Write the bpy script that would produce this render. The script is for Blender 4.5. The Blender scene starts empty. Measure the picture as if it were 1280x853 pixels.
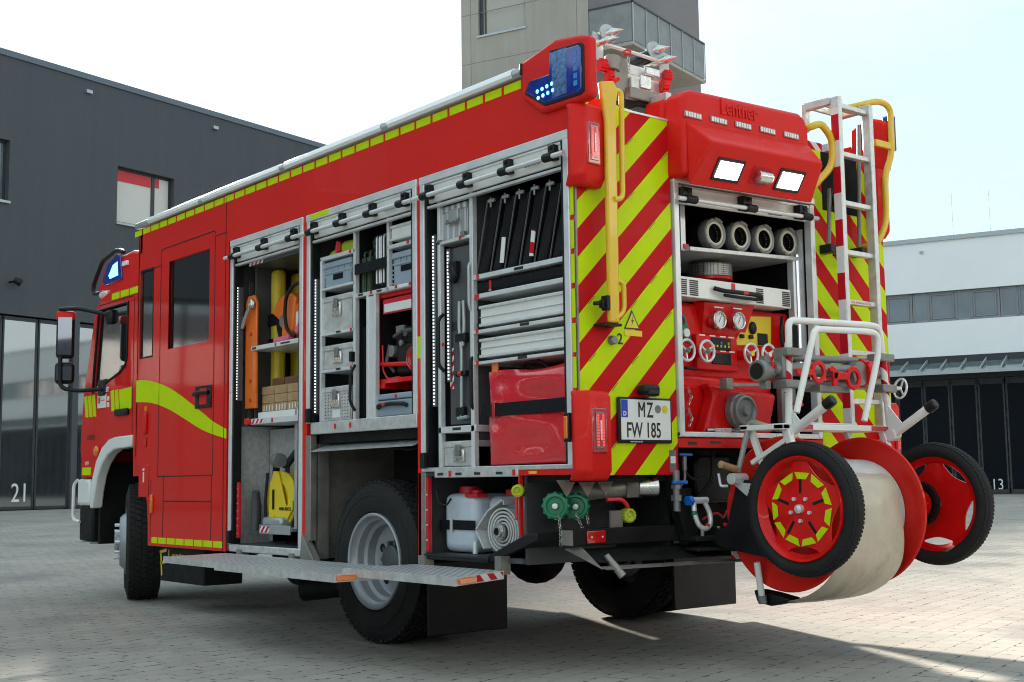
import bpy, bmesh, math, random
from mathutils import Vector, Matrix
random.seed(7)
SC = bpy.context.scene
COL = SC.collection
PI = math.pi
R_ = math.radians
OFF = {}            # world offset of each parent, so parts can be written in world coordinates

# ---------------------------------------------------------------- materials
def lin(r, g, b):
    f = lambda c: ((c/255+.055)/1.055)**2.4 if c/255 > .04045 else c/255/12.92
    return (f(r), f(g), f(b))

def mat(name, col, rough=.5, metal=0., coat=0., var=.12, vscale=6., bump=0., bscale=60., spec=.5, emit=None, estr=0., bdist=.01, alpha=1., trans=0., dirt=0.):
    m = bpy.data.materials.new(name); m.use_nodes = True
    nt = m.node_tree; N = nt.nodes; L = nt.links
    b = N['Principled BSDF']
    tc = N.new('ShaderNodeTexCoord')
    ns = N.new('ShaderNodeTexNoise'); ns.inputs['Scale'].default_value = vscale; ns.inputs['Detail'].default_value = 5; ns.inputs['Roughness'].default_value = .6
    L.new(tc.outputs['Object'], ns.inputs['Vector'])
    mr = N.new('ShaderNodeMapRange'); mr.inputs[1].default_value = .3; mr.inputs[2].default_value = .7
    mr.inputs[3].default_value = 1-var; mr.inputs[4].default_value = 1+var*.6
    L.new(ns.outputs['Fac'], mr.inputs[0])
    mx = N.new('ShaderNodeVectorMath'); mx.operation = 'SCALE'; mx.inputs[0].default_value = col
    L.new(mr.outputs[0], mx.inputs['Scale'])
    out = mx.outputs[0]
    if dirt:
        n2 = N.new('ShaderNodeTexNoise'); n2.inputs['Scale'].default_value = 3.1; n2.inputs['Detail'].default_value = 9; n2.inputs['Roughness'].default_value = .72
        L.new(tc.outputs['Object'], n2.inputs['Vector'])
        m2 = N.new('ShaderNodeMapRange'); m2.inputs[1].default_value = .52; m2.inputs[2].default_value = .72; m2.inputs[4].default_value = dirt
        L.new(n2.outputs['Fac'], m2.inputs[0])
        mi = N.new('ShaderNodeMix'); mi.data_type = 'RGBA'
        L.new(m2.outputs[0], mi.inputs[0]); L.new(out, mi.inputs[6]); mi.inputs[7].default_value = (.11, .095, .075, 1)
        out = mi.outputs[2]
    L.new(out, b.inputs['Base Color'])
    rr = N.new('ShaderNodeMapRange'); rr.inputs[1].default_value = .3; rr.inputs[2].default_value = .7
    rr.inputs[3].default_value = max(rough*.75, .02); rr.inputs[4].default_value = min(rough*1.25, 1)
    L.new(ns.outputs['Fac'], rr.inputs[0]); L.new(rr.outputs[0], b.inputs['Roughness'])
    b.inputs['Metallic'].default_value = metal
    b.inputs['Coat Weight'].default_value = coat; b.inputs['Coat Roughness'].default_value = .04
    b.inputs['Specular IOR Level'].default_value = spec
    b.inputs['Alpha'].default_value = alpha
    b.inputs['Transmission Weight'].default_value = trans
    if emit:
        b.inputs['Emission Color'].default_value = (*emit, 1); b.inputs['Emission Strength'].default_value = estr
    if bump:
        n3 = N.new('ShaderNodeTexNoise'); n3.inputs['Scale'].default_value = bscale; n3.inputs['Detail'].default_value = 4
        L.new(tc.outputs['Object'], n3.inputs['Vector'])
        bp = N.new('ShaderNodeBump'); bp.inputs['Strength'].default_value = bump; bp.inputs['Distance'].default_value = bdist
        L.new(n3.outputs['Fac'], bp.inputs['Height']); L.new(bp.outputs[0], b.inputs['Normal'])
    return m

def stripes(name, axis_w, per, off, c1, c2, duty=.5, rough=.55, coat=.03):
    """two colours alternating along the direction axis_w of the object's own coordinates"""
    m = mat(name, c1, rough, coat=coat, var=.06, spec=.1)
    nt = m.node_tree; N = nt.nodes; L = nt.links; b = N['Principled BSDF']
    tc = N.new('ShaderNodeTexCoord')
    d = N.new('ShaderNodeVectorMath'); d.operation = 'DOT_PRODUCT'; d.inputs[1].default_value = axis_w
    L.new(tc.outputs['Object'], d.inputs[0])
    a = N.new('ShaderNodeMath'); a.operation = 'SUBTRACT'; a.inputs[1].default_value = off; L.new(d.outputs['Value'], a.inputs[0])
    q = N.new('ShaderNodeMath'); q.operation = 'DIVIDE'; q.inputs[1].default_value = per; L.new(a.outputs[0], q.inputs[0])
    fl = N.new('ShaderNodeMath'); fl.operation = 'FLOOR'; L.new(q.outputs[0], fl.inputs[0])
    fr = N.new('ShaderNodeMath'); fr.operation = 'SUBTRACT'; L.new(q.outputs[0], fr.inputs[0]); L.new(fl.outputs[0], fr.inputs[1])
    lt = N.new('ShaderNodeMath'); lt.operation = 'LESS_THAN'; lt.inputs[1].default_value = duty; L.new(fr.outputs[0], lt.inputs[0])
    old = b.inputs['Base Color'].links[0].from_socket
    mi = N.new('ShaderNodeMix'); mi.data_type = 'RGBA'
    L.new(lt.outputs[0], mi.inputs[0]); mi.inputs[6].default_value = (*c2, 1); L.new(old, mi.inputs[7])
    L.new(mi.outputs[2], b.inputs['Base Color'])
    return m

RED = (.66, .016, .010); FLUO = (.52, .68, .004); DRED = (.50, .006, .009)
M = {}
M['red'] = mat('fire_red_paint', RED, .5, coat=.42, var=.05, vscale=1.8, spec=.1, bump=.05, bscale=1.6, bdist=.04)
M['red2'] = mat('moulded_red_plastic', (.66, .014, .010), .5, coat=.08, spec=.15, var=.05, bump=.06, bscale=300)
M['redpump'] = mat('red_powder_coat', (.66, .007, .006), .4, coat=.3, spec=.15, var=.12, vscale=12)
M['redtape'] = mat('dark_red_film', DRED, .5, coat=.1, var=.05, spec=.2)
M['fluo'] = mat('fluorescent_yellow_film', FLUO, .55, coat=0, var=.05, vscale=15, spec=.1)
M['yel'] = mat('yellow_powder_coat', (.72, .46, .015), .4, coat=.35, var=.06, dirt=.1)
M['alu'] = mat('anodised_aluminium', (.70, .71, .71), .36, metal=.35, var=.08, vscale=14)
M['alu2'] = mat('scuffed_aluminium', (.62, .62, .61), .38, metal=.5, var=.22, vscale=20, bump=.1, bscale=80)
M['rimpaint'] = mat('silver_rim_paint', (.33, .34, .36), .38, metal=.35, var=.15, vscale=12, dirt=.25)
M['steel'] = mat('bright_steel', (.62, .62, .60), .25, metal=1, var=.15, vscale=25)
M['dsteel'] = mat('dull_brownish_steel', (.27, .25, .22), .45, metal=.5, var=.25, vscale=10)
M['shut'] = mat('shutter_slat_silver', (.78, .77, .73), .4, metal=.1, var=.05)
M['white'] = mat('white_coated_steel', (.76, .75, .72), .38, coat=.3, var=.05, dirt=.08)
M['whiteled'] = mat('white_light_cover', (.9, .92, .95), .2, coat=.6, var=.02)
M['black'] = mat('black_plastic', (.008, .008, .009), .45, spec=.3, var=.2, bump=.08, bscale=200)
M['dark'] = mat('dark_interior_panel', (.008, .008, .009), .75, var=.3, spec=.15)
M['mid'] = mat('grey_interior_panel', (.085, .088, .092), .5, metal=.3, var=.2)
M['galvpan'] = mat('galvanised_panel', (.52, .52, .51), .45, metal=.4, var=.25, vscale=30)
M['chassis'] = mat('chassis_black', (.009, .009, .0085), .6, var=.3, bump=.1, dirt=.12, spec=.2)
M['rubber'] = mat('tyre_rubber', (.020, .0195, .019), .8, spec=.2, var=.35, vscale=9, bump=.12, bscale=90, dirt=.12)
M['glass'] = mat('dark_window_glass', (.012, .014, .016), .05, coat=1, var=.05)
M['greybox'] = mat('grey_plastic_box', (.28, .34, .40), .45, var=.06)
M['blackcloth'] = mat('black_webbing', (.008, .008, .010), .7, spec=.2, var=.25, bump=.4, bscale=40)
M['redcloth'] = mat('red_tarpaulin', (.68, .014, .024), .2, coat=.8, var=.1, bump=1., bscale=6, bdist=.014)
M['jerry'] = mat('translucent_white_plastic', (.55, .60, .66), .35, var=.08, vscale=5)
M['hosew'] = mat('white_hose_cloth', (.55, .54, .52), .7, var=.15, bump=.3, bscale=150)
M['orange'] = mat('orange_plastic', (.80, .15, .008), .4, coat=.2, var=.08)
M['wood'] = mat('pale_wood', (.42, .26, .13), .65, var=.25, vscale=14)
M['canvas'] = mat('dirty_cream_tarpaulin', (.52, .45, .34), .4, coat=.15, var=.14, vscale=4, bump=.35, bscale=7, dirt=.5)
M['green'] = mat('green_plastic', (.0, .16, .07), .35, coat=.2, var=.1)
M['lime'] = mat('lime_plastic_cap', (.45, .52, .02), .45, var=.1)
M['blue'] = mat('blue_lever_coating', (.01, .14, .55), .35, var=.08)
M['olive'] = mat('dark_olive_plastic', (.03, .055, .03), .5, var=.2)
M['amber'] = mat('amber_lens', (.75, .16, .004), .12, coat=.8, var=.1)
M['lens'] = mat('red_lens', (.45, .006, .010), .1, coat=1, var=.1)
M['lensl'] = mat('lit_red_leds', (.6, .02, .03), .2, coat=.5, emit=(1, .05, .05), estr=.18)
M['clear'] = mat('silver_reflector', (.30, .20, .20), .2, metal=.6, coat=.6, var=.25, vscale=60)
M['bluelens'] = mat('blue_beacon_lens', (.006, .03, .30), .07, coat=1, var=.45, vscale=18)
M['bluelit'] = mat('lit_blue_leds', (.05, .3, .9), .2, emit=(.12, .55, 1), estr=.6)
M['lamp'] = mat('lit_work_lamp', (.9, .9, .9), .2, emit=(1, 1, .97), estr=1.2)
M['ledstrip'] = mat('lit_led_strip', (.9, .9, .9), .3, emit=(.85, .93, 1), estr=.16)
M['stickw'] = mat('white_label', (.75, .75, .72), .4, var=.04)
M['stickr'] = mat('red_label', (.6, .012, .02), .4, var=.04)
M['stickk'] = mat('black_label', (.015, .015, .015), .4, var=.1)
M['sticky'] = mat('yellow_label', (.75, .55, .02), .4, var=.05)
M['plateblue'] = mat('plate_blue', (.01, .06, .4), .4, var=.05)
M['cream'] = mat('cream_rubber', (.62, .58, .46), .5, var=.1)
M['castgrey'] = mat('cast_grey_alloy', (.22, .22, .215), .45, metal=.45, var=.18, vscale=20)
M['yeldull'] = mat('yellow_tarpaulin', (.60, .45, .03), .6, var=.2, bump=.2, bscale=20)
M['bluedim'] = mat('unlit_blue_leds', (.05, .22, .6), .2, var=.3)
M['bluerefl'] = mat('blue_tinted_reflector', (.12, .22, .45), .15, metal=.5, var=.6, vscale=45)
M['mirror'] = mat('mirror_glass', (.09, .105, .135), .03, metal=1, var=.02)
def checker_plate():
    m = mat('checker_plate_aluminium', (.66, .67, .68), .42, metal=.35, var=.1, vscale=12)
    nt = m.node_tree; N = nt.nodes; L = nt.links; b = N['Principled BSDF']
    tc = N.new('ShaderNodeTexCoord'); mp = N.new('ShaderNodeMapping'); mp.inputs['Rotation'].default_value = (0, 0, .785)
    L.new(tc.outputs['Object'], mp.inputs[0])
    v = N.new('ShaderNodeTexVoronoi'); v.inputs['Scale'].default_value = 27; v.inputs['Randomness'].default_value = 0
    mp.inputs['Scale'].default_value = (1, 1, 0)
    L.new(mp.outputs[0], v.inputs['Vector'])
    bp = N.new('ShaderNodeBump'); bp.inputs['Strength'].default_value = .9; bp.inputs['Distance'].default_value = .006; bp.invert = True
    L.new(v.outputs['Distance'], bp.inputs['Height']); L.new(bp.outputs[0], b.inputs['Normal'])
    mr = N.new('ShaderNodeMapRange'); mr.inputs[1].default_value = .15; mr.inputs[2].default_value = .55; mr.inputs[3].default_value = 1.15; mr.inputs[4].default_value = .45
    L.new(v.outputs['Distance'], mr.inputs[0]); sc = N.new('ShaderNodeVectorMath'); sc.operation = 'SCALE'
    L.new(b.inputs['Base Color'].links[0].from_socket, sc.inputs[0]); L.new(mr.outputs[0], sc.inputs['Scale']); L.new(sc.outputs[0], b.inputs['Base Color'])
    return m
M['checker'] = checker_plate()
M['chevL'] = stripes('chevron_film_left', (-.968, 0, 1), .272, 1.8035-1.25*0, FLUO, DRED)
M['chevR'] = stripes('chevron_film_right', (.90, 0, 1), .272, 2.187+.9*1.81, FLUO, DRED)
M['rwtape'] = stripes('red_white_tape_sloped', (0, 1, 1), .11, 0, (.72, .72, .7), (.5, .01, .02))
M['rwtapex'] = stripes('red_white_tape_end', (1, 0, 1.2), .12, 0, (.72, .72, .7), (.5, .01, .02))
M['rwz'] = stripes('red_white_tape_rail', (0, 0, 1), .56, .10, (.70, .70, .68), (.5, .01, .02))
M['rwt'] = stripes('red_white_tape_tube', (.8, -.5, 1), .13, 0, (.72, .71, .68), (.5, .01, .02))

# ---------------------------------------------------------------- mesh builder
def basis(d, up=None):
    d = Vector(d).normalized()
    u = Vector(up) if up else (Vector((0, 0, 1)) if abs(d.z) < .9 else Vector((1, 0, 0)))
    a = u.cross(d)
    if a.length < 1e-6: a = Vector((1, 0, 0)).cross(d)
    a.normalize(); b = d.cross(a).normalized()
    return a, b, d

class MB:
    def __init__(s): s.v = []; s.f = []; s.mi = []; s.cur = 0
    def m(s, i): s.cur = i; return s
    def add(s, vs, fs):
        o = len(s.v); s.v += [tuple(v) for v in vs]
        for f in fs: s.f.append([i+o for i in f]); s.mi.append(s.cur)
        return s
    def box(s, x0, x1, y0, y1, z0, z1):
        x0, x1 = sorted((x0, x1)); y0, y1 = sorted((y0, y1)); z0, z1 = sorted((z0, z1))
        v = [(x, y, z) for x in (x0, x1) for y in (y0, y1) for z in (z0, z1)]
        return s.add(v, [(0, 1, 3, 2), (4, 6, 7, 5), (0, 4, 5, 1), (2, 3, 7, 6), (0, 2, 6, 4), (1, 5, 7, 3)])
    def bar(s, p0, p1, w, h, up=None):
        p0 = Vector(p0); p1 = Vector(p1); a, b, d = basis(p1-p0, up); v = []
        for p in (p0, p1):
            for i, j in ((-1, -1), (1, -1), (1, 1), (-1, 1)): v.append(p+a*i*w/2+b*j*h/2)
        return s.add(v, [(3, 2, 1, 0), (4, 5, 6, 7), (0, 1, 5, 4), (1, 2, 6, 5), (2, 3, 7, 6), (3, 0, 4, 7)])
    def cyl(s, p0, p1, r0, r1=None, seg=20, cap=True):
        r1 = r0 if r1 is None else r1
        p0 = Vector(p0); p1 = Vector(p1); a, b, d = basis(p1-p0); v = []
        for p, r in ((p0, r0), (p1, r1)):
            for i in range(seg):
                t = 2*PI*i/seg; v.append(p+(a*math.cos(t)+b*math.sin(t))*r)
        f = [(i, (i+1) % seg, seg+(i+1) % seg, seg+i) for i in range(seg)]
        if cap: f += [tuple(range(seg-1, -1, -1)), tuple(range(seg, 2*seg))]
        return s.add(v, f)
    def lathe(s, prof, o, ax, seg=32, closed=False, up=None, cap0=True):
        o = Vector(o); a, b, d = basis(ax, up); v = []; n = len(prof)
        for (h, r) in prof:
            for i in range(seg):
                t = 2*PI*i/seg; v.append(o+d*h+(a*math.cos(t)+b*math.sin(t))*r)
        f = []
        for k in range(n if closed else n-1):
            k2 = (k+1) % n
            for i in range(seg): j = (i+1) % seg; f.append((k*seg+i, k*seg+j, k2*seg+j, k2*seg+i))
        if not closed:
            if prof[0][1] > 1e-4 and cap0: f.append(tuple(range(seg-1, -1, -1)))
            if prof[-1][1] > 1e-4: f.append(tuple((n-1)*seg+i for i in range(seg)))
        return s.add(v, f)
    def tube(s, pts, r, seg=10, rad=0., closed=False, cap=True):
        P = [Vector(p) for p in pts]
        if rad > 0:
            Q = []; n = len(P)
            for i, p in enumerate(P):
                if not closed and i in (0, n-1): Q.append(p); continue
                u = (P[i-1]-p); w = (P[(i+1) % n]-p)
                q = min(rad, u.length*.49, w.length*.49); A = p+u.normalized()*q; B = p+w.normalized()*q
                for k in range(6):
                    t = k/5; Q.append(A*(1-t)**2+p*2*t*(1-t)+B*t*t)
            P = Q
        n = len(P); v = []; f = []; prev = None
        for i in range(n):
            if closed: d = (P[(i+1) % n]-P[i-1])
            else: d = (P[min(i+1, n-1)]-P[max(i-1, 0)])
            d.normalize()
            if prev is None: a, b, _ = basis(d)
            else:
                a = prev-d*prev.dot(d); a.normalize(); b = d.cross(a)
            prev = a; rr = r[i] if isinstance(r, (list, tuple)) else r
            for k in range(seg):
                t = 2*PI*k/seg; v.append(P[i]+(a*math.cos(t)+b*math.sin(t))*rr)
        for i in range(n if closed else n-1):
            i2 = (i+1) % n
            for k in range(seg): k2 = (k+1) % seg; f.append((i*seg+k, i*seg+k2, i2*seg+k2, i2*seg+k))
        if not closed and cap: f += [tuple(range(seg-1, -1, -1)), tuple((n-1)*seg+k for k in range(seg))]
        return s.add(v, f)
    def prism(s, poly, ax, c0, c1):
        """poly in the two other axes (x:(y,z) y:(x,z) z:(x,y)), extruded from c0 to c1"""
        def P(p, c): return {'x': (c, p[0], p[1]), 'y': (p[0], c, p[1]), 'z': (p[0], p[1], c)}[ax]
        n = len(poly); v = [P(p, c0) for p in poly]+[P(p, c1) for p in poly]
        f = [tuple(range(n-1, -1, -1)), tuple(range(n, 2*n))]+[(i, (i+1) % n, n+(i+1) % n, n+i) for i in range(n)]
        return s.add(v, f)
    def slab(s, pts, th):
        """quad/polygon with real thickness"""
        P = [Vector(p) for p in pts]; nn = (P[1]-P[0]).cross(P[2]-P[0]).normalized()*th; n = len(P)
        return s.add(P+[p-nn for p in P], [tuple(range(n)), tuple(range(2*n-1, n-1, -1))]+[(i, n+i, n+(i+1) % n, (i+1) % n) for i in range(n)])
    def ball(s, c, r, seg=16, sc=(1, 1, 1)):
        c = Vector(c); v = []; f = []; rn = seg//2
        for i in range(rn+1):
            ph = PI*i/rn
            for k in range(seg):
                t = 2*PI*k/seg; v.append(c+Vector((math.sin(ph)*math.cos(t)*r*sc[0], math.sin(ph)*math.sin(t)*r*sc[1], math.cos(ph)*r*sc[2])))
        for i in range(rn):
            for k in range(seg): f.append((i*seg+k, (i+1)*seg+k, (i+1)*seg+(k+1) % seg, i*seg+(k+1) % seg))
        return s.add(v, f)
    def pieces(s):
        """groups of faces whose boxes stand clear of each other"""
        n = len(s.v); p = list(range(n))
        def find(a):
            while p[a] != a: p[a] = p[p[a]]; a = p[a]
            return a
        for f in s.f:
            for i in f[1:]: p[find(i)] = find(f[0])
        bb = {}
        for i, v in enumerate(s.v):
            r = find(i); b = bb.setdefault(r, [1e9]*3+[-1e9]*3)
            for k in range(3): b[k] = min(b[k], v[k]); b[3+k] = max(b[3+k], v[k])
        R = list(bb)
        if len(R) > 60: return None
        g = {r: r for r in R}
        for i in range(len(R)):
            for j in range(i):
                a, b = bb[R[i]], bb[R[j]]
                if g[R[i]] != g[R[j]] and all(min(a[3+k], b[3+k])+.004 >= max(a[k], b[k]) for k in range(3)):
                    x, y = g[R[i]], g[R[j]]
                    for r in R:
                        if g[r] == x: g[r] = y
        ids = sorted(set(g.values()))
        if not 2 <= len(ids) <= 4: return None
        out = []
        for q in ids:
            m = MB(); idx = {}
            for f, mi in zip(s.f, s.mi):
                if g[find(f[0])] == q:
                    for i in f:
                        if i not in idx: idx[i] = len(m.v); m.v.append(s.v[i])
                    m.f.append([idx[i] for i in f]); m.mi.append(mi)
            out.append(m)
        return out
    def build(s, name, mt, parent=None, bev=0., smooth=40., loc=None, bseg=2, base=None):
        if parent is not None:
            ps = s.pieces()
            if ps: return [m.build_one(name, mt, parent, bev, smooth, loc, bseg, base) for m in ps][0]
        return s.build_one(name, mt, parent, bev, smooth, loc, bseg, base)
    def build_one(s, name, mt, parent=None, bev=0., smooth=40., loc=None, bseg=2, base=None):
        if parent is not None: off = OFF[parent.name]
        else:
            xs = [v[0] for v in s.v]; ys = [v[1] for v in s.v]; zs = [v[2] for v in s.v]
            off = Vector(base) if base is not None else Vector(((min(xs)+max(xs))/2, (min(ys)+max(ys))/2, min(zs)))
        me = bpy.data.meshes.new(name)
        me.from_pydata([tuple(Vector(v)-off) for v in s.v], [], s.f)
        mts = mt if isinstance(mt, (list, tuple)) else [mt]
        for q in mts: me.materials.append(M[q] if isinstance(q, str) else q)
        if len(mts) > 1:
            for p, i in zip(me.polygons, s.mi): p.material_index = i
        bm = bmesh.new(); bm.from_mesh(me)
        bmesh.ops.remove_doubles(bm, verts=bm.verts, dist=1e-6)
        bmesh.ops.recalc_face_normals(bm, faces=bm.faces); bm.to_mesh(me); bm.free()
        if smooth:
            for p in me.polygons: p.use_smooth = True
            me.set_sharp_from_angle(angle=R_(smooth))
        o = bpy.data.objects.new(name, me); COL.objects.link(o)
        if parent is not None: o.parent = parent; OFF[o.name] = off
        else: o.location = off; OFF[o.name] = off
        if bev:
            b = o.modifiers.new('bevel', 'BEVEL'); b.width = bev; b.segments = bseg; b.limit_method = 'ANGLE'; b.angle_limit = R_(35)
        return o

def tag(o, label=None, cat=None, group=None, kind=None):
    if label: o['label'] = label
    if cat: o['category'] = cat
    if group: o['group'] = group
    if kind: o['kind'] = kind
    return o
def thing(name, label, cat, loc, group=None):
    o = bpy.data.objects.new(name, None); COL.objects.link(o); o.location = loc; o.empty_display_size = .2
    OFF[o.name] = Vector(loc)
    return tag(o, label, cat, group)

def text(name, s, size, loc, face, mt, parent, xs=1., ext=.0008, align='LEFT', bold=0., rot=0.):
    """face: 'rear' (read looking along +y), 'side' (read looking along +x) or a 3x3 matrix"""
    cu = bpy.data.curves.new(name, 'FONT'); cu.body = s; cu.size = size; cu.extrude = ext; cu.align_x = align; cu.offset = bold
    cu.resolution_u = 3
    tmp = bpy.data.objects.new(name+'_t', cu); COL.objects.link(tmp)
    dg = bpy.context.evaluated_depsgraph_get()
    me = bpy.data.meshes.new_from_object(tmp.evaluated_get(dg))
    bpy.data.objects.remove(tmp); bpy.data.curves.remove(cu)
    if face == 'rear': RM = Matrix(((1, 0, 0), (0, 0, -1), (0, 1, 0)))
    elif face == 'side': RM = Matrix(((0, 0, -1), (-1, 0, 0), (0, 1, 0)))
    else: RM = face
    T = Matrix.Translation(Vector(loc)-OFF[parent.name]) @ RM.to_4x4() @ Matrix.Rotation(rot, 4, 'Z') @ Matrix.Diagonal((xs, 1, 1, 1))
    me.transform(T)
    me.materials.clear(); me.materials.append(M[mt] if isinstance(mt, str) else mt)
    o = bpy.data.objects.new(name, me); COL.objects.link(o); o.parent = parent; OFF[o.name] = OFF[parent.name]
    return o

def wall_holes(mb, frame, s0, s1, z0, z1, holes, th):
    """frame(s, depth, z) -> point. Solid wall with rectangular openings, thickness th inwards."""
    S = sorted({s0, s1, *[h[0] for h in holes], *[h[1] for h in holes]}); Z = sorted({z0, z1, *[h[2] for h in holes], *[h[3] for h in holes]})
    S = [a for a in S if s0 <= a <= s1]; Z = [a for a in Z if z0 <= a <= z1]
    inh = lambda a, b: any(h[0] < a < h[1] and h[2] < b < h[3] for h in holes)
    for d in (0, th):
        for i in range(len(S)-1):
            for k in range(len(Z)-1):
                if inh((S[i]+S[i+1])/2, (Z[k]+Z[k+1])/2): continue
                q = [frame(S[i], d, Z[k]), frame(S[i+1], d, Z[k]), frame(S[i+1], d, Z[k+1]), frame(S[i], d, Z[k+1])]
                mb.add(q, [(0, 1, 2, 3)])
    for (a, b, c, e) in holes+[(s0, s1, z0, z1)]:
        for (p, q) in (((a, c), (b, c)), ((b, c), (b, e)), ((b, e), (a, e)), ((a, e), (a, c))):
            mb.add([frame(p[0], 0, p[1]), frame(q[0], 0, q[1]), frame(q[0], th, q[1]), frame(p[0], th, p[1])], [(0, 1, 2, 3)])
    return mb
# ---------------------------------------------------------------- camera, sky, sun
CAM = dict(f=1585.2, x=-3.9607, y=-4.3843, z=.9163, yaw=.6835, pitch=.1087, roll=-.0131)
def camera():
    c = bpy.data.cameras.new('camera'); o = bpy.data.objects.new('camera', c); COL.objects.link(o)
    y, p, r = CAM['yaw'], CAM['pitch'], CAM['roll']
    F = Vector((math.sin(y)*math.cos(p), math.cos(y)*math.cos(p), math.sin(p)))
    Rr = Vector((math.cos(y), -math.sin(y), 0)); U = Rr.cross(F)
    R2 = Rr*math.cos(r)+U*math.sin(r); U2 = U*math.cos(r)-Rr*math.sin(r)
    mw = Matrix((R2, U2, -F)).transposed().to_4x4(); mw.translation = (CAM['x'], CAM['y'], CAM['z'])
    o.matrix_world = mw
    c.sensor_width = 36; c.lens = CAM['f']/1280*36; c.clip_end = 3000; c.clip_start = .05
    SC.camera = o
camera()
SUN_AZ = Vector((.378, .926)); SUN_EL = R_(19.6)
w = bpy.data.worlds.new('World'); SC.world = w; w.use_nodes = True
nt = w.node_tree; sky = nt.nodes.new('ShaderNodeTexSky'); sky.sky_type = 'NISHITA'; sky.sun_disc = False
sky.sun_elevation = SUN_EL; sky.sun_rotation = math.atan2(SUN_AZ.x, SUN_AZ.y); sky.air_density = 1.0; sky.dust_density = .5; sky.ozone_density = 1.2
# thin white veil of high cloud over the blue
wt = nt.nodes.new('ShaderNodeTexCoord'); wm = nt.nodes.new('ShaderNodeMapping'); wm.inputs['Scale'].default_value = (1, 1, 3)
wn = nt.nodes.new('ShaderNodeTexNoise'); wn.inputs['Scale'].default_value = 1.6; wn.inputs['Detail'].default_value = 6; wn.inputs['Roughness'].default_value = .55
nt.links.new(wt.outputs['Generated'], wm.inputs[0]); nt.links.new(wm.outputs[0], wn.inputs['Vector'])
wr = nt.nodes.new('ShaderNodeMapRange'); wr.inputs[1].default_value = .38; wr.inputs[2].default_value = .62
nt.links.new(wn.outputs['Fac'], wr.inputs[0])
wc = nt.nodes.new('ShaderNodeMix'); wc.data_type = 'RGBA'; wc.inputs[6].default_value = (.62, .86, .97, 1); wc.inputs[7].default_value = (.83, .95, .99, 1)
nt.links.new(wr.outputs[0], wc.inputs[0])
wx = nt.nodes.new('ShaderNodeMix'); wx.data_type = 'RGBA'; wx.inputs[0].default_value = .98
nt.links.new(sky.outputs[0], wx.inputs[6]); nt.links.new(wc.outputs[2], wx.inputs[7]); nt.links.new(wx.outputs[2], nt.nodes['Background'].inputs[0])
nt.nodes['Background'].inputs[1].default_value = .14
sl = bpy.data.lights.new('sun', 'SUN'); sl.energy = 2.0; sl.angle = R_(2.5); sl.color = (1, .92, .80)
so = bpy.data.objects.new('sun', sl); COL.objects.link(so)
sd = Vector((SUN_AZ.x*math.cos(SUN_EL), SUN_AZ.y*math.cos(SUN_EL), math.sin(SUN_EL)))
so.rotation_euler = sd.to_track_quat('Z', 'Y').to_euler(); so.location = (20, 60, 40)
SC.view_settings.view_transform = 'Standard'; SC.view_settings.look = 'None'; SC.view_settings.gamma = 1
SC.view_settings.exposure = 3.08
try: SC.view_settings.use_curve_mapping = False
except Exception: pass
SC.render.engine = 'CYCLES'
SC.cycles.use_denoising = True
SC.cycles.max_bounces = 8; SC.cycles.filter_width = 1.05

# ---------------------------------------------------------------- the setting
D1 = Vector((.96218, .27242, 0)); D2 = Vector((.36445, -.93122, 0)); UP = Vector((0, 0, 1))
P0 = Vector((11.129, 44.207, 0)); Q0 = Vector((48.414, 26.26, 0)); T0 = Vector((43.71, 46.88, 0))
N1 = Vector((.27242, -.96218, 0)); N2 = Vector((-.93122, -.36445, 0))       # outward, towards the yard
def FR(o, d, n): return lambda s, dep, z: o+d*s-n*dep+UP*z

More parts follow.
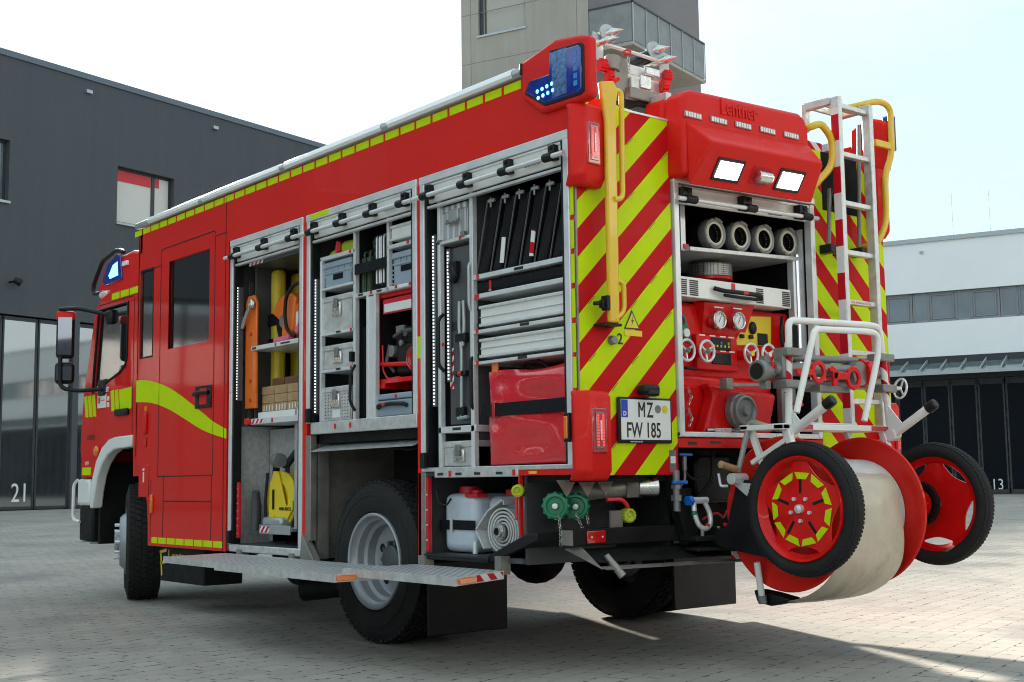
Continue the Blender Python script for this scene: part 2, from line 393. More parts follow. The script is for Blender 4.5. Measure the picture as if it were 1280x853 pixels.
def ground():
    m = bpy.data.materials.new('concrete_pavers'); m.use_nodes = True
    nt = m.node_tree; N = nt.nodes; L = nt.links; b = N['Principled BSDF']
    tc = N.new('ShaderNodeTexCoord'); mp = N.new('ShaderNodeMapping'); mp.inputs['Rotation'].default_value = (0, 0, -math.atan2(D1.y, D1.x))
    L.new(tc.outputs['Object'], mp.inputs[0])
    wn = N.new('ShaderNodeTexNoise'); wn.inputs['Scale'].default_value = 9; wn.inputs['Detail'].default_value = 2; L.new(mp.outputs[0], wn.inputs['Vector'])
    off = N.new('ShaderNodeVectorMath'); off.operation = 'MULTIPLY_ADD'; off.inputs[1].default_value = (.012, .012, 0)
    L.new(wn.outputs['Color'], off.inputs[0]); L.new(mp.outputs[0], off.inputs[2])
    br = N.new('ShaderNodeTexBrick'); br.inputs['Scale'].default_value = 1; br.inputs['Brick Width'].default_value = .165; br.inputs['Row Height'].default_value = .135
    br.inputs['Mortar Size'].default_value = .0065; br.inputs['Mortar Smooth'].default_value = .25; br.inputs['Bias'].default_value = -.1
    br.inputs['Color1'].default_value = (.345, .318, .275, 1); br.inputs['Color2'].default_value = (.30, .275, .238, 1); br.inputs['Mortar'].default_value = (.1, .1, .1, 1)
    L.new(off.outputs[0], br.inputs['Vector'])
    # joints: mostly faint, with short dark gaps
    jn = N.new('ShaderNodeTexNoise'); jn.inputs['Scale'].default_value = 16; jn.inputs['Detail'].default_value = 2; L.new(mp.outputs[0], jn.inputs['Vector'])
    jr = N.new('ShaderNodeMapRange'); jr.inputs[1].default_value = .545; jr.inputs[2].default_value = .58; jr.inputs[3].default_value = .05; jr.inputs[4].default_value = 1
    L.new(jn.outputs['Fac'], jr.inputs[0])
    jm = N.new('ShaderNodeMath'); jm.operation = 'MULTIPLY'; L.new(br.outputs['Fac'], jm.inputs[0]); L.new(jr.outputs[0], jm.inputs[1])
    mi = N.new('ShaderNodeMix'); mi.data_type = 'RGBA'; L.new(jm.outputs[0], mi.inputs[0]); mi.inputs[7].default_value = (.05, .042, .034, 1)
    # stone colour without mortar
    cn = N.new('ShaderNodeTexNoise'); cn.inputs['Scale'].default_value = .5; cn.inputs['Detail'].default_value = 8; cn.inputs['Roughness'].default_value = .65
    L.new(tc.outputs['Object'], cn.inputs['Vector'])
    cr = N.new('ShaderNodeMapRange'); cr.inputs[1].default_value = .3; cr.inputs[2].default_value = .7; cr.inputs[3].default_value = .78; cr.inputs[4].default_value = 1.14
    L.new(cn.outputs['Fac'], cr.inputs[0])
    fn = N.new('ShaderNodeTexNoise'); fn.inputs['Scale'].default_value = 120; fn.inputs['Detail'].default_value = 3; L.new(tc.outputs['Object'], fn.inputs['Vector'])
    fr = N.new('ShaderNodeMapRange'); fr.inputs[1].default_value = .25; fr.inputs[2].default_value = .75; fr.inputs[3].default_value = .86; fr.inputs[4].default_value = 1.14
    L.new(fn.outputs['Fac'], fr.inputs[0])
    mu = N.new('ShaderNodeMath'); mu.operation = 'MULTIPLY'; L.new(cr.outputs[0], mu.inputs[0]); L.new(fr.outputs[0], mu.inputs[1])
    sc = N.new('ShaderNodeVectorMath'); sc.operation = 'SCALE'; L.new(br.outputs['Color'], sc.inputs[0]); L.new(mu.outputs[0], sc.inputs['Scale'])
    br.inputs['Mortar'].default_value = (.298, .273, .237, 1)
    L.new(sc.outputs[0], mi.inputs[6])
    # oil and water stains
    sn = N.new('ShaderNodeTexNoise'); sn.inputs['Scale'].default_value = .9; sn.inputs['Detail'].default_value = 6; sn.inputs['Distortion'].default_value = .4; L.new(tc.outputs['Object'], sn.inputs['Vector'])
    sr = N.new('ShaderNodeMapRange'); sr.inputs[1].default_value = .55; sr.inputs[2].default_value = .68; sr.inputs[4].default_value = .5; L.new(sn.outputs['Fac'], sr.inputs[0])
    m2 = N.new('ShaderNodeMix'); m2.data_type = 'RGBA'; L.new(sr.outputs[0], m2.inputs[0]); L.new(mi.outputs[2], m2.inputs[6]); m2.inputs[7].default_value = (.11, .108, .105, 1)
    L.new(m2.outputs[2], b.inputs['Base Color'])
    rr = N.new('ShaderNodeMapRange'); rr.inputs[3].default_value = .8; rr.inputs[4].default_value = .5; L.new(sr.outputs[0], rr.inputs[0]); L.new(rr.outputs[0], b.inputs['Roughness'])
    b.inputs['Specular IOR Level'].default_value = .35
    bp = N.new('ShaderNodeBump'); bp.inputs['Strength'].default_value = .5; bp.inputs['Distance'].default_value = .006; bp.invert = True
    ad = N.new('ShaderNodeMath'); ad.operation = 'SUBTRACT'; L.new(br.outputs['Fac'], ad.inputs[0]); 
    sm = N.new('ShaderNodeMath'); sm.operation = 'MULTIPLY'; sm.inputs[1].default_value = .35; L.new(fn.outputs['Fac'], sm.inputs[0]); L.new(sm.outputs[0], ad.inputs[1])
    L.new(ad.outputs[0], bp.inputs['Height']); L.new(bp.outputs[0], b.inputs['Normal'])
    mb = MB().add([(-500, -500, 0), (500, -500, 0), (500, 500, 0), (-500, 500, 0)], [(0, 1, 2, 3)])
    o = mb.build('ground', m, base=(0, 0, 0), smooth=0); tag(o, kind='structure')
    o['label'] = 'grey concrete block paving of the fire station yard'
ground()
mc = MB(); G = Vector((9.3, 17.2, 0))
mc.lathe([(0, .36), (.006, .36), (.007, .33), (.004, .32), (.004, 0)], G, (0, 0, 1), 32)
M['rust'] = mat('rusty_iron', (.14, .06, .04), .7, var=.3, bump=.4)
tag(mc.build('manhole_cover', 'rust'), 'round rusty manhole cover in the paving at the left edge', 'manhole cover')

M['wallgrey'] = mat('dark_grey_render', (.074, .079, .090), .85, var=.16, vscale=.3, bump=.2, bscale=8, dirt=.0)
def streaks(m, amt):
    nt = m.node_tree; N = nt.nodes; L = nt.links; b = N['Principled BSDF']; tc = N.new('ShaderNodeTexCoord'); mp = N.new('ShaderNodeMapping'); mp.inputs['Scale'].default_value = (1.6, 1.6, .09)
    n = N.new('ShaderNodeTexNoise'); n.inputs['Scale'].default_value = 1.3; n.inputs['Detail'].default_value = 7; n.inputs['Roughness'].default_value = .65
    L.new(tc.outputs['Object'], mp.inputs[0]); L.new(mp.outputs[0], n.inputs['Vector'])
    r = N.new('ShaderNodeMapRange'); r.inputs[1].default_value = .35; r.inputs[2].default_value = .65; r.inputs[3].default_value = 1-amt; r.inputs[4].default_value = 1+amt; L.new(n.outputs['Fac'], r.inputs[0])
    sc = N.new('ShaderNodeVectorMath'); sc.operation = 'SCALE'; L.new(b.inputs['Base Color'].links[0].from_socket, sc.inputs[0]); L.new(r.outputs[0], sc.inputs['Scale']); L.new(sc.outputs[0], b.inputs['Base Color'])
streaks(M['wallgrey'], .05)
M['coping'] = mat('grey_sheet_coping', (.12, .14, .165), .4, metal=.3, var=.05)
M['framek'] = mat('anthracite_window_frame', (.035, .036, .040), .5, var=.08)
M['gateglass'] = mat('gate_glass', (.035, .042, .045), .04, var=.3, vscale=.6, spec=1.0, coat=1)
M['gateglass2'] = mat('tinted_gate_glass', (.006, .008, .013), .2, var=.3, vscale=.6, spec=.06)
M['gateglass'].node_tree.nodes['Principled BSDF'].inputs['IOR'].default_value = 2.4
M['winreflect'] = mat('cream_reflection', (.62, .58, .52), .5, var=.03, coat=.4)  # pale building mirrored in the hall window, put into the pane colour
M['whitewall'] = mat('white_render', (.90, .90, .89), .85, var=.03, vscale=.5)
M['winglass'] = mat('office_glass', (.13, .15, .17), .06, var=.35, vscale=.5, coat=1)
M['winframe'] = mat('grey_office_frame', (.24, .25, .26), .5, var=.05)
M['conc'] = mat('beige_fair_faced_concrete', (.37, .335, .285), .85, var=.14, vscale=.25, bump=.2, bscale=3)
M['concdark'] = mat('mauve_grey_wall', (.175, .155, .16), .7, var=.08, vscale=.2)  # darker mauve side of the tower, also its panel joints
streaks(M['conc'], .05)
M['meshglass'] = mat('grey_perforated_balustrade', (.25, .25, .25), .5, var=.25, vscale=.8, metal=0, spec=.2)
M['canglass'] = mat('canopy_glass', (.20, .27, .27), .1, var=.2, coat=.7, alpha=.75)
M['galv'] = mat('galvanised_steel', (.42, .45, .45), .4, metal=.5, var=.12)

# dark hall on the left
def left_hall():
    f = FR(P0, D1, N1); S0, S1, H = -95, 31, 17.25
    root = thing('fire_station_hall', 'dark grey rendered fire station hall with tall folding gates behind the cab', 'building', tuple(P0))
    wins = [(4.9+7.9*k, 7.85+7.9*k, 11.65, 14.0) for k in range(-12, 3)]
    wins = [w_ for w_ in wins if w_[0] > S0+1 and w_[1] < S1-.5]
    gates = []
    k = -14
    for k in range(-14, 4):
        a = -3.1+6.36*k
        if a > S0+1 and a+6.1 < S1: gates.append((a, a+6.1, 0.0, 7.35))
    mb = wall_holes(MB(), f, S0, S1, 0, H, wins+gates, .45)
    mb.build('wall', 'wallgrey', root, smooth=0)
    mb = MB()
    for (a, b, c, d, e0, e1) in ((S0, S1, 14, 13.6, 0, H),):
        q = lambda s, dp, z: f(s, dp, z)
        mb.add([q(S0, 14, 0), q(S1, 14, 0), q(S1, 14, H), q(S0, 14, H)], [(0, 1, 2, 3)])
        mb.add([q(S0, .45, 0), q(S0, 14, 0), q(S0, 14, H), q(S0, .45, H)], [(0, 1, 2, 3)])
        mb.add([q(S1, .45, 0), q(S1, 14, 0), q(S1, 14, H), q(S1, .45, H)], [(0, 1, 2, 3)])
    mb.build('rear_wall', 'wallgrey', root, smooth=0)
    MB().add([f(S0, 0, H-.1), f(S1, 0, H-.1), f(S1, 14, H-.1), f(S0, 14, H-.1)], [(0, 1, 2, 3)]).build('roof', 'coping', root, smooth=0)
    mb = MB()
    def fbox(mb, s0, s1, d0, d1, z0, z1):
        v = [f(s, d, z) for s in (s0, s1) for d in (d0, d1) for z in (z0, z1)]
        mb.add(v, [(0, 1, 3, 2), (4, 6, 7, 5), (0, 4, 5, 1), (2, 3, 7, 6), (0, 2, 6, 4), (1, 5, 7, 3)])
    fbox(mb, S0-.05, S1+.05, -.06, .5, H, H+.24); mb.build('coping', 'coping', root, smooth=0)
    for wv in wins:
        a, b, c, d = wv
        mb = MB()
        for s0, s1, z0, z1 in ((a, b, c, c+.09), (a, b, d-.09, d), (a, a+.09, c, d), (b-.09, b, c, d), (a+1.93, a+2.1, c, d)): fbox(mb, s0, s1, .24, .32, z0, z1)
        fr = mb.build('window', 'framek' if a > 0 else 'framek', root, smooth=0)
        mb = MB(); fbox(mb, a+.05, b-.05, .29, .31, c+.05, d-.05); mb.build('pane', 'winreflect' if 4 < a < 6 else 'winglass', fr, smooth=0)
        mb = MB(); fbox(mb, a-.05, b+.05, -.08, .3, c-.1, c-.005); mb.build('sill', 'galv', fr, smooth=0)
        if 4 < a < 6:
            mb = MB(); fbox(mb, a+.1, a+1.9, .27, .285, d-.55, d-.1); fbox(mb, a+2.12, b-.6, .27, .285, d-.5, d-.1); mb.build('red_reflection', 'stickr', fr, smooth=0)  # red mirrored in the glass, added as flat strips
    for (a, b, c, d) in gates:
        g = MB(); n = 4; wv = (b-a)/n
        for i in range(n):
            s0 = a+wv*i+.02; s1 = a+wv*(i+1)-.02
            for (u0, u1, z0, z1) in ((s0, s0+.07, .03, d-.06), (s1-.07, s1, .03, d-.06), (s0, s1, .03, .14), (s0, s1, d-.2, d-.06)): fbox(g, u0, u1, .12, .20, z0, z1)
        gt = g.build('folding_gate', 'framek', root, smooth=0)
        for i in range(n):
            s0 = a+wv*i+.07; s1 = a+wv*(i+1)-.07
            mb = MB(); fbox(mb, s0, s1, .15, .17, .12, d-.18); mb.build('pane', 'gateglass', gt, smooth=0)
        if -4 < a < 0:
            for kk in range(n):
                pass
    rm = Matrix((D1, UP, N1)).transposed()
    text('gate_number', '21', 1.0, tuple(f(.5, .135, .32)), rm, 'stickw', root, xs=.78, ext=.003)
    for s in (3.38, 10.06):
        mb = MB(); fbox(mb, s-.14, s+.14, -.12, 0, 16.68, 16.82); mb.build('overflow_spout', 'galv', root, smooth=0)
    mb = MB(); mb.cyl(f(.1, 0, 8.56), f(.1, -.35, 8.56), .04); mb.cyl(f(.1, -.3, 8.62), f(.3, -.45, 8.5), .12, .14); mb.build('wall_lamp', 'black', root)
left_hall()

def right_block():
    f = FR(Q0, D2, N2); S0, S1, H = -12.0, 60.0, 11.6
    root = thing('office_block', 'white rendered block with a strip of windows and glass canopy over dark gates', 'building', tuple(Q0))
    def fbox(mb, s0, s1, d0, d1, z0, z1):
        v = [f(s, d, z) for s in (s0, s1) for d in (d0, d1) for z in (z0, z1)]
        return mb.add(v, [(0, 1, 3, 2), (4, 6, 7, 5), (0, 4, 5, 1), (2, 3, 7, 6), (0, 2, 6, 4), (1, 5, 7, 3)])
    wall_holes(MB(), f, S0, S1, 6.26, H, [(S0+.5, S1-.5, 7.86, 9.26)], .35).build('wall', 'whitewall', root, smooth=0)
    mb = MB(); fbox(mb, S0, S0+.3, .36, 12, 0, H); fbox(mb, S1-.3, S1, .36, 12, 0, H); fbox(mb, S0, S1, 12, 12.3, 0, H); mb.build('side_wall', 'whitewall', root, smooth=0)
    fbox(MB(), S0, S1, .2, 12, H-.12, H-.02).build('roof', 'coping', root, smooth=0)
    fbox(MB(), S0-.04, S1+.04, -.08, .4, H, H+.2).build('coping', 'galv', root, smooth=0)
    fbox(MB(), S0+.3, S1-.3, .02, .3, 5.2, 6.25).build('beam', 'framek', root, smooth=0)
    per = 3.85
    for k in range(-2, 16):
        a = .82+per*k
        if a < S0+.6 or a+per > S1-.6: continue
        if k == 0: pass
        mb = MB(); z0, z1 = 7.88, 9.24
        for s0, s1 in ((a-.04, a+.04), (a+.62, a+.70), (a+1.86, a+1.94), (a+2.52, a+2.60), (a+3.70, a+3.78)): fbox(mb, s0, s1, .16, .24, z0, z1)
        fbox(mb, a, a+per, .16, .24, z0, z0+.09); fbox(mb, a, a+per, .16, .24, z1-.07, z1)
        fr = mb.build('window_strip', 'winframe', root, smooth=0)
        for s0, s1 in ((a+.04, a+.62), (a+.70, a+1.86), (a+1.94, a+2.52), (a+2.60, a+3.70)):
            mb = MB(); fbox(mb, s0, s1, .19, .21, z0+.09, z1-.07); mb.build('pane', 'winglass', fr, smooth=0)
        if k < 3:
            for s0, s1 in ((a+.76, a+1.80), (a+2.66, a+3.64)):
                mb = MB()
                for (u0, u1, w0, w1) in ((s0, s1, z0+.12, z0+.17), (s0, s1, z1-.15, z1-.1), (s0, s0+.05, z0+.12, z1-.1), (s1-.05, s1, z0+.12, z1-.1)): fbox(mb, u0, u1, .13, .185, w0, w1)
                mb.build('opening_sash', 'winframe', fr, smooth=0)
    # canopy: sloped glass on steel fins
    mb = MB(); mb.add([f(S0+.5, -.05, 5.95), f(S1, -.05, 5.95), f(S1, -1.7, 5.45), f(S0+.5, -1.7, 5.45), f(S0+.5, -.05, 5.92), f(S1, -.05, 5.92), f(S1, -1.7, 5.42), f(S0+.5, -1.7, 5.42)],
        [(0, 1, 2, 3), (7, 6, 5, 4), (0, 3, 7, 4), (1, 5, 6, 2), (3, 2, 6, 7), (0, 4, 5, 1)])
    cn = mb.build('canopy', 'canglass', root, smooth=0)
    mb = MB(); fbox(mb, S0+.5, S1, -1.74, -1.68, 5.30, 5.46); mb.build('canopy_edge', 'galv', cn, smooth=0)
    for k in range(60):
        s = S0+.9+.86*k
        mb = MB(); poly = [(-.02, 5.96), (-.02, 6.12), (-1.8, 5.56), (-1.8, 5.47)]
        v = [f(s+d, p[0], p[1]) for d in (-.025, .025) for p in poly]
        mb.add(v, [(0, 1, 2, 3), (7, 6, 5, 4), (0, 4, 5, 1), (1, 5, 6, 2), (2, 6, 7, 3), (3, 7, 4, 0)])
        mb.build('canopy_fin', 'galv', cn, smooth=0)
    # gates
    for k in range(-4, 12):
        a = -.41+4.72*k
        if a < S0 or a+4.7 > S1: continue
        g = MB()
        for i in range(4):
            s0 = a+1.18*i+.03; s1 = s0+1.12
            for (u0, u1, z0, z1) in ((s0, s0+.07, .03, 5.1), (s1-.07, s1, .03, 5.1), (s0, s1, .03, .2), (s0, s1, 4.9, 5.18)): fbox(g, u0, u1, .1, .18, z0, z1)
        gt = g.build('folding_gate', 'framek', root, smooth=0)
        for i in range(4):
            mb = MB(); fbox(mb, a+1.18*i+.09, a+1.18*i+1.09, .13, .15, .18, 4.95); mb.build('pane', 'gateglass2', gt, smooth=0)
    rm = Matrix((D2, UP, N2)).transposed()
    text('gate_number', '13', .70, tuple(f(-.04, .115, .18)), rm, 'stickw', root, xs=.8, ext=.003)
    for s in (-1.1, .52):
        mb = MB(); mb.cyl(f(s, .1, H), f(s, .1, H+2.2), .012); mb.build('lightning_rod', 'galv', root)
    mb = MB(); fbox(mb, -2.6, -2.45, -.1, 0, 11.1, 11.2); mb.build('overflow_spout', 'galv', root, smooth=0)
right_block()

def tower():
    f = FR(T0, D2, N2); g = FR(T0, D1, N1*-1)
    root = thing('hose_tower', 'tall beige concrete training tower with a caged balcony above the truck', 'tower', tuple(T0))
    H = 40
    L = 8.5; W = 14.1; WB = 8.9
    wall_holes(MB(), f, -L, 0, 0, H, [(-7.3, -4.1, 27.3, 30.3), (-7.3, -4.1, 33.3, 36.3)], .4).build('wall', 'conc', root, smooth=0)
    A = T0; B = T0+D1*W; C_ = B-D2*L; D_ = T0-D2*L
    mb = MB(); up = UP*H
    a2 = A; b2 = B
    mb.add([A+D1*.0, B, B+up, A+up], [(0, 1, 2, 3)]); mb.build('dark_wall', 'concdark', root, smooth=0)
    mb = MB(); mb.add([B, C_, C_+up, B+up], [(0, 1, 2, 3)]); mb.add([C_, D_, D_+up, C_+up], [(0, 1, 2, 3)]); mb.add([A+up, B+up, C_+up, D_+up], [(0, 1, 2, 3)]); mb.build('rear_wall', 'conc', root, smooth=0)
    def fb(mb, fn, s0, s1, d0, d1, z0, z1):
        v = [fn(s, d, z) for s in (s0, s1) for d in (d0, d1) for z in (z0, z1)]
        return mb.add(v, [(0, 1, 3, 2), (4, 6, 7, 5), (0, 4, 5, 1), (2, 3, 7, 6), (0, 2, 6, 4), (1, 5, 7, 3)])
    for z in (27.3, 33.3):
        mb = MB()
        for (s0, s1, z0, z1) in ((-7.3, -7.05, z, z+3), (-7.3, -4.1, z+2.9, z+3), (-6.95, -6.85, z, z+3), (-4.2, -4.1, z, z+3)): fb(mb, f, s0, s1, .15, .25, z0, z1)
        fr = mb.build('window', 'framek', root, smooth=0)
        fb(MB(), f, -7.05, -4.15, .2, .22, z, z+2.95).build('pane', mat('dull_cream_blind', (.40, .37, .32), .5, var=.04), fr, smooth=0)
        fb(MB(), f, -7.4, -4.0, -.08, .2, z-.12, z).build('sill', 'galv', fr, smooth=0)
    mb = MB()
    for z in (22.6, 25.66, 28.7, 31.8): fb(mb, f, -L, 0, -.004, .02, z, z+.035)
    for s in (-7.85, -.75): fb(mb, f, s, s+.035, -.003, .02, 20, H)
    mb.build('panel_joint', 'concdark', root, smooth=0)
    bal = MB()
    def gb(mb, e0, e1, s0, s1, z0, z1):     # e: outwards along D2, s along D1
        v = [T0+D2*e+D1*s+UP*z for e in (e0, e1) for s in (s0, s1) for z in (z0, z1)]
        return mb.add(v, [(0, 1, 3, 2), (4, 6, 7, 5), (0, 4, 5, 1), (2, 3, 7, 6), (0, 2, 6, 4), (1, 5, 7, 3)])
    gb(bal, .01, 2.75, 0, WB, 24.95, 25.15); bo = bal.build('balcony', 'conc', root, smooth=0)
    for k in range(6): gb(MB(), 2.70, 2.74, WB/6*k+.04, WB/6*(k+1)-.04, 25.2, 27.4).build('balustrade_panel', 'meshglass', bo, smooth=0)
    gb(MB(), .05, 2.66, .02, .06, 25.2, 27.4).build('balustrade_panel', 'meshglass', bo, smooth=0)
    gb(MB(), .05, 2.66, WB-.06, WB-.02, 25.2, 27.4).build('balustrade_panel', 'meshglass', bo, smooth=0)
    mb = MB(); gb(mb, .0, 2.8, -.02, .1, 27.4, 27.5); gb(mb, 2.68, 2.80, -.02, WB, 27.4, 27.5); mb.build('handrail', 'framek', bo, smooth=0)
    for k in range(7):
        mb = MB(); gb(mb, 2.75, 2.79, WB/6*k-.02 if k else 0, WB/6*k+.03, 25.0, 27.4); mb.build('balustrade_post', 'galv', bo, smooth=0)
tower()

# the wing that closes the yard behind the photographer; the gate glass mirrors it
def south_wing():
    o = Vector((-10, -42, 0)); f = FR(o, D1, -N1)
    root = thing('station_wing', 'white and dark station wing closing the yard on its open side', 'building', tuple(o))
    def fb(mb, s0, s1, d0, d1, z0, z1):
        v = [f(s, d, z) for s in (s0, s1) for d in (d0, d1) for z in (z0, z1)]
        return mb.add(v, [(0, 1, 3, 2), (4, 6, 7, 5), (0, 4, 5, 1), (2, 3, 7, 6), (0, 2, 6, 4), (1, 5, 7, 3)])
    fb(MB(), -60, 60, 0, 12, 0, 10.2).build('lower_storey', 'wallgrey', root, smooth=0)
    fb(MB(), -60, 60, -.1, 12, 10.2, 14.2).build('white_band', 'whitewall', root, smooth=0)
    fb(MB(), -60, 60, .1, 12, 14.2, 17.0).build('upper_storey', 'wallgrey', root, smooth=0)
south_wing()
# ---------------------------------------------------------------- the fire engine (x to its right, y forward, z up; rear left corner on the z axis)
E = thing('fire_engine', 'red fire engine with open side lockers and red-yellow chevrons on its rear', 'fire engine', (1.25, 2.6, 0))
HL = (.003)
def B(name, mt, *boxes, parent=E, bev=0., smooth=40):
    # boxes that stand apart become parts of their own
    bs = [tuple(b) for b in boxes]; grp = list(range(len(bs)))
    def near(p, q):
        return all(min(p[i+1], q[i+1]) + .004 >= max(p[i], q[i]) for i in (0, 2, 4))
    for i in range(len(bs)):
        for j in range(i):
            if near(bs[i], bs[j]) and grp[i] != grp[j]:
                a, b = grp[i], grp[j]; grp = [b if g == a else g for g in grp]
    ids = sorted(set(grp), key=grp.index)
    if len(ids) > 7: ids = [None]
    first = None
    for g in ids:
        mb = MB()
        for b, k in zip(bs, grp):
            if g is None or k == g: mb.box(*b)
        o = mb.build(name, mt, parent, bev=bev, smooth=smooth); first = first or o
    return first

# --- body skin
sideF = lambda s, d, z: Vector((d, s, z))
side = wall_holes(MB(), sideF, .04, 5.13, 2.585, 2.915, [], .04)
sp = side.build('side_panel', 'red', E, smooth=0)
# reflective dashes along the roof edge
mb = MB(); y = .38
while y < 5.08:
    mb.box(-.0015, .0, y, y+.135, 2.868, 2.912); y += .1565
mb.build('reflective_strip', 'fluo', sp, smooth=0)
# crew cabin wall with openings for the door window and the narrow window
cw = wall_holes(MB(), sideF, 3.575, 5.13, 1.119, 2.585, [(3.87, 4.555, 1.918, 2.584-.003), (4.832, 5.08, 1.89, 2.5835-.001)], .045)
cw.prism([(3.575, .457), (4.86, .457), (4.866, .62), (4.885, .76), (4.925, .88), (4.985, .985), (5.06, 1.07), (5.13, 1.12), (3.575, 1.12)], 'x', .0, .045)
crew = cw.build('crew_cabin_wall', 'red', E, smooth=0)
B('window', 'glass', (.022, .03, 3.86, 4.56, 1.91, 2.583), parent=crew)
B('window', 'glass', (.010, .02, 4.83, 5.085, 1.885, 2.583), parent=crew)
B('window_seal', 'black', (.002, .02, 4.555, 4.575, 1.9, 2.58), (.002, .02, 3.855, 4.575, 1.900, 1.917), (-.003, .0, 4.832, 5.08, 1.885, 1.897), (-.003, 0, 4.832, 4.842, 1.9, 2.58), (-.003, 0, 5.07, 5.08, 1.9, 2.58), parent=crew)
# door: raised panel lines
mb = MB()
def seam(mb, y0, z0, y1, z1, w=.008, x=-.0015):
    if abs(y1-y0) > abs(z1-z0): mb.box(x, x+.001, min(y0, y1), max(y0, y1), z0-w/2, z0+w/2)
    else: mb.box(x, x+.001, y0-w/2, y0+w/2, min(z0, z1), max(z0, z1))
for a in ((3.785, .97, 3.785, 2.66), (4.70, .97, 4.70, 2.66), (3.785, .972, 4.70, .972), (3.81, 2.694, 4.68, 2.694), (4.70, 2.57, 5.12, 2.57), (3.6, 2.655, 3.785, 2.655),
          (4.595, .50, 4.595, .97), (3.80, .50, 3.80, .97), (3.80, .79, 4.595, .79), (4.82, .50, 4.82, .95), (3.62, .46, 3.62, 2.9)): seam(mb, *a)
mb.build('door_gap', 'black', crew, smooth=0)
mb = MB()
for i in range(6):
    t = PI/2*i/6; t2 = PI/2*(i+1)/6
    mb.bar((-.001, 3.81-.025*math.sin(t), 2.67+.024*math.cos(t)), (-.001, 3.81-.025*math.sin(t2), 2.67+.024*math.cos(t2)), .008, .002, up=(1, 0, 0))
    mb.bar((-.001, 4.675+.025*math.sin(t), 2.67+.024*math.cos(t)), (-.001, 4.675+.025*math.sin(t2), 2.67+.024*math.cos(t2)), .008, .002, up=(1, 0, 0))
mb.build('door_gap', 'black', crew, smooth=0)
# swoosh
top = [(5.13, 1.722), (4.927, 1.709), (4.731, 1.677), (4.488, 1.617), (4.227, 1.523), (3.977, 1.424), (3.786, 1.345), (3.58, 1.283)]
bot = [(3.58, 1.218), (3.783, 1.255), (3.974, 1.298), (4.222, 1.376), (4.481, 1.456), (4.724, 1.513), (4.919, 1.54), (5.13, 1.552)]
def smooth_curve(P, n=5):
    out = []
    for i in range(len(P)-1):
        p0 = P[max(i-1, 0)]; p1 = P[i]; p2 = P[i+1]; p3 = P[min(i+2, len(P)-1)]
        for k in range(n):
            t = k/n; out.append(tuple(.5*(2*p1[j]+(p2[j]-p0[j])*t+(2*p0[j]-5*p1[j]+4*p2[j]-p3[j])*t*t+(3*p1[j]-p0[j]-3*p2[j]+p3[j])*t**3) for j in (0, 1)))
    return out+[P[-1]]
mb = MB(); ts = smooth_curve(top); bs_ = smooth_curve(bot)[::-1]
for i in range(len(ts)-1): mb.prism([ts[i], ts[i+1], bs_[i+1], bs_[i]], 'x', -.0015, -.0003)
mb.build('reflective_swoosh', 'fluo', crew, smooth=0)
mb = MB(); 
y = 3.622
while y < 4.8: mb.box(-.002, -.0003, y, min(y+.135, 4.79), .478, .522); y += .152
mb.build('reflective_strip', 'fluo', crew, smooth=0)
dh = B('door_handle', 'black', (-.012, 0, 3.81, 4.06, 1.445, 1.605), parent=crew, bev=.01)
MB().tube([(-.03, 4.04, 1.545), (-.045, 3.98, 1.55), (-.045, 3.88, 1.552), (-.02, 3.83, 1.552)], .014).build('grab', 'black', dh) if False else MB().tube([(-.03, 4.04, 1.545), (-.045, 3.98, 1.55), (-.045, 3.88, 1.552), (-.02, 3.83, 1.552)], .014).build('lever', 'black', crew)
B('lever_recess', 'redpump', (-.0135, -.011, 3.87, 3.98, 1.47, 1.585), parent=crew, bev=.004)
B('locker_flap', 'red', (-.006, -.001, 4.86, 5.04, .82, 1.06), parent=crew, bev=.004)
B('flap_latch', 'stickw', (-.010, -.006, 4.93, 4.96, 1.02, 1.035), (-.009, -.006, 4.935, 4.955, .93, 1.01), parent=crew)
B('side_marker', 'amber', (-.02, 0, 4.77, 4.80, .70, .84), parent=crew, bev=.006)
B('step_light', 'redpump', (-.02, 0, 4.90, 4.98, 1.30, 1.46), (-.012, 0, 4.91, 4.97, 1.20, 1.27), parent=crew, bev=.006)
B('step_light', 'orange', (-.006, 0, 4.91, 4.96, 1.475, 1.51), parent=crew)
B('crew_cabin_front', 'red', (.0, 2.5, 5.10, 5.135, 1.12, 2.915), bev=.01)
B('crew_cabin_floor', 'dark', (.05, 2.45, 3.6, 5.1, 1.12, 1.16))
B('crew_cabin_partition', 'dark', (.05, 2.45, 3.555, 3.575, .5, 2.7))
B('lower_crew_box', 'dark', (.06, 2.4, 3.6, 4.78, .5, 1.1))
B('crew_seat', 'mid', (.9, 1.5, 4.0, 4.2, 1.0, 2.3), (.3, .8, 3.62, 3.74, 1.0, 2.45), bev=.03)
B('seat_belt', 'yeldull', (.25, .30, 4.05, 4.08, 1.2, 2.6))
# roof
B('roof', 'mid', (.04, 2.46, .2, 5.1, 2.69, 2.72))
B('roof_edge', 'red', (2.46, 2.5, .04, 5.1, 2.585, 2.915), (0.0, 2.5, 5.06, 5.10, 2.72, 2.915))
rail = MB(); prof = [(-.018, 2.922), (-.030, 2.940), (-.026, 2.964), (-.004, 2.976), (.05, 2.972), (.05, 2.922)]
rail.prism([(p[0], p[1]) for p in prof], 'y', .35, 5.16)
rl = rail.build('roof_rail', 'galv', E, bev=.004)
M['railw'] = M['whiteled']
for a, b in ((.42, 1.55), (1.62, 2.75), (2.82, 3.95), (4.02, 4.9)):
    mb = MB(); mb.prism([(-.024, 2.926), (-.037, 2.941), (-.032, 2.968), (-.006, 2.982), (-.004, 2.976), (-.026, 2.964), (-.030, 2.941), (-.019, 2.927)], 'y', a, b)
    mb.build('strip_light', 'whiteled', rl, bev=.003)
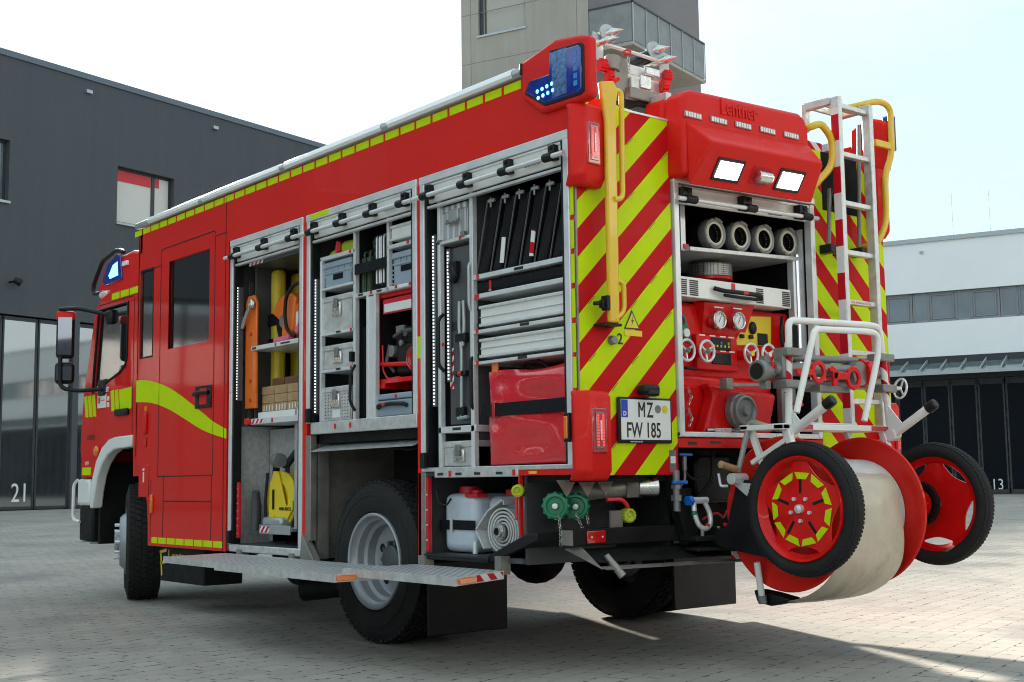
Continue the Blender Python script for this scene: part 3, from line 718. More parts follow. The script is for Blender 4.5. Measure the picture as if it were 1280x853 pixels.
B('rail_end', 'black', (-.035, .05, .335, .352, 2.922, 2.982), parent=rl, bev=.006)
mb = MB(); mb.prism([(2.46-p[0]+.04, p[1]) for p in prof], 'y', .35, 5.16); mb.build('roof_rail', 'galv', E, bev=.004)

# --- posts and inner walls of the lockers
B('corner_post', 'red', (.0, .04, 2.492, 2.548, .45, 2.585), (.0, .04, 1.262, 1.30, .50, 2.585), (.0, .04, 0.012, .045, .93, 2.585), smooth=0)
B('reflective_mark', 'fluo', *[(-.0015, 0, .003, .028, a, b) for a, b in ((2.16, 2.299), (1.998, 2.135), (1.833, 1.971), (1.669, 1.806), (1.505, 1.642), (1.338, 1.483))], (-.002, 0, 1.268, 1.296, 1.58, 1.70))
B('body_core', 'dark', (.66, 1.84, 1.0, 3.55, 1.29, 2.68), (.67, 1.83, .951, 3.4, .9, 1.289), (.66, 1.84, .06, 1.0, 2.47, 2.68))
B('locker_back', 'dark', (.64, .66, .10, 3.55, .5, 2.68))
B('right_body_side', 'red', (1.88, 2.5, .05, 5.1, 1.30, 2.585), (2.44, 2.5, .05, 1.2, .5, 1.15), (2.44, 2.5, 4.45, 5.1, .5, 1.15))  # lower gap shaped to let sun through under the engine
B('locker_wall', 'galvpan', (.04, .64, 3.53, 3.55, .5, 1.3))
B('locker_wall', 'mid', (.04, .64, 2.50, 2.52, .5, 2.58), (.04, .64, 3.53, 3.55, 1.301, 2.58), (.04, .64, 1.27, 1.29, .5, 2.58), (.04, .64, .045, .06, .95, 2.58), (.04, .64, .43, .445, .5, .95))
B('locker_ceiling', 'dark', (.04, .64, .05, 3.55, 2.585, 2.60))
B('locker_floor', 'mid', (.0, .64, 2.50, 3.55, .47, .51), (.02, .64, 1.29, 2.5, 1.235, 1.275), (.02, .64, .05, 1.27, .94, .965), (.02, .64, .44, 1.22, .505, .53))
B('floor_lip', 'alu2', (-.006, .03, 1.302, 2.44, 1.205, 1.278), (-.006, .03, .44, 1.14, .93, .968), bev=.004)
B('sill', 'alu2', (-.02, .04, 2.52, 3.49, .462, .51), bev=.006)
B('sill', 'black', (-.016, .04, .68, 1.23, .50, .53), bev=.006)
B('skirt', 'red', (-.001, .03, .03, .435, .935, .962), (.0, .02, .432, .444, .64, .95))
B('sill', 'alu2', (-.006, .04, .03, 1.26, .962, .985), bev=.004)
# sloping skirt behind the lower locker
mb = MB(); mb.prism([(.68, .50), (.70, .535), (.40, .65), (.31, .66), (.31, .62)], 'x', .0, .3); mb.build('skirt', 'black', E, bev=.006)
B('under_body', 'chassis', (.05, .66, .05, .43, .90, .935))
# silver strip over the wheel, arch liner
mb = MB(); mb.slab([(-.01, 1.34, 1.105), (-.01, 2.42, 1.099), (.10, 2.42, 1.14), (.10, 1.34, 1.14)], .004); mb.build('arch_trim', 'alu2', E)
B('wheel_arch', 'chassis', (.05, .66, 1.30, 2.46, 1.15, 1.23), (.62, .66, 1.30, 2.46, .5, 1.2), (.02, .6, 1.272, 1.29, .5, .95))
B('splash_panel', 'dsteel', (.05, .66, 2.462, 2.49, .45, 1.2), (.05, .12, 2.43, 2.46, .45, 1.2))
B('arch_post', 'dsteel', (-.005, .04, 2.44, 2.50, .56, 1.20), (-.005, .04, 1.225, 1.265, .49, .96), (.0, .03, 1.27, 1.30, .49, .96), bev=.003)
mb = MB(); mb.prism([(2.53, .42), (2.50, .60), (2.33, .42)], 'x', -.03, .02); mb.build('arch_foot', 'dsteel', E, bev=.003)

# --- shutters
def shutter(y0, y1, zb, ztop=2.58, label=True, clips=4):
    """roller shutter rolled up above an opening in the side wall; y0 < y1"""
    fr = B('shutter_frame', 'alu', (-.008, .03, y0, y0+.04, zb, ztop-.04), (-.008, .03, y1-.04, y1, zb, ztop-.04), (-.010, .03, y0-.005, y1+.005, ztop-.045, ztop), bev=.004)
    B('shutter_guide', 'black', (.0, .06, y0+.041, y0+.06, zb, ztop-.05), (.0, .06, y1-.06, y1-.041, zb, ztop-.05), parent=fr)
    mb = MB(); mb.prism([(.0, ztop-.05), (.012, ztop-.155), (.03, ztop-.155), (.02, ztop-.05)], 'y', y0+.06, y1-.06); mb.build('shutter_curtain', 'shut', fr, bev=.004)
    B('curtain_edge', 'alu', (-.004, .02, y0+.06, y1-.06, ztop-.062, ztop-.048), (.0, .03, y0+.06, y1-.06, ztop-.185, ztop-.17), parent=fr, bev=.002)
    bar = MB(); bar.cyl((-.045, y0-.01, ztop-.125), (-.045, y1+.012, ztop-.125), .013, seg=14); bo = bar.build('shutter_bar', 'alu', E)
    n = clips
    for i in range(n):
        yc = y0+.10+(y1-y0-.20)*i/(n-1)
        c = MB(); c.box(-.03, .01, yc-.022, yc+.022, ztop-.135, ztop-.06); c.cyl((-.045, yc-.03, ztop-.125), (-.045, yc+.03, ztop-.125), .022, seg=14); c.cyl((-.038, yc, ztop-.075), (-.02, yc, ztop-.075), .010, seg=10)
        c.build('bar_clip', 'black', bo, bev=.003)
    if label: text('maker_lettering', 'Lentner', .045, (-.0035, y0+.33, ztop-.125), 'side', 'stickk', E, xs=.9, bold=.0006)
    # lower bar foot
    B('bar_latch', 'black', (-.03, .0, y1-.055, y1-.02, zb+.005, zb+.09), parent=fr, bev=.005)
    return fr
shutter(2.545, 3.535, .90 if False else .51, clips=3)
shutter(1.296, 2.495, 1.275)
shutter(.03, 1.262, .975)
B('shutter_sticker', 'fluo', (-.0115, -.0101, 2.22, 2.44, 2.545, 2.575))
def leds(y, z0, z1, x=.035):
    B('led_strip', 'mid', (x-.012, x+.02, y-.018, y+.018, z0-.01, z1+.01), parent=E)
    mb = MB(); z = z0
    while z < z1: mb.box(x-.018, x-.0125, y-.0035, y+.0035, z, z+.010); z += .019
    mb.build('led_strip', 'ledstrip', E, smooth=0)
leds(3.475, 1.48, 2.24); leds(2.43, 1.34, 2.16); leds(1.175, 1.32, 2.24); leds(1.075, 1.45, 2.15, .06)

# --- rear face
def plate(name, mt, poly, parent=E, y0=-.002, y1=.03, bev=0.):
    mb = MB(); mb.prism(poly, 'y', y0, y1); return mb.build(name, mt, parent, bev=bev, smooth=0)
ch = MB(); ch.prism([(.012, .93), (.664, .93), (.655, 2.72), (.012, 2.76)], 'y', .0, .035)
# the film coordinates are the engine's own: shift the offsets by its position
M['chevL'] = stripes('chevron_film_left', (-.968, 0, 1), .272, 1.8035-(.968*-1.25*-1)*-1 if False else 1.8035+.968*1.25, FLUO, DRED)
M['chevR'] = stripes('chevron_film_right', (.90, 0, 1), .272, 2.187+.9*1.81-.9*1.25, FLUO, DRED)
rl_ = ch.build('rear_panel', 'chevL', E, smooth=0)
ch = MB(); ch.prism([(1.826, .90), (2.49, .90), (2.47, 2.76), (1.81, 2.76)], 'y', .0, .035)
rr_ = ch.build('rear_panel', 'chevR', E, smooth=0)
B('panel_edge', 'dsteel', (.004, .014, -.004, .01, 1.33, 2.30), parent=rl_)
B('panel_trim', 'redtape', (.655, .70, -.01, .03, 2.44, 2.74), parent=rl_, bev=.003)
B('panel_trim', 'alu', (.30, .67, -.004, .03, 2.722, 2.732), parent=rl_)
# tiny film lettering dashes
mb = MB()
for i in range(11):
    z0 = 1.8035-.272*4+.136+.272*i
    for xx in (.10, .24, .38, .52, .62):
        if (i*5+int(xx*50)) % 3 == 1: continue
        zc = z0+.968*xx-.006
        if .96 < zc < 2.66: mb.bar((xx-.022, -.0012, zc-.022), (xx+.022, -.0012, zc+.021), .0012, .004, up=(0, 1, 0))
mb.build('film_print', 'stickk', rl_, smooth=0)
# red strip and frame of the rear compartment
B('rear_cross_panel', 'redpump', (.67, 1.83, .0, .03, 1.062, 1.112), bev=.003)
B('type_label', 'castgrey', (.600, .645, -.004, -.001, .945, 1.05), parent=rl_)
B('type_label', 'stickw', (.605, .640, -.005, -.0041, .985, 1.02), parent=rl_)
rf = B('rear_frame', 'alu', (.668, .703, -.018, .03, 1.118, 2.41), (1.768, 1.805, -.018, .03, 1.118, 2.43), (.668, 1.805, -.016, .03, 1.116, 1.142), bev=.004)
mb = MB(); mb.prism([(.664, 2.405), (1.81, 2.435), (1.81, 2.47), (.664, 2.44)], 'y', -.02, .03); mb.build('rear_frame', 'alu', E, bev=.004)
mb = MB(); mb.prism([(.705, 2.305), (1.765, 2.335), (1.765, 2.43), (.705, 2.40)], 'y', .0, .02); mb.build('shutter_curtain', 'shut', rf, bev=.004)
mb = MB(); mb.prism([(.705, 2.385), (1.765, 2.412), (1.765, 2.424), (.705, 2.397)], 'y', -.012, .0); mb.build('curtain_edge', 'alu', rf)
sb = MB().cyl((.655, -.055, 2.316), (1.785, -.055, 2.345), .012, seg=14).build('shutter_bar', 'alu', E)
for x in (.745, 1.21, 1.68):
    zc = 2.318+(x-.66)*.026
    c = MB(); c.box(x-.04, x+.03, -.045, .0, zc-.01, zc+.065); c.cyl((x-.035, -.055, zc), (x+.045, -.055, zc), .021, seg=14); c.cyl((x, -.052, zc+.045), (x, -.04, zc+.045), .010)
    c.build('bar_clip', 'black', sb, bev=.004)
text('maker_lettering', 'Lentner', .042, (1.42, -.002, 2.335), 'rear', 'stickk', E, xs=.95, bold=.0008, rot=.026)
text('maker_lettering', 'R', .035, (.80, -.002, 2.335), 'rear', 'stickk', E)
# rear compartment walls
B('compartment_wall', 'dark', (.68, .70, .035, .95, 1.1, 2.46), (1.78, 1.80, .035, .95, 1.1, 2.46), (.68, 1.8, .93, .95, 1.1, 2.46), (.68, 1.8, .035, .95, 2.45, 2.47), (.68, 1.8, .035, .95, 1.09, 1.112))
B('compartment_rail', 'alu', (.835, .87, .10, .14, 2.09, 2.33), (1.745, 1.765, .10, .14, 1.60, 2.14), (1.772, 1.782, .05, .12, 1.5, 2.30))
B('led_strip', 'ledstrip', (1.766, 1.771, .085, .090, 1.45, 2.16))
shf = MB(); shf.prism([(.86, 2.085), (1.75, 2.12), (1.75, 2.142), (.86, 2.107)], 'y', .06, .7); shf.build('shelf', 'alu2', E, bev=.003)

# rear canopy with work lamps
cp = MB()
pr = [(0, 2.40), (-.105, 2.43), (-.12, 2.46), (-.12, 2.84), (-.10, 2.88), (0, 2.90)]
X0, X1 = .645, 1.66
# back plate: rounded upper corners, slightly rising to the right
def canz(x): return (x-.64)*.030
bp = [(.645, 2.42), (1.66, 2.45), (1.665, 2.72), (1.66, 2.83), (1.63, 2.885), (1.58, 2.905), (.72, 2.877), (.67, 2.86), (.65, 2.82)]
cp.prism(bp, 'y', -.115, .03)
can = cp.build('rear_canopy', 'red2', E, bev=.03, bseg=4)
B('canopy_back', 'red2', (.66, 1.80, .03, .18, 2.45, 2.86), parent=can, bev=.03)
hd = MB()
a = [(.665, -.11, 2.705), (1.655, -.11, 2.735), (1.60, -.245, 2.60), (.71, -.245, 2.575), (.71, -.235, 2.555), (1.60, -.235, 2.58), (1.655, -.115, 2.40), (.665, -.115, 2.37)]
hd.add(a, [(0, 1, 2, 3), (3, 2, 5, 4), (4, 5, 6, 7), (0, 3, 4, 7), (1, 6, 5, 2), (0, 7, 6, 1)])
hood = hd.build('lamp_hood', 'red2', can, bev=.012, bseg=3)
# sloped face frame for the lamps
pA = Vector((.71, -.235, 2.555)); pB = Vector((1.60, -.235, 2.58)); pC = Vector((1.655, -.115, 2.40)); pD = Vector((.665, -.115, 2.37))
ex = (pB-pA).normalized(); ey = ((pA+pB)/2-(pC+pD)/2).normalized(); en = ex.cross(ey).normalized()
if en.y > 0: en = -en
ctr = (pA+pB+pC+pD)/4
def onface(u, v, w=0): return ctr+ex*u+ey*v+en*w
def facebox(u0, u1, v0, v1, w0, w1):
    mb = MB(); v = [onface(u, vv, ww) for u in (u0, u1) for vv in (v0, v1) for ww in (w0, w1)]
    return mb.add(v, [(0, 1, 3, 2), (4, 6, 7, 5), (0, 4, 5, 1), (2, 3, 7, 6), (0, 2, 6, 4), (1, 5, 7, 3)])
for u in (-.255, .235):
    facebox(u-.105, u+.105, -.062, .062, 0, .006).build('lamp_surround', 'black', hood, bev=.015, bseg=3)
    facebox(u-.085, u+.085, -.045, .045, .006, .010).build('work_lamp', 'lamp', hood, bev=.003)
facebox(-.075, .075, -.05, .05, 0, .003).build('camera_recess', 'redtape', hood, bev=.01)
mb = MB(); mb.cyl(onface(-.05, .0, .02), onface(.05, .0, .02), .034, seg=20); mb.build('camera', 'steel', hood, bev=.004)
for x in (.716, .909, 1.10, 1.297, 1.496):
    z = 2.737+(x-.7)*.028
    B('led_module', 'clear', (x-.064, x+.064, -.122, -.115, z-.017, z+.017), parent=can, bev=.003)
    mb = MB()
    for k in range(6): mb.box(x-.058+k*.0198, x-.044+k*.0198, -.124, -.1221, z-.011, z+.011)
    mb.build('led_module', 'stickw', can, smooth=0)
text('embossed_lettering', 'Lentner', .115, (.925, -.1155, 2.785), 'rear', 'red2', can, xs=.80, ext=.006, bold=.001, rot=.028)

# lamp boxes
def lampbox(xa, xb, z0, z1, mirror=False, lens_z=None, name='tail_lamp_box'):
    s = -1 if mirror else 1
    mb = MB()
    poly = [(xa+s*.06, .04), (xa+s*.01, -.005), (xa, -.035), (xa+s*.055, -.085), (xb, -.07), (xb, .0), (xb-s*.01, .05)]
    v = []
    for (zz, ins) in ((z0, .03), (z0+.045, 0), (z1-.03, 0), (z1, .012)):
        for (px, py) in poly:
            v.append((px+(s*ins if (px == xa) else (-s*ins if abs(px-xb) < .02 and zz == z1 else 0))*1.0, py+(ins if py < 0 else 0), zz))
    n = len(poly)
    f = [tuple(range(n-1, -1, -1)), tuple(range(3*n, 4*n))]
    for k in range(3):
        for i in range(n): j = (i+1) % n; f.append((k*n+i, k*n+j, (k+1)*n+j, (k+1)*n+i))
    mb.add(v, f); bx = mb.build(name, 'red2', E, bev=.012, bseg=3)
    lz0, lz1 = lens_z
    x0, x1 = sorted((xa+s*.062, xb-s*.048))
    yy = -.082
    fr = B('lamp_bezel', 'lens', (x0, x1, yy-.008, yy+.02, lz0, lz1), parent=bx, bev=.008)
    mb = MB(); w = x1-x0; h = lz1-lz0
    mb.box(x0+w*.22, x1-w*.22, yy-.012, yy-.0085, lz0+h*.10, lz1-h*.10); mb.build('lamp_reflector', 'clear', bx, bev=.006)
    mb = MB()
    for k in range(11):
        z = lz0+h*(.16+.064*k); mb.box(x0+w*.27, x0+w*.40, yy-.0145, yy-.0125, z, z+h*.045); mb.box(x1-w*.40, x1-w*.27, yy-.0145, yy-.0125, z, z+h*.045)
    mb.build('lamp_led', 'lensl', bx, smooth=0)
    B('lamp_insert', 'lens', (x0+w*.28, x1-w*.28, yy-.014, yy-.0122, lz0+h*.16, lz1-h*.14), parent=bx, bev=.004)
    B('lamp_insert', 'alu', (x0+w*.46, x1-w*.44, yy-.018, yy-.0142, lz0+h*.28, lz1-h*.28), parent=bx, bev=.003)
    return bx
lampbox(-.05, .145, 2.295, 2.69, lens_z=(2.39, 2.60))
lb = lampbox(-.055, .15, .905, 1.322, lens_z=(1.03, 1.242))
B('side_marker', 'amber', (-.068, -.040, .004, .028, 1.10, 1.205), parent=lb, bev=.004)
B('marker_frame', 'black', (-.062, -.04, -.002, .034, 1.085, 1.22), parent=lb, bev=.004)
lampbox(2.485, 2.33, 2.30, 2.72, mirror=True, lens_z=(2.44, 2.66))
lampbox(2.49, 2.34, .90, 1.33, mirror=True, lens_z=(1.03, 1.24))

# blue corner beacons
def beacon(xs, s):
    """xs: outer face x, s: +1 left side (faces -x)"""
    mb = MB(); P = [(.345, 2.985), (.08, 3.035), (-.10, 3.005), (-.155, 2.985), (-.155, 2.695), (-.11, 2.685), (.20, 2.692), (.345, 2.80)]
    if s < 0: P = [(p[0]*.5-.005, p[1]+.02) for p in P]
    mb.prism(P, 'x', xs, xs+s*.06); hs = mb.build('beacon_housing', 'red2', E, bev=.018, bseg=3)
    L_ = [(.117, 2.985), (-.105, 2.965), (-.125, 2.945), (-.125, 2.725), (-.10, 2.712), (.16, 2.718), (.315, 2.815), (.275, 2.872), (.127, 2.868)]
    if s < 0: L_ = [(p[0]*.5-.005, p[1]+.02) for p in L_]
    mb = MB(); mb.prism(L_, 'x', xs-s*.006, xs+s*.01); mb.build('beacon_seal', 'black', hs, bev=.004)
    c = (sum(p[0] for p in L_)/len(L_), sum(p[1] for p in L_)/len(L_))
    L2 = [(c[0]+(p[0]-c[0])*.92, c[1]+(p[1]-c[1])*.90) for p in L_]
    mb = MB(); mb.prism(L2, 'x', xs-s*.012, xs); mb.build('beacon_lens', 'bluelens', hs, bev=.005)
    mb = MB()
    for r in range(2):
        for k in range(4):
            yc = (.205-.036*k-.006*r)*(.5 if s < 0 else 1); zc = 2.80-.034*r+.004*k
            mb.cyl((xs-s*.0145, yc, zc), (xs-s*.012, yc, zc), .0095, seg=10)
    mb.build('beacon_led', 'bluelit', hs)
    mb = MB()
    for k in range(5): mb.box(*sorted((xs-s*.0135, xs-s*.012)), *((-.085, -.06) if s > 0 else (-.05, -.035)), 2.76+.036*k, 2.785+.036*k)
    mb.build('beacon_led', 'bluedim', hs, smooth=0)
    mb = MB(); mb.box(*sorted((xs-s*.0128, xs-s*.0122)), -.01, .095, 2.74, 2.965); mb.build('beacon_reflector', 'bluerefl', hs, bev=.002) if s > 0 else None
    return hs
beacon(-.03, 1)
beacon(2.485, -1)
B('beacon_lens', 'bluelens', (2.455, 2.505, -.11, -.04, 2.83, 3.05), bev=.012)

# yellow grab posts and rails
gp = MB(); gp.prism([(.095, 2.80), (.18, 2.82), (.215, 2.78), (.20, 2.72), (.195, 2.60), (.190, 1.645), (.125, 1.645), (.127, 2.62), (.105, 2.72)], 'y', -.10, -.075)
post = gp.build('grab_post', 'yel', E, bev=.008)
MB().tube([(.185, -.075, 2.775), (.245, -.085, 2.785), (.238, -.085, 2.25), (.165, -.1, 2.235)], .014, rad=.05).build('grab_rail', 'yel', post)
MB().tube([(.165, -.085, 1.85), (.228, -.09, 1.84), (.228, -.09, 1.70), (.165, -.09, 1.66)], .012, rad=.04).build('grab_rail', 'yel', post)
mb = MB(); mb.box(.105, .125, -.105, -.06, 1.70, 1.77); mb.box(.09, .105, -.09, -.06, 1.71, 1.75); mb.cyl((.05, -.07, 1.73), (.095, -.07, 1.735), .01); mb.build('latch', 'black', post, bev=.004)
B('post_foot', 'black', (.11, .22, -.08, -.0, 1.632, 1.644), parent=post)
MB().tube([(1.66, -.02, 2.835), (1.675, -.12, 2.84), (1.745, -.13, 2.87), (1.845, -.13, 2.80), (1.84, -.13, 2.64), (1.67, -.10, 2.49), (1.66, -.02, 2.485)], .021, rad=.07).build('grab_rail', 'yel', E)
MB().tube([(2.06, .05, 3.03), (2.12, -.11, 3.04), (2.30, -.13, 3.10), (2.42, -.13, 3.085), (2.415, -.13, 2.79), (2.335, -.13, 2.665), (2.33, -.13, 2.37), (2.25, -.11, 2.235), (2.25, .01, 2.24)], .019, rad=.09).build('grab_rail', 'yel', E)
B('rail_bracket', 'yel', (2.25, 2.42, -.14, -.12, 2.82, 2.86), bev=.004)
# triangle sticker, number, plate
tr = MB(); tr.prism([(.363, 1.73), (.309, 1.634), (.418, 1.636)], 'y', -.0030, -.0012); tr.build('warning_triangle', 'stickk', rl_, smooth=0)
tr = MB(); tr.prism([(.363, 1.715), (.320, 1.641), (.406, 1.642)], 'y', -.0040, -.0031); tr.build('warning_triangle', 'sticky', rl_, smooth=0)
tr = MB(); tr.prism([(.368, 1.698), (.356, 1.672), (.365, 1.673), (.357, 1.650), (.374, 1.680), (.364, 1.679)], 'y', -.0050, -.0041); tr.build('warning_triangle', 'stickk', rl_, smooth=0)
B('warning_text', 'sticky', (.312, .43, -.003, -.0013, 1.602, 1.63), parent=rl_)

text('locker_number', '2', .075, (.262, -.0015, 1.558), 'rear', 'stickk', rl_, bold=.0012)
mb = MB(); mb.cyl((.222, 0, 1.572), (.222, -.028, 1.572), .024, .020); mb.build('rubber_buffer', 'castgrey', rl_, bev=.004)
npl = B('number_plate', 'black', (.243, .610, -.018, -.002, 1.082, 1.303), bev=.008)
B('plate_face', 'stickw', (.258, .596, -.021, -.0181, 1.098, 1.292), parent=npl, bev=.002)
B('plate_band', 'plateblue', (.259, .302, -.0222, -.0211, 1.205, 1.290), parent=npl)
text('plate_letters', 'D', .030, (.270, -.0228, 1.213), 'rear', 'stickw', npl, bold=.0008, ext=.0002)
mb = MB()
for p, q in (((.377, 1.208), (.377, 1.280)), ((.4135, 1.208), (.4135, 1.280)), ((.377, 1.278), (.3952, 1.238)), ((.4135, 1.278), (.3952, 1.238))):
    mb.bar((p[0], -.0223, p[1]), (q[0], -.0223, q[1]), .0085, .0006, up=(0, 1, 0)) if False else mb.prism([(p[0]-.0045, p[1]), (p[0]+.0045, p[1]), (q[0]+.0045, q[1]), (q[0]-.0045, q[1])], 'y', -.0226, -.0218)
mb.build('plate_letters', 'stickk', npl, smooth=0)
text('plate_letters', 'Z', .103, (.430, -.0222, 1.208), 'rear', 'stickk', npl, xs=.66, bold=.0014, ext=.0003)
text('plate_letters', 'FW 185', .103, (.290, -.0222, 1.110), 'rear', 'stickk', npl, xs=.70, bold=.0014, ext=.0003)
for x, mt in ((.507, 'castgrey'), (.555, 'sticky')): MB().cyl((x, -.0211, 1.248), (x, -.0228, 1.248), .020, seg=24).build('plate_seal', mt, npl)
text('plate_letters', 'www.lentner.de', .013, (.318, -.0188, 1.0855), 'rear', 'stickw', npl, ext=.0002)
mb = MB(); mb.box(.37, .48, -.075, -.01, 1.315, 1.365); mb.box(.385, .465, -.09, -.04, 1.305, 1.34); mb.build('rear_camera', 'black', E, bev=.018, bseg=3)
# --- wheels
def wheel(cx, cy, R, w, s, name='wheel', steer=0., front=False, tread=True):
    """cx: outer sidewall x, s=+1: outer face looks to -x"""
    wl = thing_part(name, (cx, cy, R), E)
    ax = (s, 0, 0); o = Vector((cx, cy, R))
    t = MB(); rb = .272/.463*R
    q = [(.03, rb), (.008, rb+.012), (.0, rb+.05), (-.002, rb+.09), (.004, R-.07), (.016, R-.03), (.032, R-.012), (w/2, R-.009), (w-.032, R-.012), (w-.016, R-.03), (w-.004, R-.07), (w, rb+.05), (w-.008, rb+.012), (w-.03, rb)]
    t.lathe(q, o, ax, 64, closed=True)
    t.lathe([(-.004, rb+.10), (.002, rb+.104), (.002, rb+.096)], o, ax, 64, closed=True)
    if tread:
        n = 58; a_, b_, d_ = basis(ax); cols = 5; cw = (w-.03)/cols
        for c in range(cols):
            for i in range(n):
                t0 = 2*PI*(i+(.5 if c % 2 else 0))/n; t1 = t0+2*PI/n*.76; sk = .25*2*PI/n*(1 if c < 2 else -1 if c > 2 else 0)
                h0 = .015+cw*c+.005; h1 = h0+cw-.010; v = []
                for rr in (R-.016 if c in (0, cols-1) else R-.012, R+.0):
                    r2 = rr-(.006 if c in (0, cols-1) else 0)
                    for (hh, tt) in ((h0, t0), (h1, t0+sk), (h1, t1+sk), (h0, t1)):
                        v.append(o+d_*hh+(a_*math.cos(tt)+b_*math.sin(tt))*r2)
                t.add(v, [(0, 1, 2, 3), (7, 6, 5, 4), (0, 4, 5, 1), (1, 5, 6, 2), (2, 6, 7, 3), (3, 7, 4, 0)])
    t.build('tyre', 'rubber', wl, smooth=38)
    k = R/.463
    if not front:
        rm = MB(); rm.lathe([(.03, rb+.004), (.004, rb+.001), (.0, rb-.006), (.006, .256*k), (.03, .250*k), (.045, .232*k), (.085, .226*k), (.10, .208*k), (.15, .203*k), (.165, .18*k), (.165, .10*k), (.165, .001)], o, ax, 64, cap0=False)
        rm.build('rim', 'rimpaint', wl)
        hb = MB(); hb.lathe([(.165, .115), (.155, .112), (.15, .09), (.12, .085), (.11, .07), (.11, .001)], o, ax, 32)
        hub = hb.build('hub', 'mid', wl)
        m_ = MB(); a_, b_, d_ = basis(ax)
        for i in range(10): 
            t0 = 2*PI*i/10; p = o+(a_*math.cos(t0)+b_*math.sin(t0))*.10; m_.cyl(p+d_*.165, p+d_*.128, .014, seg=6)
        m_.build('wheel_nuts', 'mid', wl, smooth=0)
        m_ = MB()
        for i in range(5):
            t0 = 2*PI*(i+.33)/5; p = o+(a_*math.cos(t0)+b_*math.sin(t0))*.158*k; m_.cyl(p+d_*.168, p+d_*.163, .026, seg=18)
        m_.build('vent_hole', 'black', wl)
    else:
        rm = MB(); rm.lathe([(.03, rb+.004), (.004, rb+.001), (.0, rb-.008), (.012, .25*k), (.02, .235*k), (-.02, .215*k), (-.045, .19*k), (-.05, .13*k), (-.03, .115*k), (-.03, .001)], o, ax, 64, cap0=False)
        rm.build('rim', 'rimpaint', wl)
        hb = MB(); hb.lathe([(-.03, .10), (-.07, .095), (-.085, .07), (-.085, .001)], o, ax, 32); hb.build('hub', 'rimpaint', wl)
        m_ = MB(); a_, b_, d_ = basis(ax)
        for i in range(10):
            t0 = 2*PI*i/10; p = o+(a_*math.cos(t0)+b_*math.sin(t0))*.135; m_.cyl(p-d_*.045, p-d_*.085, .014, seg=6)
        m_.build('wheel_nuts', 'alu', wl, smooth=0)
    wl.rotation_euler = (0, 0, steer)
    return wl
def thing_part(name, loc, parent):
    o = bpy.data.objects.new(name, None); COL.objects.link(o); o.parent = parent; o.empty_display_size = .1
    o.location = Vector(loc)-OFF[parent.name]; OFF[o.name] = Vector(loc); return o
RW = .463
wheel(.03, 1.80, RW, .26, 1); wheel(.33, 1.80, RW, .25, 1, tread=False)
wheel(2.47, 1.80, RW, .26, -1, tread=False); wheel(2.16, 1.80, RW, .25, -1)
wheel(.13, 5.60, RW, .27, 1, steer=-R_(21), front=True); wheel(2.37, 5.60, RW, .27, -1, steer=-R_(13), front=True, tread=False)
# underside
B('chassis_rail', 'chassis', (.78, .86, .1, 7.0, .62, .86), (1.64, 1.72, .1, 7.0, .62, .86))
B('cross_member', 'chassis', (.86, 1.64, .35, .45, .65, .85), (.86, 1.64, 1.0, 1.08, .65, .85), (.86, 1.64, 2.8, 2.9, .65, .85), (.86, 1.64, 4.2, 4.3, .65, .85))
ax = MB(); ax.cyl((.3, 1.80, RW), (2.2, 1.80, RW), .07); ax.ball((1.25, 1.80, RW), .20, 20); ax.cyl((1.25, 1.9, RW+.03), (1.25, 4.4, .62), .045); ax.cyl((.4, 5.60, RW), (2.1, 5.60, RW), .06); ax.ball((1.25, 5.60, RW-.0), .17, 20); ax.build('axle', 'chassis', E)
B('tank', 'chassis', (.30, .75, 2.75, 3.5, .36, .8), (1.75, 2.4, 4.5, 5.0, .30, .9), bev=.03)
B('gearbox', 'chassis', (1.0, 1.5, 4.3, 5.9, .45, 1.0), bev=.05)
MB().cyl((.45, 2.95, .30), (.45, 3.4, .32), .10).build('air_tank', 'chassis', E, bev=.02)
B('under_box', 'chassis', (.05, .35, 4.0, 4.75, .20, .46), bev=.01)
mb = MB()
for a, b in (((.045, 4.74, .41), (.045, 4.62, .43)), ((.045, 4.72, .41), (.045, 4.70, .24)), ((.045, 4.73, .33), (.045, 4.62, .345))): mb.bar(a, b, .003, .03, up=(0, 1, 0)) if False else mb.bar(a, b, .022, .002, up=(1, 0, 0))
mb.build('box_emblem', 'yeldull', E, smooth=0)
text('box_lettering', 'Lentner', .13, (.047, 4.60, .345), 'side', 'yeldull', E, xs=1.0)
MB().cyl((.55, 2.35, .30), (.25, 2.95, .22), .075, .07).build('exhaust_pipe', 'chassis', E)
# mudflaps and mudguards
B('mudflap', 'black', (.02, .56, 1.235, 1.255, .09, .48), bev=.006)
B('mudflap', 'black', (1.90, 2.48, 1.235, 1.255, .09, .55), bev=.006)
for xx in (1.80,):
    mb = MB(); pts = []
    for i in range(13):
        t = R_(20+140*i/12); pts.append((1.80+.55*math.cos(t), RW+.08+.52*math.sin(t)))
    poly = pts+[(1.80+(p[0]-1.80)*.98, RW+.08+(p[1]-RW-.08)*.98) for p in reversed(pts)]
    mb.prism(poly, 'x', xx+.03, xx+.58); mb.build('mudguard', 'chassis', E)
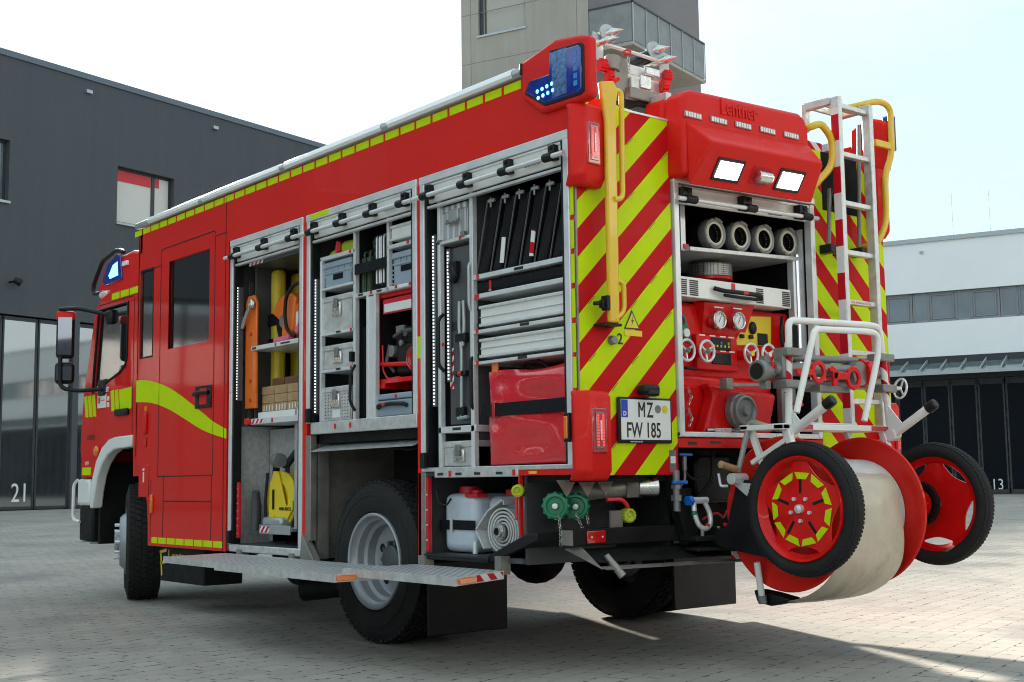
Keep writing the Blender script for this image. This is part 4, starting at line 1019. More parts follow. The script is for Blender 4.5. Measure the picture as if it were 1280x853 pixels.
# folding steps
def step(poly, z, th, lamp=None):
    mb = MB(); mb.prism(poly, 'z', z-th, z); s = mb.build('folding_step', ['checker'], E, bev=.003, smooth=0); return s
s3 = step([(-.47, .33), (-.46, 1.30), (-.02, 1.30), (-.02, .62), (-.06, .50)], .472, .004)
B('step_edge', 'alu2', (-.475, -.465, .33, 1.30, .435, .476), parent=s3)
mb = MB(); mb.bar((-.47, .33, .4555), (-.06, .50, .4555), .040, .008, up=(0, 0, 1)) if False else mb.prism([(-.476, .322), (-.058, .492), (-.058, .500), (-.476, .330)], 'z', .436, .476); mb.build('step_edge', 'alu2', s3)
def alongend(t0, t1, z0, z1, off=.003):
    a = Vector((-.476, .322, 0)); b = Vector((-.058, .492, 0)); d = (b-a); n = Vector((d.y, -d.x, 0)).normalized()
    p = a+d*t0; q = a+d*t1
    return [(p.x, p.y), (q.x, q.y), (q.x+n.x*off, q.y+n.y*off), (p.x+n.x*off, p.y+n.y*off)]
mb = MB(); mb.prism(alongend(.05, .38, 0, 0, .012), 'z', .442, .468); mb.build('step_marker', 'amber', s3, bev=.002)
mb = MB(); mb.prism(alongend(.42, .97, 0, 0, .003), 'z', .441, .472); mb.build('step_tape', 'rwtapex', s3, smooth=0)
s2 = step([(-.60, 1.18), (-.60, 2.50), (-.05, 2.50), (-.05, 1.18)], .452, .004)
B('step_edge', 'alu2', (-.605, -.595, 1.18, 2.50, .415, .456), (-.605, -.04, 1.172, 1.181, .415, .456), parent=s2)
B('step_marker', 'amber', (-.59, -.48, 1.162, 1.171, .422, .450), parent=s2, bev=.002)
s1 = step([(-.52, 2.52), (-.50, 3.42), (-.04, 3.50), (-.04, 2.52)], .452, .004)
mb = MB(); mb.prism([(-.527, 2.52), (-.507, 3.43), (-.497, 3.42), (-.517, 2.52)], 'z', .415, .456); mb.build('step_edge', 'alu2', s1)
B('step_hinge', 'dsteel', (-.03, .03, 1.2, 1.26, .40, .52), (-.03, .03, .55, .60, .45, .54), (-.03, .03, 3.30, 3.36, .40, .48), (-.03, .03, 2.6, 2.66, .40, .48))

# --- driver's cab
cb = MB()
sec = [(5.18, 2.55), (5.9, 2.56), (6.17, 2.50), (6.30, 2.40), (6.50, 1.72), (6.54, 1.50), (6.53, .98), (6.30, .98), (6.28, .76), (6.22, .98), (6.10, 1.14), (5.95, 1.24), (5.76, 1.285), (5.44, 1.29), (5.40, .98), (5.18, .98)]
# outline with the window cut out: built as strips
W = [(6.19, 2.40), (5.56, 2.40), (5.565, 1.95), (5.60, 1.88), (5.72, 1.83), (6.30, 1.70)]
def cabside(x0, x1):
    mb = MB()
    Bv = [(5.14, 2.52), (5.9, 2.545), (6.17, 2.49), (6.28, 2.40), (6.50, 1.70), (6.53, 1.50), (6.52, .98), (6.26, .98), (6.20, 1.04), (6.06, 1.17), (5.93, 1.25), (5.76, 1.30), (5.42, 1.31), (5.40, .98), (5.14, .98)]
    bm = bmesh.new()
    from mathutils.geometry import tessellate_polygon
    o = [Vector((x0, p[0], p[1])) for p in Bv]; h = [Vector((x0, p[0], p[1])) for p in W]
    tri = tessellate_polygon([o, h]); A = o+h
    mb.add([tuple(v) for v in A]+[(x1, v.y, v.z) for v in A], [tuple(t) for t in tri]+[tuple(i+len(A) for i in reversed(t)) for t in tri])
    n = len(Bv); k = len(A)
    mb.f += [[i, (i+1) % n, k+(i+1) % n, k+i] for i in range(n)]; mb.mi += [0]*n
    m = len(W); mb.f += [[n+i, n+(i+1) % m, k+n+(i+1) % m, k+n+i] for i in range(m)]; mb.mi += [0]*m
    bm.free(); return mb
cab = cabside(.10, .15).build('cab_side', 'red', E, smooth=0)
cabside(2.40, 2.35).build('cab_side', 'red', E, smooth=0)
mb = MB(); mb.prism(W, 'x', .118, .124); mb.build('window', 'glass', cab)
mb = MB(); mb.tube([(.098, p[0], p[1]) for p in W], .012, closed=True, seg=6); mb.build('window_seal', 'black', cab)
fs = MB()
front = [(5.14, 2.52), (5.9, 2.545), (6.17, 2.49), (6.28, 2.40), (6.50, 1.70), (6.53, 1.50), (6.52, .60)]
for i in range(len(front)-1):
    p, q = front[i], front[i+1]
    fs.slab([(.15, p[0], p[1]), (.15, q[0], q[1]), (2.35, q[0], q[1]), (2.35, p[0], p[1])], .03)
fs.build('cab_front', 'red', E, bev=.0)
B('cab_floor', 'dark', (.15, 2.35, 5.2, 6.4, 1.30, 1.36)); B('cab_seat', 'dark', (.4, .9, 5.3, 5.45, 1.4, 2.2), (.4, .9, 5.3, 5.8, 1.4, 1.55), bev=.03)
B('cab_rear_wall', 'dark', (.15, 2.35, 5.14, 5.17, .98, 2.5))
mb = MB(); arch = [(5.41, 1.215), (5.76, 1.205), (5.90, 1.165), (6.02, 1.09), (6.11, .99), (6.17, .85), (6.20, .72)]; outer = [(6.265, .72), (6.265, .80), (6.235, .96), (6.15, 1.115), (6.03, 1.225), (5.88, 1.29), (5.76, 1.305), (5.41, 1.31)]
mb.prism(arch+outer, 'x', .08, .17); mb.build('wheel_arch_trim', 'white', cab, bev=.012)
B('wheel_housing', 'chassis', (.2, .7, 5.2, 6.2, 1.20, 1.28), (.7, .74, 5.0, 6.2, .5, 1.25), (.15, .7, 6.2, 6.24, .42, 1.1))
bp_ = B('front_bumper', 'white', (.10, 2.4, 6.33, 6.62, .74, .97), bev=.03)
B('bumper_step', 'chassis', (.12, .5, 6.3, 6.60, .44, .74), parent=bp_, bev=.02)
MB().tube([(.10, 6.60, .96), (.09, 6.67, .92), (.09, 6.67, .62), (.11, 6.56, .60)], .014, rad=.05).build('bumper_trim', 'white', bp_)
B('bumper_step', 'alu2', (.10, .3, 6.28, 6.62, .42, .435), parent=bp_)
mb = MB(); mb.prism([(6.535, 1.15), (6.60, 1.16), (6.62, 1.22), (6.61, 1.42), (6.56, 1.46), (6.53, 1.46)], 'x', .12, .3); mb.build('corner_deflector', 'lens', cab, bev=.01)
mb = MB(); mb.ball((.085, 6.15, 1.20), .045, 14, (.5, 1, 1)); mb.build('side_indicator', 'amber', cab)
B('reflective_strip', 'fluo', (.097, .0995, 6.30, 6.50, 1.0, 1.065), parent=cab)
mb = MB()
for (a, b) in ((6.47, 6.40), (6.385, 6.31), (6.295, 6.225)): mb.prism([(a+.02, 1.675), (b+.02, 1.68), (b-.02, 1.49), (a-.02, 1.50)], 'x', .0970, .0995)
for (a, b) in ((5.90, 5.83), (5.81, 5.74), (5.72, 5.46)): mb.prism([(a, 1.69), (b, 1.70), (b-(.0 if b < 5.5 else .03), 1.525), (a-.03, 1.52)], 'x', .0970, .0995)
mb.build('reflective_strip', 'fluo', cab, smooth=0)
text('lettering', 'Feuerwehr', .085, (.097, 6.20, 1.69), 'side', 'stickw', cab, xs=.72, bold=.001)
B('door_badge', 'stickw', (.0965, .0995, 5.99, 6.18, 1.56, 1.675), parent=cab)
B('door_badge', 'stickr', (.0955, .0964, 6.12, 6.16, 1.60, 1.65), (.0955, .0964, 6.02, 6.10, 1.62, 1.628), parent=cab)
B('door_badge', 'stickw', (.0965, .0995, 5.925, 5.97, 1.56, 1.60), (.0965, .0995, 5.925, 5.97, 1.615, 1.65), parent=cab)
text('lettering', 'ATEGO', .06, (.0985, 6.41, 1.30), 'side', 'stickk', cab, xs=.9, bold=.001)
text('lettering', '819', .045, (.0985, 6.43, 1.085), 'side', 'stickw', cab, xs=1.1, bold=.001)
mb = MB(); mb.box(.07, .10, 5.50, 5.76, 1.475, 1.53); mb.build('door_handle', 'black', cab, bev=.012)
mb = MB(); seam(mb, 5.44, 1.32, 5.44, 2.42, x=.0985); seam(mb, 5.45, 2.44, 6.2, 2.44, x=.0985); mb.build('door_gap', 'black', cab, smooth=0)
mb = MB()
for i in range(4): mb.box(.097, .0995, 5.18+.19*i, 5.345+.19*i, 2.455, 2.51)
mb.build('reflective_strip', 'fluo', cab, smooth=0)
# roof beacon unit of the cab
mb = MB(); mb.prism([(5.30, 2.55), (6.20, 2.56), (6.50, 2.60), (6.55, 2.64), (6.42, 2.80), (6.22, 2.86), (5.80, 2.88), (5.30, 2.80)], 'x', .22, 2.28); bb = mb.build('roof_beacon_housing', 'red2', E, bev=.03, bseg=3)
mb = MB(); mb.prism([(5.98, 2.655), (6.36, 2.645), (6.43, 2.68), (6.30, 2.83), (6.10, 2.885), (6.02, 2.87)], 'x', .205, .24); mb.build('beacon_lens', 'bluelens', bb, bev=.008)
mb = MB(); mb.prism([(6.06, 2.70), (6.24, 2.69), (6.27, 2.72), (6.18, 2.80), (6.08, 2.82)], 'x', .2035, .2048); mb.build('beacon_light', 'bluelit', bb)
mb = MB(); mb.tube([(.20, 5.94, 2.88), (.20, 6.06, 2.92), (.20, 6.40, 2.87), (.20, 6.60, 2.68), (.20, 6.60, 2.60), (.20, 6.45, 2.585)], .02, rad=.06); mb.build('guard_bar', 'black', bb)
B('position_lamp', 'whiteled', (.195, .22, 5.86, 5.96, 2.76, 2.80), parent=bb, bev=.005)
mb = MB(); mb.cyl((.22, 6.28, 2.57), (.22, 6.46, 2.575), .03); mb.build('siren_horn', 'alu', bb, bev=.006)
# mirror
mr = MB(); mr.tube([(.12, 5.95, 2.33), (-.10, 6.15, 2.40), (-.20, 6.30, 2.40)], .018, rad=.05); mr.tube([(.11, 6.08, 1.72), (-.10, 6.15, 1.70), (-.20, 6.25, 1.73), (-.20, 6.26, 2.0)], .018, rad=.06)
arm = mr.build('mirror_arm', 'black', E)
B('mirror_bracket', 'black', (.08, .13, 5.90, 6.02, 2.26, 2.38), (.08, .13, 6.0, 6.16, 1.66, 1.80), parent=arm, bev=.02)
def mirror(z0, z1, w, nm='mirror_housing'):
    a = Vector((1, -.55, 0)).normalized(); b = Vector((.55, 1, 0)).normalized(); c = Vector((-.17, 6.25, 0))
    mb = MB(); v = [c+a*i*w/2+b*j+UP*z for i in (-1, 1) for j in (0, .07) for z in (z0, z1)]
    mb.add(v, [(0, 1, 3, 2), (4, 6, 7, 5), (0, 4, 5, 1), (2, 3, 7, 6), (0, 2, 6, 4), (1, 5, 7, 3)])
    h = mb.build(nm, 'black', arm, bev=.035, bseg=4)
    mb = MB(); v = [c+a*i*(w/2-.018)+b*j+UP*z for i in (-1, 1) for j in (-.004, .0) for z in (z0+.03, z1-.04)]
    mb.add(v, [(0, 1, 3, 2), (4, 6, 7, 5), (0, 4, 5, 1), (2, 3, 7, 6), (0, 2, 6, 4), (1, 5, 7, 3)]); mb.build('mirror_glass', 'mirror', arm, bev=.001)
    return h
mirror(1.98, 2.37, .15); mirror(1.765, 1.95, .16)
mb = MB(); a = Vector((1, -.55, 0)).normalized(); b = Vector((.55, 1, 0)).normalized(); c = Vector((-.17, 6.25, 0))
v = [c+a*i*.077+b*j+UP*z for i in (-1, 1) for j in (-.003, .073) for z in (2.30, 2.385)]
mb.add(v, [(0, 1, 3, 2), (4, 6, 7, 5), (0, 4, 5, 1), (2, 3, 7, 6), (0, 2, 6, 4), (1, 5, 7, 3)]); mb.build('mirror_cap', 'red2', arm, bev=.02)
MB().tube([(.14, 6.40, 2.2), (.12, 6.55, 1.6)], .01).build('cab_pillar', 'black', E) if False else None
# ---------------------------------------------------------------- rear underside fittings (parts of the engine)
B('tow_beam', 'chassis', (.03, 1.0, .08, .16, .60, .68), (.9, 2.3, .10, .18, .56, .66), bev=.006)
B('beam_end', 'dsteel', (.022, .03, .084, .156, .605, .675)); B('beam_reflector', 'lens', (.11, .23, .070, .08, .61, .67), bev=.004)
mb = MB()
for x in (.135, .205): mb.cyl((x, .071, .64), (x, .066, .64), .005, seg=8)
mb.build('beam_reflector', 'alu', E)
mb = MB(); mb.slab([(.10, .12, .585), (.10, -.02, .53), (1.15, -.02, .52), (1.15, .12, .585)], .005); mb.build('underrun_liner', 'chassis', E, smooth=0)
mb = MB(); mb.slab([(.10, -.02, .51), (.12, -.05, .50), (1.15, -.05, .49), (1.15, -.02, .50)], .006); mb.slab([(.02, .13, .59), (.10, -.04, .50), (.10, .10, .595)], .005)
mb.build('underrun_plate', 'dsteel', E, smooth=0)
MB().cyl((.16, .0, .56), (.21, -.06, .46), .014, .020).build('drain_lever', 'dsteel', E, bev=.004)
# hose couplings with green caps
def coupling(x, y, z, d, r, mt, name, L=.16):
    d = Vector(d).normalized(); o = Vector((x, y, z)); mb = MB()
    mb.lathe([(-L, r*.75), (-.04, r*.75), (-.04, r*.9), (0, r*.9), (0, .001)], o, d, 24); st = mb.build(name, 'dsteel', E)
    c = MB(); c.lathe([(-.035, r), (.0, r*1.03), (.004, r), (.03, r*.98), (.034, r*.9), (.034, r*.72), (.022, r*.66), (.022, r*.3), (.03, r*.26), (.03, .001)], o, d, 28)
    a_, b_, d_ = basis(d)
    for i in range(12):
        t = 2*PI*i/12; p = o+(a_*math.cos(t)+b_*math.sin(t))*r*1.01; c.bar(p-d_*.02, p+d_*.03, .014, .008, up=(p-o))
    c.build('coupling_cap', mt, st, bev=.002)
    if r > .03: MB().lathe([(.02, .016), (.05, .013), (.052, .001)], o, d, 12).build('cap_pin', 'alu', st)
    return st
dl = (-.75, -.66, -.05)
coupling(.03, .20, .79, dl, .062, 'green', 'hose_coupling'); coupling(.16, .20, .785, dl, .062, 'green', 'hose_coupling')
coupling(-.02, .42, .862, dl, .026, 'lime', 'drain_coupling', .10); coupling(.40, .10, .735, (-.2, -.95, 0), .030, 'lime', 'drain_coupling', .12)
mb = MB(); mb.tube([(.20, .30, .83), (.30, .22, .86), (.52, .08, .87)], .045, seg=18, rad=.05); mb.cyl((.42, .13, .868), (.47, .10, .87), .055, seg=6); ft = mb.build('drain_pipe', 'dsteel', E)
mb = MB(); mb.cyl((.47, .10, .87), (.56, .05, .872), .052, seg=24); mb.build('pipe_collar', 'steel', ft, bev=.004)
for x in (.03, .16, .28):
    mb = MB(); mb.prism([(x-.06, .91), (x+.06, .91), (x+.0, .83)], 'y', .12, .126); mb.build('splash_plate', 'dsteel', E)
MB().tube([(.22, .05, .815), (.30, .03, .815), (.33, .03, .79), (.34, .03, .775)], .010, rad=.02).build('valve_lever', 'stickr', E)
MB().cyl((-.05, .40, .83), (-.05, .40, .72), .008).build('valve_lever', 'stickr', E)
B('valve_bracket', 'dsteel', (.29, .37, .10, .11, .66, .76))
def chain(pts, name='chain', parent=E, r=.0035, mt='steel'):
    mb = MB(); P = [Vector(p) for p in pts]; 
    L = sum((P[i+1]-P[i]).length for i in range(len(P)-1)); n = max(3, int(L/.016)); 
    for k in range(n):
        t = L*(k+.5)/n; i = 0
        while i < len(P)-2 and t > (P[i+1]-P[i]).length: t -= (P[i+1]-P[i]).length; i += 1
        d = (P[i+1]-P[i]).normalized(); c = P[i]+d*t; a_, b_, _ = basis(d); s = a_ if k % 2 else b_
        mb.tube([c+d*.010+s*0, c+d*.006+s*.006, c-d*.006+s*.006, c-d*.010, c-d*.006-s*.006, c+d*.006-s*.006], r*.6, seg=5, closed=True)
    return mb.build(name, mt, parent)
chain([(.02, .17, .75), (.03, .17, .66), (.03, .17, .60)]); chain([(.13, .17, .75), (.15, .15, .68), (.17, .14, .66)]); chain([(.19, .17, .78), (.19, .15, .70)])
# valves between panel and opening
mb = MB(); mb.cyl((.74, .03, .95), (.74, .03, 1.02), .012); mb.cyl((.645, .0, .75), (.645, .0, .95), .018); mb.cyl((.645, 0, .80), (.645, 0, .83), .028, seg=6); mb.cyl((.645, 0, .86), (.645, 0, .88), .026, seg=6); mb.tube([(.74, .03, .95), (.74, .03, .90), (.68, .02, .86)], .007, rad=.02); mb.build('drain_valve', 'castgrey', E)
B('valve_lever', 'blue', (.70, .79, .015, .03, 1.022, 1.035), (.60, .70, -.03, -.01, .882, .90), bev=.005)
# tow lug with shackle
mb = MB(); mb.prism([(.62, .92), (.70, .90), (.84, .60), (.74, .58)], 'y', .02, .08); mb.build('tow_lug', 'chassis', E, bev=.006)
sh = MB(); sh.tube([(.745, -.02, .80), (.735, -.03, .74), (.755, -.04, .675), (.80, -.045, .655), (.845, -.04, .68), (.85, -.03, .74), (.815, -.02, .80)], .013, seg=12, rad=.03); sh.cyl((.72, -.02, .80), (.84, -.02, .80), .017); s_ = sh.build('shackle', 'alu', E)
MB().cyl((.70, -.02, .80), (.728, -.02, .80), .026, seg=6).build('shackle_pin', 'blue', s_)
MB().tube([(.736, -.03, .75), (.737, -.03, .73)], .0145).build('shackle_mark', 'green', s_)
# pintle coupling block
mb = MB(); mb.box(1.20, 1.30, .30, .5, .78, 1.0); mb.prism([(1.02, .84), (1.06, .78), (1.30, .78), (1.30, 1.03), (1.06, 1.03), (1.02, .99)], 'y', .22, .30); mb.build('reversing_buzzer', 'black', E, bev=.012)
B('coupling_plate', 'chassis', (.72, 1.05, -.06, .06, .60, .625), (.74, 1.0, -.05, .05, .55, .57), bev=.006)
mb = MB(); 
for x in (.78, .90, .97): mb.cyl((x, -.04, .625), (x, -.04, .67), .010); 
mb.build('coupling_bolts', 'dsteel', E)
mb = MB()
for x in (.80, .93): mb.ball((x+.015, -.045, .675), .013, 8)
mb.build('coupling_knob', 'stickr', E)
B('bumper_reflector', 'rwtapex', (.98, 1.10, -.055, -.05, .50, .54))
# compartment under the pump: dark backing so the chassis reads
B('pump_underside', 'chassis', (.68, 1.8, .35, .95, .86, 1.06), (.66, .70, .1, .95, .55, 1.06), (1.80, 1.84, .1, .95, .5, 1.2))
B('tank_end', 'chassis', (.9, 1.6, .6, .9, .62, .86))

# ---------------------------------------------------------------- pump and drawer in the rear compartment
mb = MB()
mb.box(.71, 1.77, .16, .5, 1.43, 1.83); pump = mb.build('pump_panel', 'redpump', E, bev=.02, bseg=3)
mb = MB(); mb.add([(1.00, .10, 1.83), (1.40, .10, 1.84), (1.37, .16, 1.66), (1.04, .16, 1.66), (.98, .165, 1.84), (1.43, .165, 1.84)], [(0, 1, 2, 3), (4, 0, 3), (1, 5, 2), (4, 5, 1, 0)]); mb.build('gauge_cowl', 'redpump', pump, smooth=20)
mb = MB(); mb.prism([(.71, 1.115), (1.55, 1.115), (1.56, 1.43), (.71, 1.45)], 'y', .13, .5); mb.build('pump_casing', 'redpump', pump, bev=.02, bseg=3)
mb = MB(); mb.prism([(.90, 1.12), (1.0, 1.34), (.96, 1.40), (1.5, 1.36), (1.42, 1.12)], 'y', .04, .14); mb.build('pump_casing', 'redpump', pump, bev=.03, bseg=3)
def gauge(x, z, y=.095):
    g = MB(); g.lathe([(.03, .050), (-.012, .050), (-.016, .046), (-.014, .041), (-.006, .040), (-.006, .001)], (x, y, z), (0, 1, 0), 32); g_ = g.build('gauge', 'steel', pump)
    d = MB(); d.lathe([(-.0075, .0385), (-.0085, .001)], (x, y, z), (0, 1, 0), 28); d.build('gauge_dial', 'stickw', pump)
    n = MB(); n.bar((x-.008, y-.011, z-.014), (x+.012, y-.011, z+.022), .003, .001)
    for k in range(11):
        t = R_(-40+26*k); n.bar((x+.034*math.cos(t), y-.0100, z+.034*math.sin(t)), (x+.028*math.cos(t), y-.0100, z+.028*math.sin(t)), .002, .001)
    n.build('gauge_needle', 'stickk', pump, smooth=0)
gauge(1.10, 1.742); gauge(1.255, 1.747)
mb = MB(); mb.prism([(.835, 1.76), (.905, 1.755), (.945, 1.65), (.938, 1.615), (.79, 1.625), (.79, 1.765)], 'y', .150, .158); mb.build('foam_control_plate', 'green', pump, bev=.003)
mb = MB(); mb.cyl((.855, .15, 1.725), (.855, .13, 1.725), .028); mb.build('rotary_knob', 'black', pump, bev=.004)
MB().cyl((.90, .15, 1.665), (.90, .135, 1.665), .024).build('indicator_dial', 'stickw', pump, bev=.003)
mb = MB(); mb.prism([(1.40, 1.79), (1.60, 1.80), (1.59, 1.635), (1.28, 1.622)], 'y', .148, .158); mb.build('generator_control_plate', 'sticky', pump, bev=.003)
mb = MB(); mb.ball((1.43, .14, 1.725), .034, 16, (.85, .4, 1.05)); mb.box(1.325, 1.355, .135, .15, 1.665, 1.685); mb.box(1.40, 1.43, .135, .15, 1.665, 1.685); mb.box(1.475, 1.555, .14, .15, 1.635, 1.70); mb.build('control_switch', 'black', pump, bev=.003)
B('switch_panel', 'redpump', (.96, 1.28, .125, .16, 1.475, 1.665), parent=pump, bev=.008)
B('switch_row', 'black', (1.07, 1.22, .118, .125, 1.585, 1.65), (1.07, 1.22, .118, .125, 1.51, 1.57), parent=pump, bev=.003)
mb = MB()
for i, x in enumerate((1.085, 1.11, 1.14, 1.17, 1.20)): mb.box(x-.006, x+.006, .1155, .1178, 1.60, 1.612)
mb.build('indicator_lamps', 'lime', pump, smooth=0)
B('indicator_lamps', 'blue', (1.135, 1.147, .1150, .1154, 1.615, 1.63), parent=pump); B('indicator_lamps', 'orange', (1.19, 1.205, .1150, .1154, 1.615, 1.63), parent=pump)
B('panel_print', 'stickw', *[(x, x+.045, .1242, .1248, z, z+.007) for x in (.98, 1.06, 1.14, 1.21) for z in (1.655, 1.577)], (1.07, 1.14, .093, .096, 1.806, 1.813), (1.22, 1.29, .093, .096, 1.810, 1.817), (.80, .86, .125, .129, 1.135, 1.143), parent=pump)
def handwheel(x, z, y=.06, cols='green'):
    h = MB(); h.tube([(x+.054*math.cos(2*PI*i/28), y, z+.054*math.sin(2*PI*i/28)) for i in range(28)], .0075, closed=True, seg=8)
    for k in range(3):
        t = 2*PI*k/3+.5; h.bar((x, y+.008, z), (x+.052*math.cos(t), y, z+.052*math.sin(t)), .010, .006, up=(0, 1, 0))
    h.cyl((x, y-.008, z), (x, y+.02, z), .013); w_ = h.build('handwheel', 'alu', pump)
    MB().lathe([(.02, .028), (.10, .030), (.12, .04), (.16, .04)], (x, y, z), (0, 1, 0), 16).build('valve_stem', 'redpump', w_)
    MB().cyl((x, y-.012, z), (x, y-.008, z), .014).build('wheel_cap', cols, w_)
for x, z, c in ((.815, 1.563, 'green'), (.965, 1.566, 'green'), (1.315, 1.570, 'sticky'), (1.46, 1.574, 'alu')): handwheel(x, z, cols=c)
mb = MB(); mb.lathe([(.12, .075), (.0, .078), (-.005, .09), (-.045, .092), (-.05, .084), (-.075, .082), (-.08, .07), (-.065, .06), (-.065, .028), (-.085, .024), (-.085, .001)], (1.15, .04, 1.255), (0, 1, 0), 40)
for i in range(3):
    t = 2*PI*i/3+.3; mb.box(1.15+.09*math.cos(t)-.01, 1.15+.09*math.cos(t)+.01, -.01, .03, 1.255+.09*math.sin(t)-.012, 1.255+.09*math.sin(t)+.012)
mb.build('suction_inlet_cap', 'castgrey', pump, bev=.002)
chain([(1.18, -.04, 1.22), (1.20, -.03, 1.17), (1.19, -.01, 1.13)], parent=pump)
for x, z in ((.77, 1.37), (.77, 1.26)):
    mb = MB(); mb.lathe([(.05, .04), (-.0, .042), (-.008, .038), (-.008, .02), (-.02, .016), (-.02, .001)], (x+.02, .07, z), (0, 1, 0), 24); mb.build('blind_cap', 'redpump', pump)
    chain([(x+.02, .04, z), (x+.045, .04, z-.05), (x+.03, .05, z-.09)], parent=pump)
mb = MB(); mb.bar((1.02, -.02, 1.385), (1.32, .02, 1.40), .018, .018); mb.build('suction_wrench', 'dsteel', pump, bev=.003)
MB().box(.995, 1.045, -.045, .01, 1.36, 1.42).build('wrench_head', 'dsteel', pump, bev=.006)
mb = MB(); mb.tube([(.90, .02, 1.155), (1.10, .02, 1.16), (1.14, .02, 1.15)], .008); mb.box(.95, 1.08, .01, .03, 1.145, 1.165); mb.build('carabiner', 'steel', pump)
B('small_lever', 'black', (.85, .93, .10, .12, 1.47, 1.485), parent=pump, bev=.004)
# hose from the panel and small cabinet on its right
MB().tube([(1.66, .12, 1.80), (1.62, .10, 1.72), (1.63, .10, 1.62), (1.68, .12, 1.58)], .010, rad=.03).build('cable', 'black', E)
B('handset', 'black', (1.69, 1.75, .08, .12, 1.60, 1.76), bev=.008)
B('cable_socket', 'castgrey', (1.56, 1.68, .06, .10, 1.16, 1.42), (1.60, 1.66, .05, .06, 1.17, 1.34), bev=.006)
MB().tube([(1.58, .04, 1.34), (1.57, .0, 1.31), (1.60, .0, 1.295), (1.66, .0, 1.30), (1.68, .04, 1.34)], .006, rad=.01).build('socket_clip', 'stickr', E)

# things stored above the pump
for i, x in enumerate((1.075, 1.278, 1.478, 1.685)):
    z = 2.202+.006*i
    t = thing('suction_hose', ['suction hose at the left end of its row over the mesh strainer', 'suction hose, second from the left in the row over the mesh strainer', 'suction hose, second from the right in the row over the mesh strainer', 'suction hose at the right end of its row beside the lit strip'][i], 'suction hose', (x, .12, z-.085), 'suction hoses lying side by side above the pump')
    MB().lathe([(.02, .078), (.10, .074), (.12, .066), (.78, .066), (.78, .001)], (x, .06, z), (0, 1, 0), 36, cap0=False).build('hose_tube', 'black', t)
    mb = MB(); mb.lathe([(.05, .080), (.04, .084), (.0, .084), (-.006, .080), (-.004, .070), (.0, .066), (.05, .066)], (x, .08, z), (0, 1, 0), 40, closed=True)
    for k in range(2):
        a0 = .9+PI*k; 
        mb.tube([(x+.079*math.cos(a0+j*.15), .072, z+.079*math.sin(a0+j*.15)) for j in range(6)], .008, seg=6)
    mb.build('coupling_ring', 'castgrey', t)
    MB().lathe([(.03, .066), (.002, .066), (-.004, .060), (-.002, .052), (.03, .050)], (x, .078, z), (0, 1, 0), 40, closed=True).build('seal_ring', 'cream', t)
    MB().lathe([(.0, .051), (.03, .050), (.05, .048), (.06, .001)], (x, .08, z), (0, 1, 0), 30, cap0=False).build('hose_bore', 'dark', t)
t = thing('suction_strainer', 'round mesh strainer on a red foot behind the long grey drawer', 'strainer', (1.27, .30, 1.95))
M['meshy'] = mat('perforated_steel', (.30, .30, .30), .4, metal=.7, var=.1)
def _mesh():
    m = M['meshy']; nt = m.node_tree; N = nt.nodes; L = nt.links; b = N['Principled BSDF']; tc = N.new('ShaderNodeTexCoord'); v = N.new('ShaderNodeTexVoronoi'); v.inputs['Scale'].default_value = 90; v.inputs['Randomness'].default_value = 0
    L.new(tc.outputs['Object'], v.inputs['Vector']); g = N.new('ShaderNodeMath'); g.operation = 'LESS_THAN'; g.inputs[1].default_value = .33; L.new(v.outputs['Distance'], g.inputs[0])
    mi = N.new('ShaderNodeMix'); mi.data_type = 'RGBA'; L.new(g.outputs[0], mi.inputs[0]); mi.inputs[6].default_value = (.33, .33, .32, 1); mi.inputs[7].default_value = (.02, .02, .02, 1); L.new(mi.outputs[2], b.inputs['Base Color'])
_mesh()
mb = MB(); mb.lathe([(0, .12), (.004, .125), (.07, .125), (.075, .12), (.075, .001)], (1.27, .30, 2.005), (0, 0, 1), 40); mb.build('mesh_basket', 'meshy', t)
MB().lathe([(.0, .07), (.03, .075), (.04, .125), (.055, .125), (.055, .001)], (1.27, .30, 1.95), (0, 0, 1), 32).build('strainer_foot', 'redpump', t)
dr = B('drawer', 'shut', (.76, 1.665, .06, .075, 1.84, 1.945), (.78, 1.66, .075, .8, 1.84, 1.86), bev=.003)
hb = MB(); hb.tube([(1.02, .05, 1.90), (1.06, .02, 1.885), (1.20, .012, 1.885), (1.36, .02, 1.885), (1.40, .05, 1.875)], .012, rad=.03); hb.tube([(1.08, .03, 1.865), (1.2, .02, 1.86), (1.34, .03, 1.862)], .009); hb.build('drawer_handle', 'black', dr)
MB().box(1.20, 1.24, .0, .012, 1.876, 1.896).build('handle_button', 'stickr', dr, bev=.003)
B('drawer_label', 'stickk', *[(a, b, .0578, .0588, z, z+.007) for a, b in ((.775, .825), (.845, .91), (1.37, 1.43), (1.59, 1.655)) for z in [1.85+.0105*k for k in range(8)]], parent=dr)
B('drawer_label', 'stickr', (1.17, 1.20, .0575, .0588, 1.905, 1.94), (1.10, 1.32, .0575, .0588, 1.838, 1.85) if False else (1.17, 1.2, .0575, .0588, 1.905, 1.94), parent=dr, smooth=0)
B('drawer_label', 'stickw', (1.09, 1.30, .0575, .0588, 1.843, 1.853), parent=dr)
B('rail_marker', 'stickr', (.85, .885, .094, .099, 2.10, 2.125))

